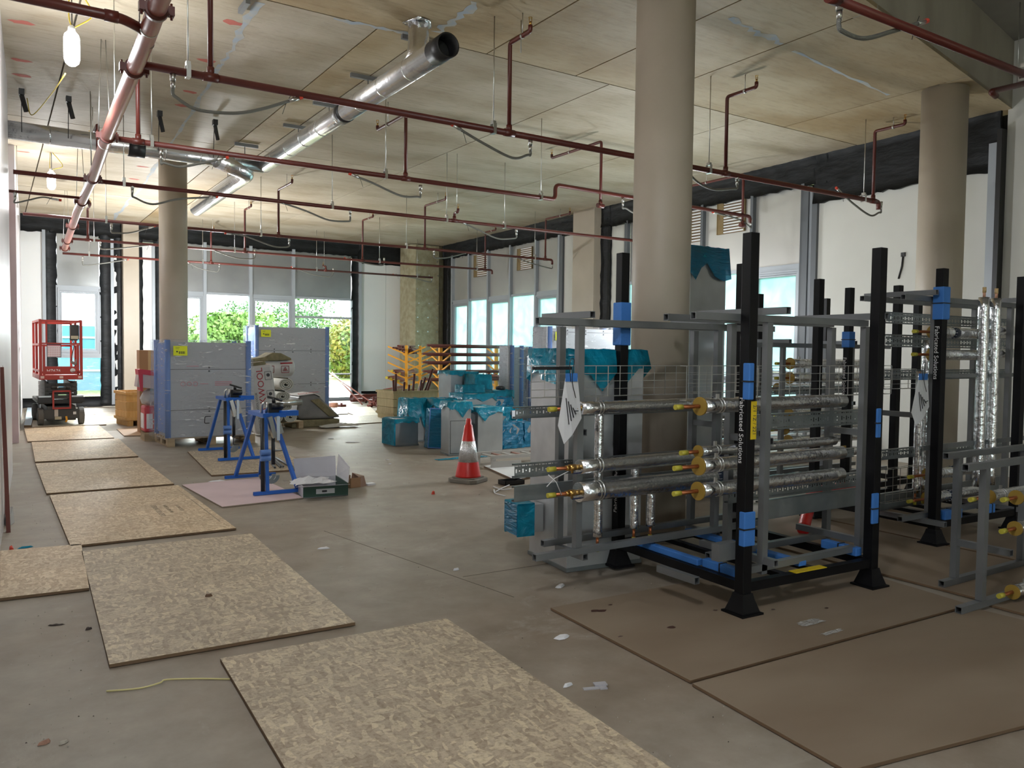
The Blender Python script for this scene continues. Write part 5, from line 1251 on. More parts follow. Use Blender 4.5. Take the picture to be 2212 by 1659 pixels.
def duct(loc, rz, w, d, h, label, cap=0.10, seed=1, flange=True, grp='metal duct pieces with blue film', rx=0, ry=0, peak=None, mat=None, seam=None):
    t = thing('duct_section', label, 'duct', loc, rz, grp, rx, ry)
    MB().box(0, w, 0, d, 0.004, h).build('duct_body', mat or GALV, t, bevel=0.002)
    if flange:
        for z in (0.0, h - 0.028):
            m = MB().box(-0.008, w + 0.008, -0.008, 0, z, z + 0.028).box(-0.008, w + 0.008, d, d + 0.008, z, z + 0.028).box(-0.008, 0, 0, d, z, z + 0.028).box(w, w + 0.008, 0, d, z, z + 0.028)
            m.build('flange', TRAY, t)
    if seam:
        m = MB()
        for z in seam: m.box(0.02, w - 0.02, -0.003, 0, z, z + 0.006)
        m.box(0.02, 0.026, -0.003, 0, 0.02, seam[0]); m.build('seam', DKGREY, t)
    if cap: film_cap(t, w, d, h, cap, seed, peak=peak)
    return t
# low group behind the cone
t = duct((5.29, 11.48, 0.003), R(2), 0.40, 0.42, 0.42, 'small duct piece lying with its bare metal end facing the cone, nearest the crate', 0.05, 3)
MB().box(-0.03, -0.009, -0.02, 0.42, 0.02, 0.42).build('film_side', BFILM, t)
t = thing('duct_section', 'dark blue film-wrapped duct piece tilted against the neighbouring bare one', 'duct', (5.63, 11.02, 0.02), R(-16), 'metal duct pieces with blue film', R(-4), R(4))
MB().box(0, 0.30, 0, 0.30, 0, 0.60).build('duct_body', GALV, t); MB().box(-0.008, 0.308, -0.008, 0.308, -0.004, 0.61).build('film_wrap', BFILMD, t)
m = MB()
for x in (-0.012, 0.300): m.box(x, x + 0.012, -0.016, -0.008, 0, 0.61)
m.box(-0.012, 0.312, -0.016, -0.008, 0.6, 0.615).box(-0.012, 0.312, -0.016, -0.008, -0.004, 0.01); m.build('film_edge', FOAMB, t)
duct((5.76, 11.95, 0.003), R(0), 0.30, 0.4, 0.70, 'duct piece with long blue film skirt beside the crate corner', 0.40, 5)
duct((6.1, 11.75, 0.003), R(0), 0.42, 0.4, 0.70, 'duct piece half hidden behind the tilted dark blue one', 0.14, 6)
duct((5.51, 10.14, 0.003), R(-8), 0.34, 0.33, 0.765, 'tall bare duct piece with a framed front panel, behind the cone to its left', 0.10, 7, peak=(4, 0.22), seam=[0.50, 0.03])
duct((5.97, 10.10, 0.003), R(2), 0.44, 0.62, 0.67, 'wide bare duct piece just behind the cone, film peak hanging on its front', 0.07, 8, peak=(2, 0.19))
X0 = 6.589; X1 = 7.205; H1 = 0.778
duct((X0, 11.6, 0.003), R(0), X1 - X0, 0.5, H1, 'duct piece in the middle row with rumpled blue film, between the near pair', 0.10, 9)
t = duct((7.548 + 0.05, 12.3, 0.003), R(0), 0.42, 0.4, 0.788, 'duct piece with teal film band behind the middle row', 0.16, 10)
MB().lathe([(0.02, 0), (0.08, 0.0), (0.09, 0.05), (0.04, 0.07)], (0.2, 0.1, 0.788 + 0.02), 12).build('round_cap', BLKPL, t)
xa, xb, hz = 7.316, 7.619, 1.113
duct((xa, 13.4, 0.003), R(0), xb - xa, 0.5, hz, 'tallest duct piece at the back, pale metal side under a film top', 0.07, 11)
duct((xb + 0.02, 13.45, 0.003), R(0), 7.918 - xb, 0.45, hz - 0.02, 'back row duct piece beside the tallest one, film drooping in an arc', 0.16, 12)
duct((7.582, 12.9, 0.003), R(0), 0.314, 0.4, 1.057, 'back row duct piece almost fully wrapped in teal film', 0.42, 13)
duct((7.051, 12.42, 0.003), R(0), 0.40, 0.3, 0.885, 'short duct piece under the back row with film halfway down', 0.22, 14)
# rumpled film heaps to the right of the cone group
def film_block(loc, rz, w, d, h, label, seed, mat=None, grp='film-wrapped duct bends'):
    t = thing('wrapped_duct_bend', label, 'duct', loc, rz, grp)
    MB().prism([(0.02, 0.004), (w - 0.02, 0.004), (w - 0.05, h * 0.7), (w * 0.6, h - 0.03), (0.05, h - 0.03)], 0.02, d - 0.02, 'y').build('duct_body', GALV, t)
    rnd = random.Random(seed); n = 9; m_ = 7; ring = []
    for k in range(n): ring.append((w * k / n, 0))
    for k in range(5): ring.append((w, d * k / 5))
    for k in range(n): ring.append((w - w * k / n, d))
    for k in range(5): ring.append((0, d - d * k / 5))
    N = len(ring); vs = []
    for j in range(m_ + 1):
        f_ = 1 - 0.12 * (j / m_) ** 2
        for (x, y) in ring: vs.append((w / 2 + (x - w / 2) * f_ + rnd.uniform(-0.018, 0.018), d / 2 + (y - d / 2) * f_ + rnd.uniform(-0.018, 0.018), 0.002 + h * j / m_ + (rnd.uniform(-0.01, 0.01) if j else 0)))
    fs = [(j * N + i, j * N + (i + 1) % N, (j + 1) * N + (i + 1) % N, (j + 1) * N + i) for j in range(m_) for i in range(N)] + [tuple(m_ * N + i for i in range(N))]
    MB().add(vs, fs).build('film_wrap', mat or BFILM, t)
    return t
film_block((6.60, 10.45, 0.003), 0, 0.42, 0.4, 0.40, 'crumpled teal film-wrapped bend beside the wide bare duct piece', 2, BFILMD)
film_block((7.05, 10.5, 0.003), 0, 0.36, 0.4, 0.38, 'dark film-wrapped bend touching the pale floor-standing duct in view', 3, BFILMD)
t = film_block((6.72, 10.95, 0.003), 0, 0.62, 0.4, 0.60, 'glossy blue film-wrapped bend above the crumpled teal one', 4)
MB().box(0.38, 0.60, -0.03, -0.015, 0.42, 0.55).build('address_label', PAPER, t)
film_block((7.0, 11.6, 0.003), 0, 0.6, 0.4, 0.72, 'blue film-wrapped bend in the row behind, with ragged edge', 5, BFILMD)
# long side of film on the floor
crumple('film_scrap', (5.578, 9.844, 0.0), 0.8, 0.12, 0.03, BFILM, 'strip of blue film trailing on the floor at the foot of the duct pieces', 'film', 6)
# tall free-standing duct with side outlet
t = duct((3.325, 4.40, 0.003), R(-6), 0.62, 0.55, 1.53, 'tall pale duct standing on end in front of the thick column', 0.05, 21, grp=None, mat=M('pale galvanised duct', (0.50, 0.51, 0.52), 0.42, m=0.55, c2=(0.58, 0.59, 0.60), sc=6))
film_cap(t, 0.62, 0.55, 1.53, 0.22, 22, BFILM, 'film_flap', 0.02)
o_ = MB().box(-0.22, -0.01, 0.32, 0.50, 0.22, 0.42).build('side_outlet', GALV, t)
m = MB().box(-0.232, -0.222, 0.31, 0.51, 0.21, 0.43); m.build('film_end', BFILMD, o_)
MB().box(-0.228, -0.09, 0.305, 0.318, 0.20, 0.435).box(-0.228, -0.09, 0.502, 0.515, 0.2, 0.435).box(-0.228, -0.09, 0.305, 0.515, 0.422, 0.438).build('film_wrap', BFILM, o_)
m = MB().prism([(-0.2, 0.45), (-0.08, 0.9), (-0.03, 1.02), (-0.05, 0.5)], -0.012, -0.008, 'y')
t = duct((6.08, 6.0, 0.003), R(-3), 0.50, 0.5, 2.62, 'very tall metal duct standing behind the thick column, blue film on top', 0.10, 23, grp=None)
film_cap(t, 0.50, 0.5, 2.62, 0.28, 24, BFILMD, 'film_flap', 0.02)
duct((4.25, 5.6, 0.003), R(-3), 0.55, 0.6, 1.52, 'tall dark duct just behind the pale one, film hanging at its top', 0.30, 25, grp=None)

# low steel bench and tray on the floor
t = thing('steel_bench', 'low folded steel bench frame on the floor beside the cone', 'bench', (5.383, 8.75, 0.003), R(-4))
PG = M('pale grey paint', (0.42, 0.41, 0.38), 0.5)
for y in (0.0, 0.42): MB().box(0, 1.4, y, y + 0.035, 0.13, 0.17).build('frame_rail', PG, t)
for k in range(9): MB().box(0.06 + 0.15 * k, 0.10 + 0.15 * k, 0.035, 0.42, 0.135, 0.15).build('slat', M('red brown slat', (0.35, 0.20, 0.16), 0.6) if k % 2 else PG, t)
for x, y in ((0.0, -0.02), (0.0, 0.42), (1.34, -0.02), (1.34, 0.42)): MB().box(x, x + 0.05, y, y + 0.05, 0, 0.13).build('leg', PG, t)
MB().box(-0.02, 0.42, -0.03, -0.022, 0.02, 0.10).build('side_bar', PG, t)
t = thing('plastic_tray', 'shallow black plastic tray on the floor beside the white board', 'tray', (4.859, 7.595, 0.003), R(0))
m = MB().box(0, 0.26, 0, 0.16, 0, 0.006).box(0, 0.26, 0, 0.006, 0, 0.05).box(0, 0.26, 0.154, 0.16, 0, 0.05).box(0, 0.006, 0, 0.16, 0, 0.05).box(0.254, 0.26, 0, 0.16, 0, 0.05); m.build('tray_body', BLKPL, t)
for a, b_, c_ in (((4.687, 7.585, 0.0), (4.667, 7.36, 0.0), (4.783, 7.362, 0.0)), ((4.526, 7.276, 0.0), (4.685, 7.416, -0.0), (4.896, 7.574, -0.0)), ((4.588, 7.404, 0.0), (4.483, 7.206, 0.0), (4.491, 7.016, -0.0))):
    o = MB().tube(spline([(p[0], p[1], 0.012) for p in (a, b_, c_)], 5), 0.006, 6).build('white_strip', PAPER); tag(o, 'thin white plastic strip on the floor beside the black tray', 'strip', 'white strips on the floor')

# ================================================================ YELLOW CANTILEVER PIPE RACKS
def crack(loc, rz, length, label, seed, h=1.62, arm=0.48, levels=(1.40, 1.20, 1.0, 0.80, 0.60, 0.16)):
    t = thing('pipe_rack', label, 'rack', loc, rz)
    for k, y in enumerate((0.0, length)):
        MB().box(-0.035, 0.035, y - 0.04, y + 0.04, 0, h).build('post', YELR, t)
        MB().box(-0.45, 0.45, y - 0.03, y + 0.03, 0, 0.05).build('foot', YELR, t)
        for z in levels:
            for s in (-1, 1):
                MB().bar((s * 0.03, y, z), (s * arm, y, z + 0.19), 0.03, 0.035).build('arm', YELR, t)
    MB().box(-0.02, 0.02, 0, length, 0.08, 0.13).build('rail', YELR, t)
    return t
RA, RB = (8.75, 18.35, 0.003), R(-38)
crack(RA, RB, 1.7, 'yellow cantilever pipe rack turned end-on behind the larger crate', 1)
crack((9.15, 17.3, 0.003), R(-90) + 0.02, 1.62, 'yellow cantilever pipe rack standing along the side windows', 2)
def rpipe(p, q, r, label, grp, mat=None, cap=None, tee=0):
    p = Vector(p); q = Vector(q)
    t = thing('stored_pipe', label, 'pipe', p, 0, grp); d = q - p
    MB().pipe_open((0, 0, 0), d, r, 0.004, 12).build('tube', mat or M('stored pipe red', (0.33, 0.11, 0.09), 0.4, c2=(0.42, 0.2, 0.17), sc=2), t)
    if cap: MB().tube([-d.normalized() * 0.03, d.normalized() * 0.05], r * 1.12, 12).build('end_cap', cap, t)
    for k in range(tee):
        c = d * (0.1 + 0.8 * (k + 0.5) / tee); MB().tube([c - Vector((0, 0, 0.07)), c + Vector((0, 0, 0.07))], r * 1.1, 8).build('tee', REDP, t)
    return t
m38 = Matrix.Rotation(RB, 3, 'Z')
def inA(x, y, z): v = m38 @ Vector((x, y, 0)); return (RA[0] + v.x, RA[1] + v.y, z)
ORD = ['first', 'second', 'third', 'fourth', 'fifth']
GA = 'pipes stored on the end-on yellow rack'; LA = 'red pipe lying on the end-on yellow rack'
YCAP = M('yellow end cap', (0.62, 0.5, 0.06), 0.5)
rpipe(inA(-0.42, -0.55, 0.47), inA(-0.42, 1.6, 0.47), 0.085, 'wide red pipe with open black end on the lowest arms of the end-on rack', None)
for k, (x, z) in enumerate(((-0.40, 0.30), (-0.33, 0.28), (-0.24, 0.26), (-0.16, 0.24), (-0.08, 0.23))): rpipe(inA(x, -0.5 + 0.03 * k, z), inA(x, 1.9, z), 0.034, 'red pipe with yellow cap on the lowest rack arms, %s from the arm tip' % ORD[k], GA, cap=YCAP)
for k, (x, z) in enumerate(((-0.42, 0.82), (-0.34, 0.79), (-0.26, 0.76), (-0.18, 0.73))): rpipe(inA(x, -0.35 + 0.08 * k, z), inA(x, 2.0, z), 0.03, 'red pipe with yellow cap on the fifth arm level down, %s from the arm tip' % ORD[k], GA, cap=YCAP)
for k, (x, z) in enumerate(((-0.30, 0.99), (-0.22, 0.95), (-0.14, 0.92))): rpipe(inA(x, -0.3 + 0.06 * k, z), inA(x, 1.9, z), 0.026, 'thin red pipe on the fourth arm level down, %s from the arm tip' % ORD[k], GA, cap=YCAP if k != 1 else None)
for k, (x, z) in enumerate(((-0.25, 1.56), (-0.18, 1.54), (-0.11, 1.52), (-0.2, 1.61), (-0.06, 1.50))): rpipe(inA(x, -0.4 + 0.1 * k, z), inA(x, 1.9, z), 0.024, 'thin red pipe on the top arms of the end-on rack, %s to reach forward' % ORD[k], GA, tee=2 if k < 2 else 0)
ORDX = None
GB = 'pipes stored on the yellow rack along the windows'; LB = 'long dark red pipe lying on the yellow rack along the windows'
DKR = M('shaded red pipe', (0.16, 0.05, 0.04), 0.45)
for z in (1.62, 1.42, 1.22, 1.01, 0.82):
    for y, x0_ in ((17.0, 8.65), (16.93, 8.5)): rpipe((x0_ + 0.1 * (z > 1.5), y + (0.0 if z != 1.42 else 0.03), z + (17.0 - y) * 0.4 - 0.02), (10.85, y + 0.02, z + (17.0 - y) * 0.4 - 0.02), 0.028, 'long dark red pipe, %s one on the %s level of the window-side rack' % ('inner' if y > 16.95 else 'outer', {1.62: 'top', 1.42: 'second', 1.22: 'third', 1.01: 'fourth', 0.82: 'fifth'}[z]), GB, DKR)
rnd = random.Random(5)
for k in range(22):
    x = 9.5 + 1.4 * rnd.random(); a = rnd.uniform(-0.6, 0.6)
    o = MB().tube([(-0.12, 0, 0), (0.12, 0, 0)], 0.026, 8).tube([(0, 0, -0.01), (0, 0, 0.07)], 0.022, 8).build('pipe_tee', REDP if k % 3 else M('stored pipe red', (0.33, 0.11, 0.09), 0.4))
    o.location = (x, 16.78 + 0.3 * rnd.random(), 0.865 + 0.04 * rnd.random()); o.rotation_euler = (0.2 * a, 0, a); tag(o, 'short %s pipe tee on the lower shelf of the window-side yellow rack' % ('dark red' if k % 3 else 'pale red'), 'pipe fitting', 'short pipe tees on the yellow rack')
for k in range(9):
    o = MB().tube([(-0.12, 0, 0), (0.12, 0, 0)], 0.026, 8).tube([(0, 0, -0.01), (0, 0, 0.08)], 0.022, 8).build('pipe_tee', REDP)
    v = inA(-0.02 + 0.05 * (k % 3), 0.05 + 0.12 * (k // 3), 1.44 + 0.03 * (k % 2)); o.location = v; o.rotation_euler = (0, 0, RB + rnd.uniform(-0.4, 0.4))
    tag(o, 'short dark red pipe tee near the top of the end-on yellow rack', 'pipe fitting', 'short pipe tees on the end-on rack')
# loose red pipes on the floor
GC = 'loose red pipes on the floor between crate and window'
for k in range(26):
    x = rnd.uniform(7.9, 9.4); y = rnd.uniform(18.9, 20.6); a = rnd.uniform(-0.5, 0.6); ln = rnd.uniform(0.35, 0.9); z = 0.05 + rnd.choice((0, 0.05, 0.10))
    rpipe((x, y, z), (x + math.cos(a) * ln, y + math.sin(a) * ln, z), 0.028, '%s pipe length in the heap on the floor by the crate' % ('dark red' if k % 2 else 'pale red'), GC, REDP if k % 2 else None, tee=2)
rpipe((8.5, 21.4, 0.13), (9.9, 21.5, 0.13), 0.11, 'wide dark red pipe lying against the end wall', None, REDP)
for a_, b_, lab in (((8.0, 21.9, 0.86), (8.45, 19.6, 0.05), 'thin red pipe leaning from the window transom, upper one'), ((8.12, 21.9, 0.84), (8.25, 20.0, 0.05), 'pale thin pipe leaning from the window transom'), ((6.9, 22.43, 0.86), (8.1, 22.43, 0.86), 'thin pipe resting along the window transom')):
    rpipe(a_, b_, 0.018, lab, None, None)
rpipe((7.588, 20.133, 0.03), (7.818, 20.034, 0.03), 0.03, 'dark pipe piece lying on the pale sheet near the window', None, DKR, tee=1)
o = MB().lathe([(0.10, 0), (0.12, 0.03), (0.12, 0.11), (0.09, 0.13)], (0, 0, 0), 16).build('coil', M('orange coil', (0.60, 0.30, 0.20), 0.6)); o.location = (7.307, 19.616) + (0.021,); tag(o, 'small orange coil near the far wrapped pack', 'coil')
for k in range(8):
    a = rnd.uniform(0, 3); x = rnd.uniform(9.3, 10.9); y = rnd.uniform(15.8, 16.6)
    rpipe((x, y, 0.05), (x + 0.4 * math.cos(a), y + 0.4 * math.sin(a), 0.06), 0.03, 'short red pipe piece on the floor under the window-side rack', 'short pipes on the floor by the yellow rack', None)

# ================================================================ BLUE PIPE-BENDING STANDS
def stand(loc, rz, label):
    t = thing('pipe_bender_stand', label, 'pipe bender', loc, rz)
    L_ = 1.2
    for y in (0.0, L_): MB().bar((-0.02, y, 0.022), (0.56, y, 0.022), 0.035, 0.035, open_end=0.004).build('foot_bar', BLUEP, t)
    MB().bar((0.12, 0.0, 0.03), (0.13, 0.10, 0.83), 0.035, 0.035).build('leg', BLUEP, t)
    MB().bar((0.44, 0.0, 0.03), (0.30, 0.42, 0.80), 0.035, 0.035).build('leg', BLUEP, t)
    MB().bar((0.10, L_, 0.03), (0.16, 0.62, 0.80), 0.035, 0.035).build('leg', BLUEP, t)
    MB().bar((0.38, L_, 0.03), (0.28, 0.62, 0.80), 0.035, 0.035).build('leg', BLUEP, t)
    MB().box(0.10, 0.34, 0.08, 0.66, 0.79, 0.83).build('top_plate', BLUEP, t)
    MB().box(0.30, 0.48, 0.10, 0.20, 0.80, 0.855).build('tray_arm', BLUEP, t)
    MB().tube([(0.075, 0.0, 0.04), (0.085, 0.06, 0.79)], 0.021, 12).build('bending_handle', BLKPL, t)
    MB().tube([(0.20, 0.06, 0.30), (0.21, 0.1, 0.66)], 0.020, 12).build('bending_handle', BLKPL, t)
    MB().tube([(0.05, -0.005, 0.38), (0.15, -0.005, 0.38)], 0.03, 10).tube([(0.05, -0.005, 0.44), (0.15, -0.005, 0.44)], 0.03, 10).build('handle_clip', FOAMB, t)
    MB().bar((0.16, 0.06, 0.80), (0.22, 0.08, 0.58), 0.03, 0.05).bar((0.24, 0.09, 0.80), (0.30, 0.1, 0.62), 0.03, 0.04).bar((0.20, 0.08, 0.6), (0.30, 0.1, 0.64), 0.02, 0.03).build('linkage', STEEL, t)
    MB().box(0.24, 0.27, 0.06, 0.08, 0.55, 0.80).build('guide_bar', M('pale blue guide', (0.55, 0.65, 0.75), 0.4), t)
    v = MB().box(0.20, 0.34, 0.22, 0.34, 0.83, 0.93).tube([(0.22, 0.2, 0.9), (0.34, 0.2, 0.9)], 0.035, 10).tube([(0.27, 0.28, 0.93), (0.27, 0.28, 0.98)], 0.02, 8).tube([(0.20, 0.28, 1.0), (0.36, 0.28, 0.95)], 0.012, 8)
    v.build('pipe_vice', BLKPL, t)
    MB().tube([(0.12, 0.2, 0.83), (0.12, 0.2, 0.92), (0.15, 0.18, 0.95)], 0.014, 8).tube([(0.17, 0.22, 0.83), (0.18, 0.2, 0.94)], 0.012, 8).build('roller_pin', STEEL, t)
    for k, (x, z) in enumerate(((0.14, 0.17), (0.19, 0.15))):
        m = MB(); n = 12; pr_ = []
        for i in range(n + 1): a = PI + PI * i / n; pr_.append((x + 0.085 * math.cos(a), z + 0.085 * math.sin(a) + 0.03))
        for i in range(n, -1, -1): a = PI + PI * i / n; pr_.append((x + 0.05 * math.cos(a), z + 0.05 * math.sin(a) + 0.03))
        m.prism(pr_, 0.06 + 0.03 * k, 0.085 + 0.03 * k, 'y').build('bending_former', TRAY, t)
    MB().tube(bend([(0.10, 0.95, 0.52), (0.02, 0.95, 0.52), (0.02, 0.98, 0.42), (0.09, 1.0, 0.42)], 0.02, 3), 0.006, 6).build('side_handle', BLKPL, t)
    return t
stand((2.25, 8.26, 0.016), 0, 'nearer blue pipe-bending stand, on the pink plasterboard')
stand((2.52, 10.97, 0.022), 0, 'farther blue pipe-bending stand, on the strand board')
# grey conduit tubes
for k, (a_, b_) in enumerate((((2.958, 9.975, 0.035), (3.255, 11.627, 0.035)), ((3.03, 9.981, 0.035), (3.347, 11.883, 0.035)), ((3.041, 9.904, 0.05), (3.268, 11.328, 0.035)), ((3.113, 9.375, 0.035), (3.268, 11.443, 0.035)), ((3.183, 9.983, 0.03), (3.253, 11.056, 0.035)), ((3.563, 11.647, 0.035), (3.269, 11.679, 0.035)))):
    o = MB().pipe_open((0, 0, 0), Vector(b_) - Vector(a_), 0.0135, 0.002, 10).build('conduit_tube', M('grey zinc tube', (0.30, 0.31, 0.32), 0.35, m=0.7)); o.location = a_
    tag(o, 'grey metal tube lying on the strand board between the blue stands', 'tube', 'grey tubes on the strand board')

# ================================================================ OPEN CARTON, PAPERS, SMALL BROWN BOX
bx_, by_ = 2.649, 7.962
t = thing('open_carton', 'open white and dark green carton holding papers, beside the nearer blue stand', 'box', (bx_, by_, 0.003), R(-8))
CG = M('dark green print', (0.015, 0.06, 0.035), 0.45); CW = M('white card', (0.62, 0.61, 0.66), 0.6)
MB().box(0, 0.46, 0, 0.008, 0, 0.115).build('front_side', CG, t); MB().box(0.452, 0.46, 0.008, 0.56, 0, 0.13).build('right_side', CG, t)
MB().box(0, 0.008, 0.008, 0.56, 0, 0.115).box(0, 0.46, 0.55, 0.558, 0, 0.13).box(0, 0.46, 0, 0.56, 0, 0.006).build('inner_side', CW, t)
MB().add([(0.0, -0.002, 0.115), (0.46, -0.002, 0.115), (0.43, -0.20, 0.15), (-0.10, -0.16, 0.15), (0.0, 0.0, 0.112), (0.46, 0.0, 0.112), (0.43, -0.20, 0.147), (-0.10, -0.16, 0.147)], [(0, 1, 2, 3), (7, 6, 5, 4), (0, 3, 7, 4), (1, 5, 6, 2), (2, 6, 7, 3)]).build('front_flap', CW, t)
MB().add([(0.462, 0.0, 0.13), (0.462, 0.56, 0.13), (0.50, 0.62, 0.36), (0.47, -0.02, 0.30), (0.465, 0.0, 0.13), (0.465, 0.56, 0.13), (0.503, 0.62, 0.36), (0.473, -0.02, 0.30)], [(0, 1, 2, 3), (7, 6, 5, 4), (2, 1, 5, 6), (3, 2, 6, 7)]).build('right_flap', PAPER, t)
MB().add([(0.02, 0.56, 0.13), (0.46, 0.56, 0.13), (0.46, 0.60, 0.34), (0.0, 0.58, 0.33), (0.02, 0.563, 0.13), (0.46, 0.563, 0.13), (0.46, 0.603, 0.34), (0.0, 0.583, 0.33)], [(0, 1, 2, 3), (7, 6, 5, 4), (2, 1, 5, 6), (3, 2, 6, 7), (0, 3, 7, 4)]).build('rear_flap', CW, t)
lb = MB().box(0.13, 0.32, -0.003, 0, 0.035, 0.085).build('paper_label', PAPER, t); MB().box(0.19, 0.24, -0.004, -0.003, 0.05, 0.07).build('printed_square', INK, lb)
text('WATERMARK', 0.06, M('yellow ink', (0.5, 0.45, 0.03), 0.5), t, (0.4615, 0.10, 0.035), (R(90), 0, R(90)), 'lettering', 0.001)
crumple('paper_stack', (bx_ + 0.17, by_ + 0.28, 0.10), 0.44, 0.34, 0.10, PAPER, 'loose white papers spilling out of the open carton', 'paper', 9, 7)
t = thing('cardboard_box', 'small torn brown carton on the floor beyond the open white one', 'box', (3.288, 8.295, 0.0), R(10))
m = MB().box(0, 0.006, 0, 0.22, 0, 0.11).box(0, 0.13, 0, 0.006, 0, 0.11).box(0, 0.13, 0.21, 0.216, 0, 0.11).box(0, 0.13, 0, 0.22, 0, 0.006); m.build('carton', CARD, t)
MB().add([(0.13, 0, 0.0), (0.13, 0.22, 0.0), (0.17, 0.24, 0.13), (0.10, 0.0, 0.12), (0.25, 0.12, 0.10), (0.22, 0.02, 0.0)], [(0, 1, 2, 3), (3, 2, 4), (0, 3, 4, 5)]).build('torn_flap', M('dark cardboard', (0.20, 0.11, 0.07), 0.75), t)
MB().box(0.24, 0.34, 0.02, 0.10, 0, 0.02).build('card_scrap', PAPER, t)

# ================================================================ DEBRIS
def scrap(px, sx, sy, h, mat, lab, cat, rz=0, grp=None, nm='scrap', seed=None, z=0.002):
    rnd = random.Random(seed or int(px[0] * 977 + px[1] * 131)); n = 8
    vs = [(math.cos(k * 0.785) * sx * rnd.uniform(0.6, 1.2) / 2, math.sin(k * 0.785) * sy * rnd.uniform(0.6, 1.2) / 2, 0) for k in range(n)]
    vs += [(x * 0.7, y * 0.7, h * rnd.uniform(0.6, 1.2)) for x, y, _ in vs]
    o = MB().add(vs, [(k, (k + 1) % n, n + (k + 1) % n, n + k) for k in range(n)] + [tuple(n + k for k in range(n)), tuple(n - 1 - k for k in range(n))]).build(nm, mat)
    o.location = (px[0], px[1], z); o.rotation_euler = (0, 0, rz); tag(o, lab, cat, grp); return o
STONE = M('pale stone chip', (0.42, 0.38, 0.32), 0.9); DST = M('dark scrap', (0.05, 0.035, 0.03), 0.8); BRK = M('brick chip', (0.36, 0.20, 0.14), 0.9)
scrap((0.151, 3.512, 0.0), 0.05, 0.028, 0.012, BRK, 'reddish brick chip on the bare floor near the picture corner', 'stone', 0.4, nm='brick_chip')
scrap((0.214, 3.478, 0.0), 0.045, 0.022, 0.01, STONE, 'pale stone chip beside the reddish brick chip', 'stone', 0.5, nm='stone_chip')
scrap((0.277, 4.99, -0.0), 0.10, 0.03, 0.005, DST, 'flat dark scrap on the floor beside the largest scuffed board', 'scrap', -0.3)
scrap((0.424, 4.824, 0.0), 0.04, 0.018, 0.012, DST, 'small dark chip next to the flat dark scrap', 'scrap', 0.4)
scrap((1.087, 5.03, 0.025), 0.05, 0.035, 0.015, M('dark leaf brown', (0.12, 0.07, 0.04), 0.8), 'small dark dried scrap lying on the strand board', 'scrap', 0.2, z=0.0225)
scrap((0.109, 6.978, 0.0), 0.045, 0.04, 0.035, M('red plastic cap', (0.65, 0.07, 0.04), 0.5), 'small red cap on the floor by the partition', 'cap', nm='plastic_stopper')
scrap((3.909, 7.527, 0.0), 0.04, 0.035, 0.03, M('red plastic cap', (0.65, 0.07, 0.04), 0.5), 'small red cap alone on the floor in front of the cone', 'cap', nm='plastic_stopper')
scrap((0.198, 7.023, 0.0), 0.14, 0.025, 0.012, BFILM, 'small blue plastic strip on the floor by the red cap', 'strip', 0.1, nm='plastic_strip')
scrap((0.112, 8.081, 0.0), 0.08, 0.3, 0.12, M('dirty white plastic', (0.5, 0.49, 0.47), 0.4), 'crumpled white plastic against the foot of the partition', 'sheet', 0.0, nm='plastic_sheet')
for px, s_, l_ in (((2.116, 5.871, 0.0), 0.10, 'torn paper piece on the open floor ahead of the scuffed board'), ((2.695, 4.84, 0.0), 0.06, 'small folded paper on the floor in the open middle'), ((3.086, 4.151, 0.0), 0.12, 'curled paper strip in front of the tall pale duct'),
                   ((2.54, 3.393, 0.0), 0.11, 'narrow pale paper sliver beside the plywood edge'), ((2.201, 2.886, 0.0), 0.06, 'crinkled clear scrap beside the folded card strip'), ((1.663, 4.346, 0.0), 0.05, 'small pale scrap off the corner of the scuffed board'),
                   ((4.915, 12.347, 0.0), 0.26, 'white rag on the floor behind the blue stands'), ((4.807, 13.011, 0.0), 0.12, 'small white paper behind the blue stands'), ((4.567, 10.167, 0.0), 0.07, 'round white chip near the duct pieces'), ((4.429, 9.784, 0.0), 0.05, 'second white chip near the duct pieces'),
                   ((2.149, 9.454, 0.0), 0.18, 'white plaster dust clump between the two boards'), ((2.489, 12.072, 0.03), 0.16, 'pale folded card on the board by the farther stand')):
    scrap(px, s_, s_ * 0.45, 0.012, PAPER, l_, 'paper', random.uniform(-0.6, 0.6), nm='paper_scrap')
t = thing('card_strip', 'folded pale card strip on the floor beside the strand board', 'card', (2.293, 2.8, 0.0), R(-20)); MB().box(-0.06, 0.02, -0.012, 0.012, 0, 0.004).box(0.0, 0.06, 0.01, 0.045, 0.004, 0.010).box(0.015, 0.05, -0.02, 0.012, 0, 0.006).build('folded_card', PAPERG, t)
TAPE = film('clear tape', (0.62, 0.62, 0.60), 0.45, r=0.15, bump=0.8, bsc=20)
crumple('clear_tape', (3.856, 2.823, 0.02), 0.17, 0.07, 0.015, TAPE, 'crumpled clear plastic piece on the plywood by the stillage foot', 'tape', 4, 5)
crumple('clear_tape', (3.824, 2.66, 0.02), 0.16, 0.035, 0.008, TAPE, 'narrow clear tape strip beside the crumpled clear piece', 'tape', 5, 5)
o = MB().tube(spline([(0.409, 3.899, 0.006), (0.535, 3.857, 0.006), (0.621, 3.857, 0.012), (0.656, 3.889, 0.008), (0.785, 3.829, 0.006), (0.904, 3.75, 0.006)], 5), 0.004, 6).build('yellow_strip', M('pale yellow strap', (0.62, 0.55, 0.25), 0.5))
tag(o, 'long thin pale yellow strap on the floor between two strand boards', 'strap')
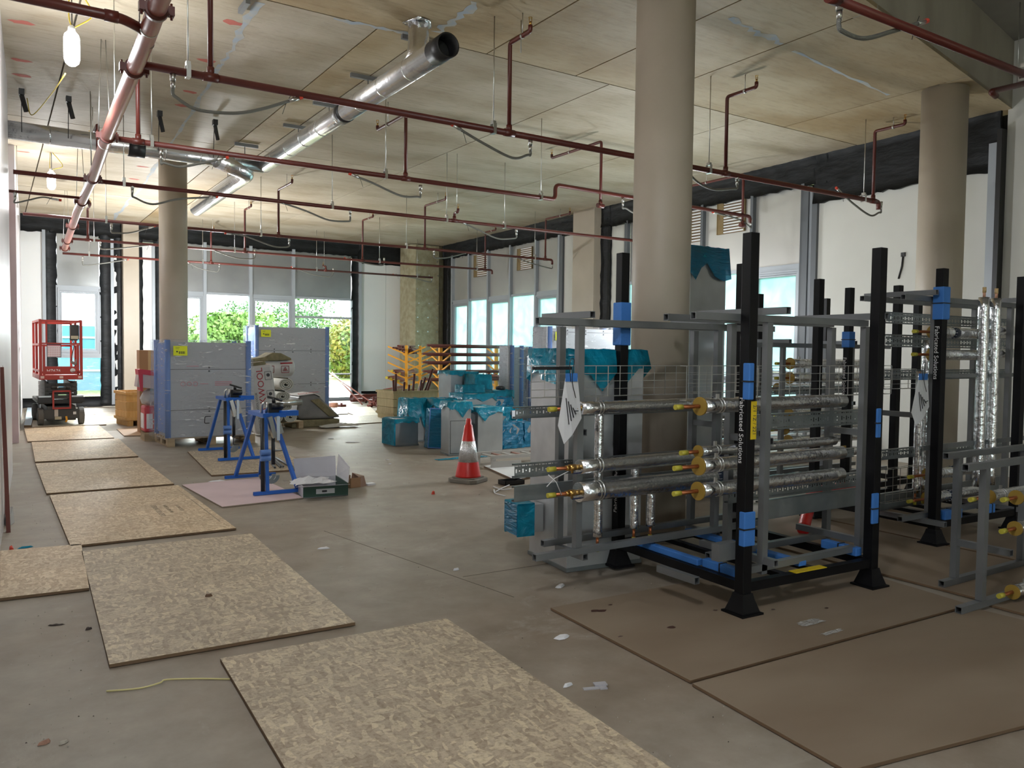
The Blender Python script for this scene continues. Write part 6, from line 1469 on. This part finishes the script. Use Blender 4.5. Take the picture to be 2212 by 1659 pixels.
# scattered grit: too many to count
rnd = random.Random(11); gm = MB()
for k in range(900):
    a = rnd.random(); y = 2.0 + 13 * rnd.random() ** 1.6; x = -0.1 + 0.04 * y + (5.2 if rnd.random() < 0.7 else 1.0) * rnd.random(); s_ = rnd.uniform(0.002, 0.007)
    if 0.4 < x < 1.75: continue
    gm.add([(x, y, 0.0005), (x + s_ * 1.8, y + s_ * 0.3, 0.0005), (x + s_, y + s_ * 1.3, 0.0005), (x + s_ * 0.9, y + s_ * 0.5, s_)], [(0, 1, 3), (1, 2, 3), (2, 0, 3)])
o = gm.build('floor_grit', STONE); tag(o, 'fine pale grit scattered over the bare floor', 'grit', kind='stuff')
gm = MB()
for k in range(300):
    y = 2.0 + 12 * rnd.random() ** 1.5; x = -0.1 + 0.04 * y + (5.0 if rnd.random() < 0.7 else 0.6) * rnd.random(); s_ = rnd.uniform(0.0015, 0.005)
    if 0.4 < x < 1.75: continue
    gm.add([(x, y, 0.0005), (x + s_ * 1.8, y + s_ * 0.3, 0.0005), (x + s_, y + s_ * 1.3, 0.0005), (x + s_ * 0.9, y + s_ * 0.5, s_)], [(0, 1, 3), (1, 2, 3), (2, 0, 3)])
o = gm.build('floor_grit', DST); tag(o, 'fine dark grit scattered over the bare floor', 'grit', kind='stuff')

# ================================================================ BLACK STILLAGES
def stillage(loc, rz, label, w=1.166, d=1.178, h=2.205, letter=None):
    t = thing('stillage', label, 'stillage', loc, rz, 'black steel stillages carrying pipe modules')
    for (x, y) in ((0, 0), (w, 0), (0, d), (w, d)):
        m = MB().box(x - 0.034, x + 0.034, y - 0.034, y + 0.034, 0.10, h); m.build('post', BLKST, t, bevel=0.003)
        f = MB(); pr = [(0.085, 0.0), (0.085, 0.012), (0.070, 0.016), (0.048, 0.085), (0.040, 0.12)]
        for i in range(len(pr) - 1):
            (a, z0), (b_, z1) = pr[i], pr[i + 1]
            f.add([(x - a, y - a, z0), (x + a, y - a, z0), (x + a, y + a, z0), (x - a, y + a, z0), (x - b_, y - b_, z1), (x + b_, y - b_, z1), (x + b_, y + b_, z1), (x - b_, y + b_, z1)],
                  [(0, 1, 5, 4), (1, 2, 6, 5), (2, 3, 7, 6), (3, 0, 4, 7)] + ([(3, 2, 1, 0)] if i == 0 else []) + ([(4, 5, 6, 7)] if i == len(pr) - 2 else []))
        f.build('foot', BLKST, t)
    for a, b_ in (((0, 0), (w, 0)), ((0, d), (w, d)), ((0, 0), (0, d)), ((w, 0), (w, d))):
        MB().bar((a[0], a[1], 0.155), (b_[0], b_[1], 0.155), 0.05, 0.055).build('base_rail', BLKST, t)
    for x in (w * 0.38, w * 0.62): MB().bar((x, 0, 0.14), (x, d, 0.14), 0.05, 0.03).build('base_cross_rail', BLKST, t)
    return t
def foam(par, x0, x1, y0, y1, z0, z1, tie=True):
    MB().box(x0, x1, y0, y1, z0, z1).build('foam_pad', FOAM, par, bevel=0.006)
    if tie:
        c = (z0 + z1) / 2
        if z1 - z0 >= max(x1 - x0, y1 - y0) * 0.8: MB().box(x0 - 0.004, x1 + 0.004, y0 - 0.004, y1 + 0.004, c - 0.004, c + 0.004).build('cable_tie', BLKPL, par)
        elif x1 - x0 > y1 - y0: c = (x0 + x1) / 2; MB().box(c - 0.004, c + 0.004, y0 - 0.004, y1 + 0.004, z0 - 0.004, z1 + 0.004).build('cable_tie', BLKPL, par)
        else: c = (y0 + y1) / 2; MB().box(x0 - 0.004, x1 + 0.004, c - 0.004, c + 0.004, z0 - 0.004, z1 + 0.004).build('cable_tie', BLKPL, par)
S1 = stillage((3.665, 3.145, 0.018), R(-2.7), 'nearest black stillage, company lettering up its front corner post')
text_ax('Fabricated Solutions', 0.047, WHINK, S1, (-0.0345, 0.024, 1.262), (0, 0, -1), (0, -1, 0))
text_ax('Fabricated Solutions', 0.047, WHINK, S1, (-0.0345, 1.160, 0.38), (0, 0, 1), (0, 1, 0))
foam(S1, -0.042, -0.002, -0.052, 0.0, 1.25, 1.46); foam(S1, -0.045, 0.045, -0.044, 0.0, 0.40, 0.0 + 0.60)
tp = MB().box(-0.005, 0.040, -0.0362, -0.0345, 1.02, 1.24).build('yellow_tape', M('yellow marker tape', (0.72, 0.52, 0.01), 0.5), S1)
text('2/1 1Z / 221', 0.035, INK, S1, (0.012, -0.0366, 1.22), (R(90), R(90), 0), 'lettering', 0.0004)
MB().box(0.42, 0.70, -0.029, 0.029, 0.183, 0.187).build('yellow_tape', M('yellow marker tape', (0.72, 0.52, 0.01), 0.5), S1)
foam(S1, -0.046, 0.046, 1.132, 1.224, 1.56, 1.86)
foam(S1, 1.122, 1.165, -0.050, -0.036, 0.98, 1.17); foam(S1, 1.10, 1.165, -0.052, -0.036, 0.42, 0.62)
foam(S1, 0.0, 0.05, 0.38, 1.02, 0.183, 0.225, False); foam(S1, 0.02, 0.075, 0.06, 0.36, 0.183, 0.235); foam(S1, 1.10, 1.16, 0.06, 0.34, 0.183, 0.24); foam(S1, 0.55, 0.62, 0.06, 1.1, 0.186, 0.22, False)
S2 = stillage((6.35, 3.52, 0.018), R(-3), 'second black stillage holding the module of upright foil pipes')
text_ax('Fabricated Solutions', 0.052, WHINK, S2, (-0.0345, 0.024, 1.75), (0, 0, -1), (0, -1, 0))
foam(S2, -0.046, 0.046, -0.046, 0.046, 1.80, 2.06); foam(S2, 0.10, 0.34, -0.03, 0.03, 0.184, 0.26); foam(S2, 0.72, 0.82, -0.03, 0.03, 0.184, 0.26)
S3 = stillage((7.32, 5.0, 0.003), R(-2), 'third black stillage standing behind the first two')
foam(S3, -0.046, 0.046, -0.046, 0.046, 1.60, 1.76); text_ax('Fabricated Solutions', 0.052, WHINK, S3, (-0.0345, 0.026, 1.5), (0, 0, -1), (0, -1, 0))

# ================================================================ PREFABRICATED PIPE MODULES
def perf(m, x0, x1, y, z0, z1):
    """perforated web: slots and dots left open between narrow strips"""
    H_ = z1 - z0; P = 0.05; n = max(1, int((x1 - x0) / P)); P = (x1 - x0) / n
    rows = [(0.0, 0.10, None), (0.10, 0.17, 'd'), (0.17, 0.36, None), (0.36, 0.64, 'v'), (0.64, 0.83, None), (0.83, 0.90, 'd'), (0.90, 1.0, None)]
    vs = []; fs = []
    def q(a, b_, c, d): k = len(vs); vs.extend([(a, y, c), (b_, y, c), (b_, y, d), (a, y, d)]); fs.append((k, k + 1, k + 2, k + 3))
    for r0, r1, kind in rows:
        za, zb = z0 + H_ * r0, z0 + H_ * r1
        if kind is None: q(x0, x1, za, zb); continue
        for k in range(n):
            a = x0 + P * k
            if kind == 'd':      # dash then dot
                q(a, a + P * 0.12, za, zb); q(a + P * 0.55, a + P * 0.72, za, zb); q(a + P * 0.88, a + P, za, zb)
            else:                # upright slot then dot
                q(a, a + P * 0.18, za, zb); q(a + P * 0.36, a + P * 0.66, za, zb)
                mid = (zb - za); q(a + P * 0.66, a + P * 0.84, za, za + mid * 0.36); q(a + P * 0.66, a + P * 0.84, zb - mid * 0.36, zb); q(a + P * 0.84, a + P, za, zb)
    k = len(vs); m.add(vs, fs)
    return m
def tray(par, x0, x1, y, z0, z1, kind='perf', name='cable_tray', mat=None):
    m = MB()
    if kind == 'perf': perf(m, x0, x1, y, z0, z1)
    else: m.box(x0, x1, y, y + 0.002, z0, z1)
    for z in (z0, z1): m.box(x0, x1, y, y + 0.03, z - 0.0015, z + 0.0015).box(x0, x1, y + 0.028, y + 0.03, z - (0.0 if z == z0 else 0.01), z + (0.01 if z == z0 else 0.0))
    return m.build(name, mat or TRAY, par)
def valve_pipe(par, xa, xb, y, z, r=0.034, stub=0.22, sleeve=None, flange=False):
    """foil-lagged pipe along x with copper stub, brass fitting and yellow cap at its xa end"""
    s = 1 if xb > xa else -1
    p = MB().tube([(xa + (xb - xa) * k / 14, y, z) for k in range(15)], r, 18, wob=0.012).build('insulated_pipe', FOIL, par)
    st = MB().tube([(xa - s * stub, y, z), (xa + s * 0.05, y, z)], 0.0115, 12).build('copper_stub', COPPER, p)
    MB().tube([(xa - s * (stub + 0.035), y, z), (xa - s * (stub - 0.02), y, z)], 0.0155, 12).build('yellow_cap', YELC, p)
    if flange: MB().tube([(xa - s * 0.012, y, z), (xa, y, z)], r * 1.25, 20).build('lagging_end', OCHRE, p)
    else:
        b_ = MB().tube([(xa - s * 0.10, y, z), (xa - s * 0.075, y, z)], 0.017, 6).tube([(xa - s * 0.075, y, z), (xa - s * 0.03, y, z)], 0.021, 10).tube([(xa - s * 0.03, y, z), (xa, y, z)], 0.018, 6).tube([(xa - s * 0.05, y, z), (xa - s * 0.05, y, z - 0.035)], 0.008, 8)
        b_.build('ball_valve', BRASS, p)
        MB().bar((xa - s * 0.05, y - 0.004, z - 0.036), (xa + s * 0.04, y - 0.012, z - 0.034), 0.016, 0.008).build('valve_lever', M('dark blue lever', (0.01, 0.015, 0.06), 0.4), p)
    if sleeve is not None:
        MB().tube([(sleeve, y, z), (sleeve + 0.075, y, z)], r * 1.06, 20).build('dark_band', M('blue black band', (0.01, 0.02, 0.045), 0.35), p)
        m = MB()
        for k in range(12):
            a = k * PI / 6; m.bar((sleeve - 0.002, y + r * 1.08 * math.cos(a), z + r * 1.08 * math.sin(a)), (sleeve + 0.018, y + r * 1.08 * math.cos(a), z + r * 1.08 * math.sin(a)), 0.003, 0.003)
        m.build('white_marks', PAPER, p)
    m = MB()
    for x in (xa + s * 0.14, xa + s * 0.165): m.tube([(x - 0.003, y, z), (x + 0.003, y, z)], r * 1.05, 18)
    m.box(xa + s * 0.13, xa + s * 0.15, y - 0.006, y + 0.006, z + r, z + r + 0.025)
    m.build('pipe_clip', STEEL, p)
    return p
def vpipe(par, x, y, z0, z1, r=0.028, cap=True, top=False):
    p = MB().tube([(x + random.uniform(-0.001, 0.001), y, z0 + (z1 - z0) * k / 18) for k in range(19)], r, 16, wob=0.012).build('insulated_pipe', FOIL, par)
    if cap:
        MB().tube([(x, y, z0 - 0.07), (x, y, z0)], 0.010, 10).build('copper_stub', COPPER, p); MB().tube([(x, y, z0 - 0.10), (x, y, z0 - 0.06)], 0.0135, 10).build('yellow_cap', YELC, p)
    if top:
        MB().tube([(x, y, z1), (x, y, z1 + 0.05)], 0.012, 10).build('copper_stub', M('pale copper', (0.62, 0.32, 0.2), 0.4), p); MB().tube([(x, y, z1 + 0.04), (x, y, z1 + 0.085)], 0.015, 10).build('yellow_cap', M('tan cap', (0.60, 0.42, 0.2), 0.5), p)
    return p
def basket(par, x0, x1, y, z0, z1, pitch=0.10, depth=0.05):
    m = MB(); t_ = 0.0035
    for k in range(5): z = z0 + (z1 - z0) * k / 4; m.bar((x0, y, z), (x1, y, z), t_, t_)
    for z in (z0, z1): m.bar((x0, y + depth, z), (x1, y + depth, z), t_, t_)
    n = int((x1 - x0) / pitch)
    for k in range(n + 1):
        x = x0 + (x1 - x0) * k / n; m.bar((x, y - 0.003, z0), (x, y - 0.003, z1), t_, t_); m.bar((x, y, z0), (x, y + depth, z0), t_, t_); m.bar((x, y, z1), (x, y + depth, z1), t_, t_)
    return m.build('wire_basket', STEEL, par)
CH = 0.041
def rail_(par, p, q, nm='frame_rail'): return MB().bar(p, q, CH, CH, open_end=0.004).build(nm, CHAN, par)
def module(label, org, rails, uprights, crosses, grp='prefabricated pipe modules in grey channel frames'):
    """coordinates are world; org is the thing's base"""
    t = thing('pipe_module', label, 'pipe module', org, 0, grp)
    o = Vector(org)
    def W_(x, y, z): return (x - o.x, y - o.y, z - o.z)
    for (y, x0, x1, z) in rails: rail_(t, W_(x0, y, z), W_(x1, y, z))
    for (x, y, z0, z1) in uprights: MB().bar(W_(x, y, z0), W_(x, y, z1), CH * 1.15, CH, up=(0, 1, 0)).build('upright', CHAN, t)
    for (x, y0, y1, z) in crosses: rail_(t, W_(x, y0, z), W_(x, y1, z), 'cross_member')
    return t, o
# --- module 1: behind, reaching out past the stillage towards the white duct
t, o = module('rear pipe module in the nearest stillage, reaching out beside the tall pale duct', (2.76, 3.98, 0.25),
    [(3.98, 2.76, 4.9, 1.715), (4.25, 2.95, 4.9, 1.72), (3.98, 2.76, 4.88, 0.275), (4.25, 3.01, 4.9, 0.275)],
    [(3.085, 3.98, 0.298, 1.693), (3.14, 4.25, 0.298, 1.693), (4.32, 3.98, 0.298, 1.693), (4.36, 4.25, 0.298, 1.693)],
    [(3.12, 3.90, 4.42, 1.762), (4.30, 3.90, 4.42, 1.762), (3.14, 3.99, 4.26, 1.02), (4.36, 3.99, 4.26, 1.02), (3.14, 3.96, 4.26, 0.232), (4.34, 3.96, 4.26, 0.232)])
V = lambda x, y, z: (x - o.x, y - o.y, z - o.z)
ly_ = 4.12 - o.y
tray(t, 2.70 - o.x, 4.9 - o.x, ly_, 1.115 - o.z, 1.185 - o.z); tray(t, 2.70 - o.x, 4.9 - o.x, ly_, 0.745 - o.z, 0.832 - o.z); tray(t, 2.70 - o.x, 4.9 - o.x, ly_, 0.597 - o.z, 0.692 - o.z, 'solid')
for z, sl, r_ in ((1.182, 4.20, 0.042), (0.818, 4.22, 0.045), (0.660, 4.235, 0.062)): valve_pipe(t, 3.045 - o.x, 4.75 - o.x, 3.92 - o.y, z - o.z, r_, 0.20, sleeve=sl - o.x)
for x, z0, z1 in ((3.325, 0.32, 1.15), (3.64, 0.34, 0.82), (3.79, 0.34, 0.63)): vpipe(t, x - o.x, 4.07 - o.y, z0 - o.z, z1 - o.z, 0.031)
basket(t, 2.80 - o.x, 4.75 - o.x, 4.10 - o.y, 1.24 - o.z, 1.44 - o.z)
MB().box(0.05, 0.35, 0.11, 0.125, 1.165, 1.185).build('black_bracket', BLKPL, t)
for a_, b_, c_ in (((2.80, 3.9, 0.79), (2.86, 3.9, 0.74), (2.90, 3.9, 0.66)), ((2.79, 3.9, 0.72), (2.86, 3.92, 0.76), (2.95, 3.9, 0.80))): MB().tube([V(*a_), V(*b_), V(*c_)], 0.003, 5).build('white_tie', PAPER, t)
def doc(loc, rz, w, h, label, seed, blue=True):
    """hanging instruction sheet: folded paper with a blue strip and dark writing"""
    tt = thing('instruction_sheet', label, 'paper', loc, rz)
    rnd = random.Random(seed)
    P = [(-0.28 * w, 0, 0), (0.28 * w, 0, 0.03), (0.62 * w, 0.02, -0.62 * h), (0.10 * w, 0.0, -0.86 * h), (-0.25 * w, 0.01, -1.0 * h), (-0.5 * w, 0.02, -0.72 * h)]
    m = MB().add([(x, y, z) for x, y, z in P] + [(x, y + 0.002, z) for x, y, z in P], [(0, 5, 4, 3), (0, 3, 2, 1), (6, 9, 10, 11), (6, 7, 8, 9)] + [(i, (i + 1) % 6, (i + 1) % 6 + 6, i + 6) for i in range(6)]); m.build('paper_sheet', PAPER, tt)
    if blue: MB().box(-0.28 * w, 0.28 * w, -0.004, -0.0005, -0.02, 0.03).build('blue_strip', FOAM, tt)
    m = MB()
    for k in range(5):
        a = -0.25 * w + 0.11 * w * k; m.bar((a, -0.004, -0.30 * h - 0.02 * k), (a + 0.16 * w, -0.003, -0.70 * h + 0.02 * k), 0.003, 0.006)
    m.build('handwriting', INK, tt)
    MB().tube(spline([(-0.05 * w, -0.005, -0.02), (-0.1 * w, -0.006, 0.10), (0.1 * w, -0.006, 0.11), (0.02 * w, -0.005, -0.01), (0.2 * w, -0.006, -0.3 * h)], 5), 0.0025, 5).build('cable_tie', BLKPL, tt)
    return tt
doc((2.95, 3.885, 1.37), R(0), 0.16, 0.40, 'folded white instruction sheet hanging on the rear module beside the pale duct', 1)
doc((6.14, 3.53, 1.36), R(0), 0.22, 0.38, 'white instruction sheet with blue strip hanging on the second stillage module', 2)
# --- module 2: front of the nearest stillage
t, o = module('front pipe module in the nearest stillage, between its two front posts', (3.27, 3.2, 0.2),
    [(3.2, 3.27, 4.87, 1.74), (3.55, 3.40, 5.0, 1.745), (3.2, 3.70, 4.80, 0.245), (3.55, 3.80, 5.0, 0.245)],
    [(3.895, 3.2, 0.205, 1.718), (3.975, 3.55, 0.205, 1.722), (4.865, 3.2, 0.205, 1.718), (5.0, 3.55, 0.205, 1.722)],
    [(3.89, 3.05, 3.75, 1.785), (4.87, 3.05, 3.75, 1.785), (3.975, 3.22, 3.53, 1.0), (5.0, 3.22, 3.53, 1.0), (3.90, 3.1, 3.7, 0.287), (4.88, 3.1, 3.7, 0.287), (3.45, 3.3, 3.62, 0.20)])
V = lambda x, y, z: (x - o.x, y - o.y, z - o.z)
yt = 3.36 - o.y
tray(t, 3.95 - o.x, 5.26 - o.x, yt, 1.05 - o.z, 1.15 - o.z); tray(t, 3.76 - o.x, 5.26 - o.x, yt, 0.615 - o.z, 0.71 - o.z); tray(t, 4.05 - o.x, 5.2 - o.x, yt, 0.48 - o.z, 0.60 - o.z, 'solid')
tray(t, 3.8 - o.x, 5.2 - o.x, yt + 0.12, 0.80 - o.z, 0.86 - o.z)
for z in (1.20, 0.867, 0.72): valve_pipe(t, 3.49 - o.x, 4.85 - o.x, 3.34 - o.y, z - o.z + (0.02 if z > 1.1 else 0), 0.044, 0.17, flange=True)
valve_pipe(t, 3.62 - o.x, 4.95 - o.x, 3.47 - o.y, 0.93 - o.z, 0.032, 0.12, flange=True)
basket(t, 3.43 - o.x, 5.50 - o.x, 3.40 - o.y, 1.25 - o.z, 1.455 - o.z)
MB().box(4.0 - o.x, 4.9 - o.x, yt - 0.02, yt - 0.01, 0.895 - o.z, 0.91 - o.z).build('yellow_bar', M('brown yellow bar', (0.30, 0.18, 0.02), 0.5), t)
MB().box(3.50 - o.x, 3.66 - o.x, -0.02, 0.04, 0.33 - 0.2, 0.43 - 0.2).build('end_plate', CHAN, t)
# --- module 3 in the second stillage: upright foil pipes
t, o = module('pipe module in the second stillage with tall upright foil pipes', (5.8, 3.6, 0.13),
    [(3.6, 5.95, 8.0, 1.985), (3.95, 5.95, 7.9, 1.99), (3.6, 6.0, 7.6, 0.24), (3.95, 6.05, 7.6, 0.24)],
    [(6.40, 3.6, 0.262, 1.965), (6.20, 3.95, 0.262, 1.97), (7.62, 3.6, 0.262, 1.965), (7.70, 3.95, 0.262, 1.97)],
    [(6.25, 3.50, 4.12, 2.03), (7.62, 3.50, 4.12, 2.03), (6.25, 3.62, 3.94, 1.05), (6.3, 3.4, 4.1, 0.20), (7.5, 3.4, 4.1, 0.20)])
for z0, z1, k_ in ((1.79, 1.88, 'perf'), (1.60, 1.70, 'perf'), (1.33, 1.41, 'perf'), (0.68, 0.76, 'perf'), (0.28, 0.40, 'solid')): tray(t, 6.05 - o.x, 8.1 - o.x, 3.80 - o.y, z0 - o.z, z1 - o.z, k_)
MB().box(6.25 - o.x, 8.1 - o.x, -0.03, -0.0205, 1.352 - o.z, 1.385 - o.z).build('slotted_bar', CHAN, t); MB().box(6.25 - o.x, 8.1 - o.x, -0.03, -0.0205, 0.77 - o.z, 0.81 - o.z).build('slotted_bar', CHAN, t)
for z, sl in ((1.725, 6.78), (1.54, None), (0.545, 6.85), (0.345, 6.8)): valve_pipe(t, 6.52 - o.x, 7.30 - o.x, 3.67 - o.y, z - o.z, 0.045, 0.26, flange=True, sleeve=None if sl is None else sl - o.x)
for z in (1.765, 1.56): valve_pipe(t, 7.50 - o.x, 8.1 - o.x, 3.67 - o.y, z - o.z, 0.04, 0.2, flange=True)
for x, r_ in ((6.60, 0.045), (6.48, 0.025)): vpipe(t, x - o.x, 3.76 - o.y, 0.38 - o.z, (1.66 if r_ > 0.03 else 1.4) - o.z, r_)
for x, r_ in ((7.06, 0.043), (7.26, 0.043)): vpipe(t, x - o.x, 3.55 - o.y, 0.42 - o.z, 2.03 - o.z, r_, cap=False, top=True)
basket(t, 5.95 - o.x, 6.45 - o.x, 3.70 - o.y, 0.35 - o.z, 0.62 - o.z, 0.09)
basket(t, 5.95 - o.x, 6.4 - o.x, 3.74 - o.y, 1.26 - o.z, 1.42 - o.z, 0.1)
# --- module 4: low module at the picture edge, standing on the plywood
y4 = 2.47
t, o = module('low pipe module standing on the plywood near the picture edge', (4.75, y4, 0.018),
    [(y4, 4.75, 6.3, 0.04), (y4, 4.769, 6.3, 0.881), (y4 + 0.35, 5.2, 6.35, 0.04), (y4 + 0.35, 5.2, 6.35, 0.881)],
    [(4.995, y4, 0.062, 0.861), (4.995 + 0.36, y4 + 0.35, 0.062, 0.861), (6.2, y4, 0.062, 0.861), (6.25, y4 + 0.35, 0.062, 0.861)],
    [(4.995 + 0.36, y4, y4 + 0.35, 0.30)])
for px_z in (0.667, 0.475, 0.079): valve_pipe(t, 5.283 - o.x, 6.3 - o.x, -0.05, px_z - o.z, 0.036, 0.14, flange=True)
valve_pipe(t, 5.283 + 0.1 - o.x, 6.3 - o.x, 0.16, 0.63 - o.z, 0.036, 0.2, flange=True)
# --- modules further back, seen between the frames
t, o = module('pipe module in the third stillage with yellow-capped stubs facing the room', (7.1, 5.35, 0.2),
    [(5.35, 6.3, 8.6, 1.62), (5.75, 6.4, 8.6, 1.62), (5.35, 6.6, 8.6, 0.24), (5.75, 6.6, 8.6, 0.24)],
    [(6.75, 5.35, 0.262, 1.6), (7.9, 5.35, 0.262, 1.6), (6.85, 5.75, 0.262, 1.6), (8.0, 5.75, 0.262, 1.6)],
    [(6.8, 5.3, 5.8, 0.86), (7.9, 5.3, 5.8, 1.0), (6.8, 5.3, 5.8, 1.66), (7.9, 5.3, 5.8, 1.66)])
for z0, z1 in ((1.10, 1.18), (0.80, 0.88), (0.55, 0.62)): tray(t, 6.35 - o.x, 8.6 - o.x, 0.2, z0 - o.z, z1 - o.z)
for z, y in ((1.43, 5.45), (1.28, 5.45), (1.16, 5.6), (0.90, 5.45), (0.74, 5.5), (0.62, 5.45), (0.45, 5.45)): valve_pipe(t, 7.0 - o.x, 8.5 - o.x, y - o.y, z - o.z, 0.05, 0.2, flange=True)
basket(t, 6.4 - o.x, 8.2 - o.x, 0.1, 1.2 - o.z, 1.38 - o.z)
t, o = module('low pipe module on the floor behind the third stillage, by the side windows', (8.6, 7.2, 0.003),
    [(7.2, 7.6, 10.1, 0.70), (7.6, 7.6, 10.1, 0.70), (7.2, 7.6, 10.1, 0.03), (7.6, 7.6, 10.1, 0.03)], [(8.0, 7.2, 0.055, 0.675), (9.6, 7.2, 0.055, 0.675), (8.0, 7.6, 0.055, 0.675), (9.6, 7.6, 0.055, 0.675)], [(8.0, 7.15, 7.65, 0.74), (9.6, 7.15, 7.65, 0.74)])
for z, y in ((0.85, 7.3), (0.85, 7.45), (0.5, 7.3), (0.35, 7.35)): valve_pipe(t, 7.9 - o.x, 9.9 - o.x, y - o.y, z, 0.05, 0.2, flange=True)
tray(t, -0.9, 1.4, 0.1, 0.55, 0.65)
# red flexible tube on the floor behind the front module and odds
o = MB().tube(spline([(5.722, 4.282, 0.05), ((5.955, 4.412, 0.1)[0], (5.955, 4.412, 0.1)[1], 0.16), ((5.924, 4.322, 0.2)[0], (5.924, 4.322, 0.2)[1], 0.34), ((5.864, 4.235, 0.3)[0] + 0.05, (5.864, 4.235, 0.3)[1] - 0.4, 0.47)], 6), 0.05, 14).build('red_tube', M('bright red tube', (0.62, 0.02, 0.02), 0.4))
tag(o, 'bright red flexible tube rising from the floor behind the nearest stillage', 'tube')
for k, (x, y, l_) in enumerate(((9.0, 8.6, 'grey tool case on the floor below the side windows'), )):
    tt = thing('tool_case', l_, 'case', (x, y, 0.003)); MB().box(0, 0.8, 0, 0.4, 0, 0.28).build('case_body', DKGREY, tt, bevel=0.02); MB().box(0.3, 0.5, -0.02, 0, 0.12, 0.16).build('handle', BLKPL, tt)
for k in range(9):
    x = 7.2 + 0.25 * k; rpipe((x, 8.3 + 0.05 * k, 0.05), (x + 1.6, 8.6 + 0.08 * k, 0.05), 0.03, 'red pipe lying on the floor by the side windows', 'red pipes on the floor by the side windows', REDP)
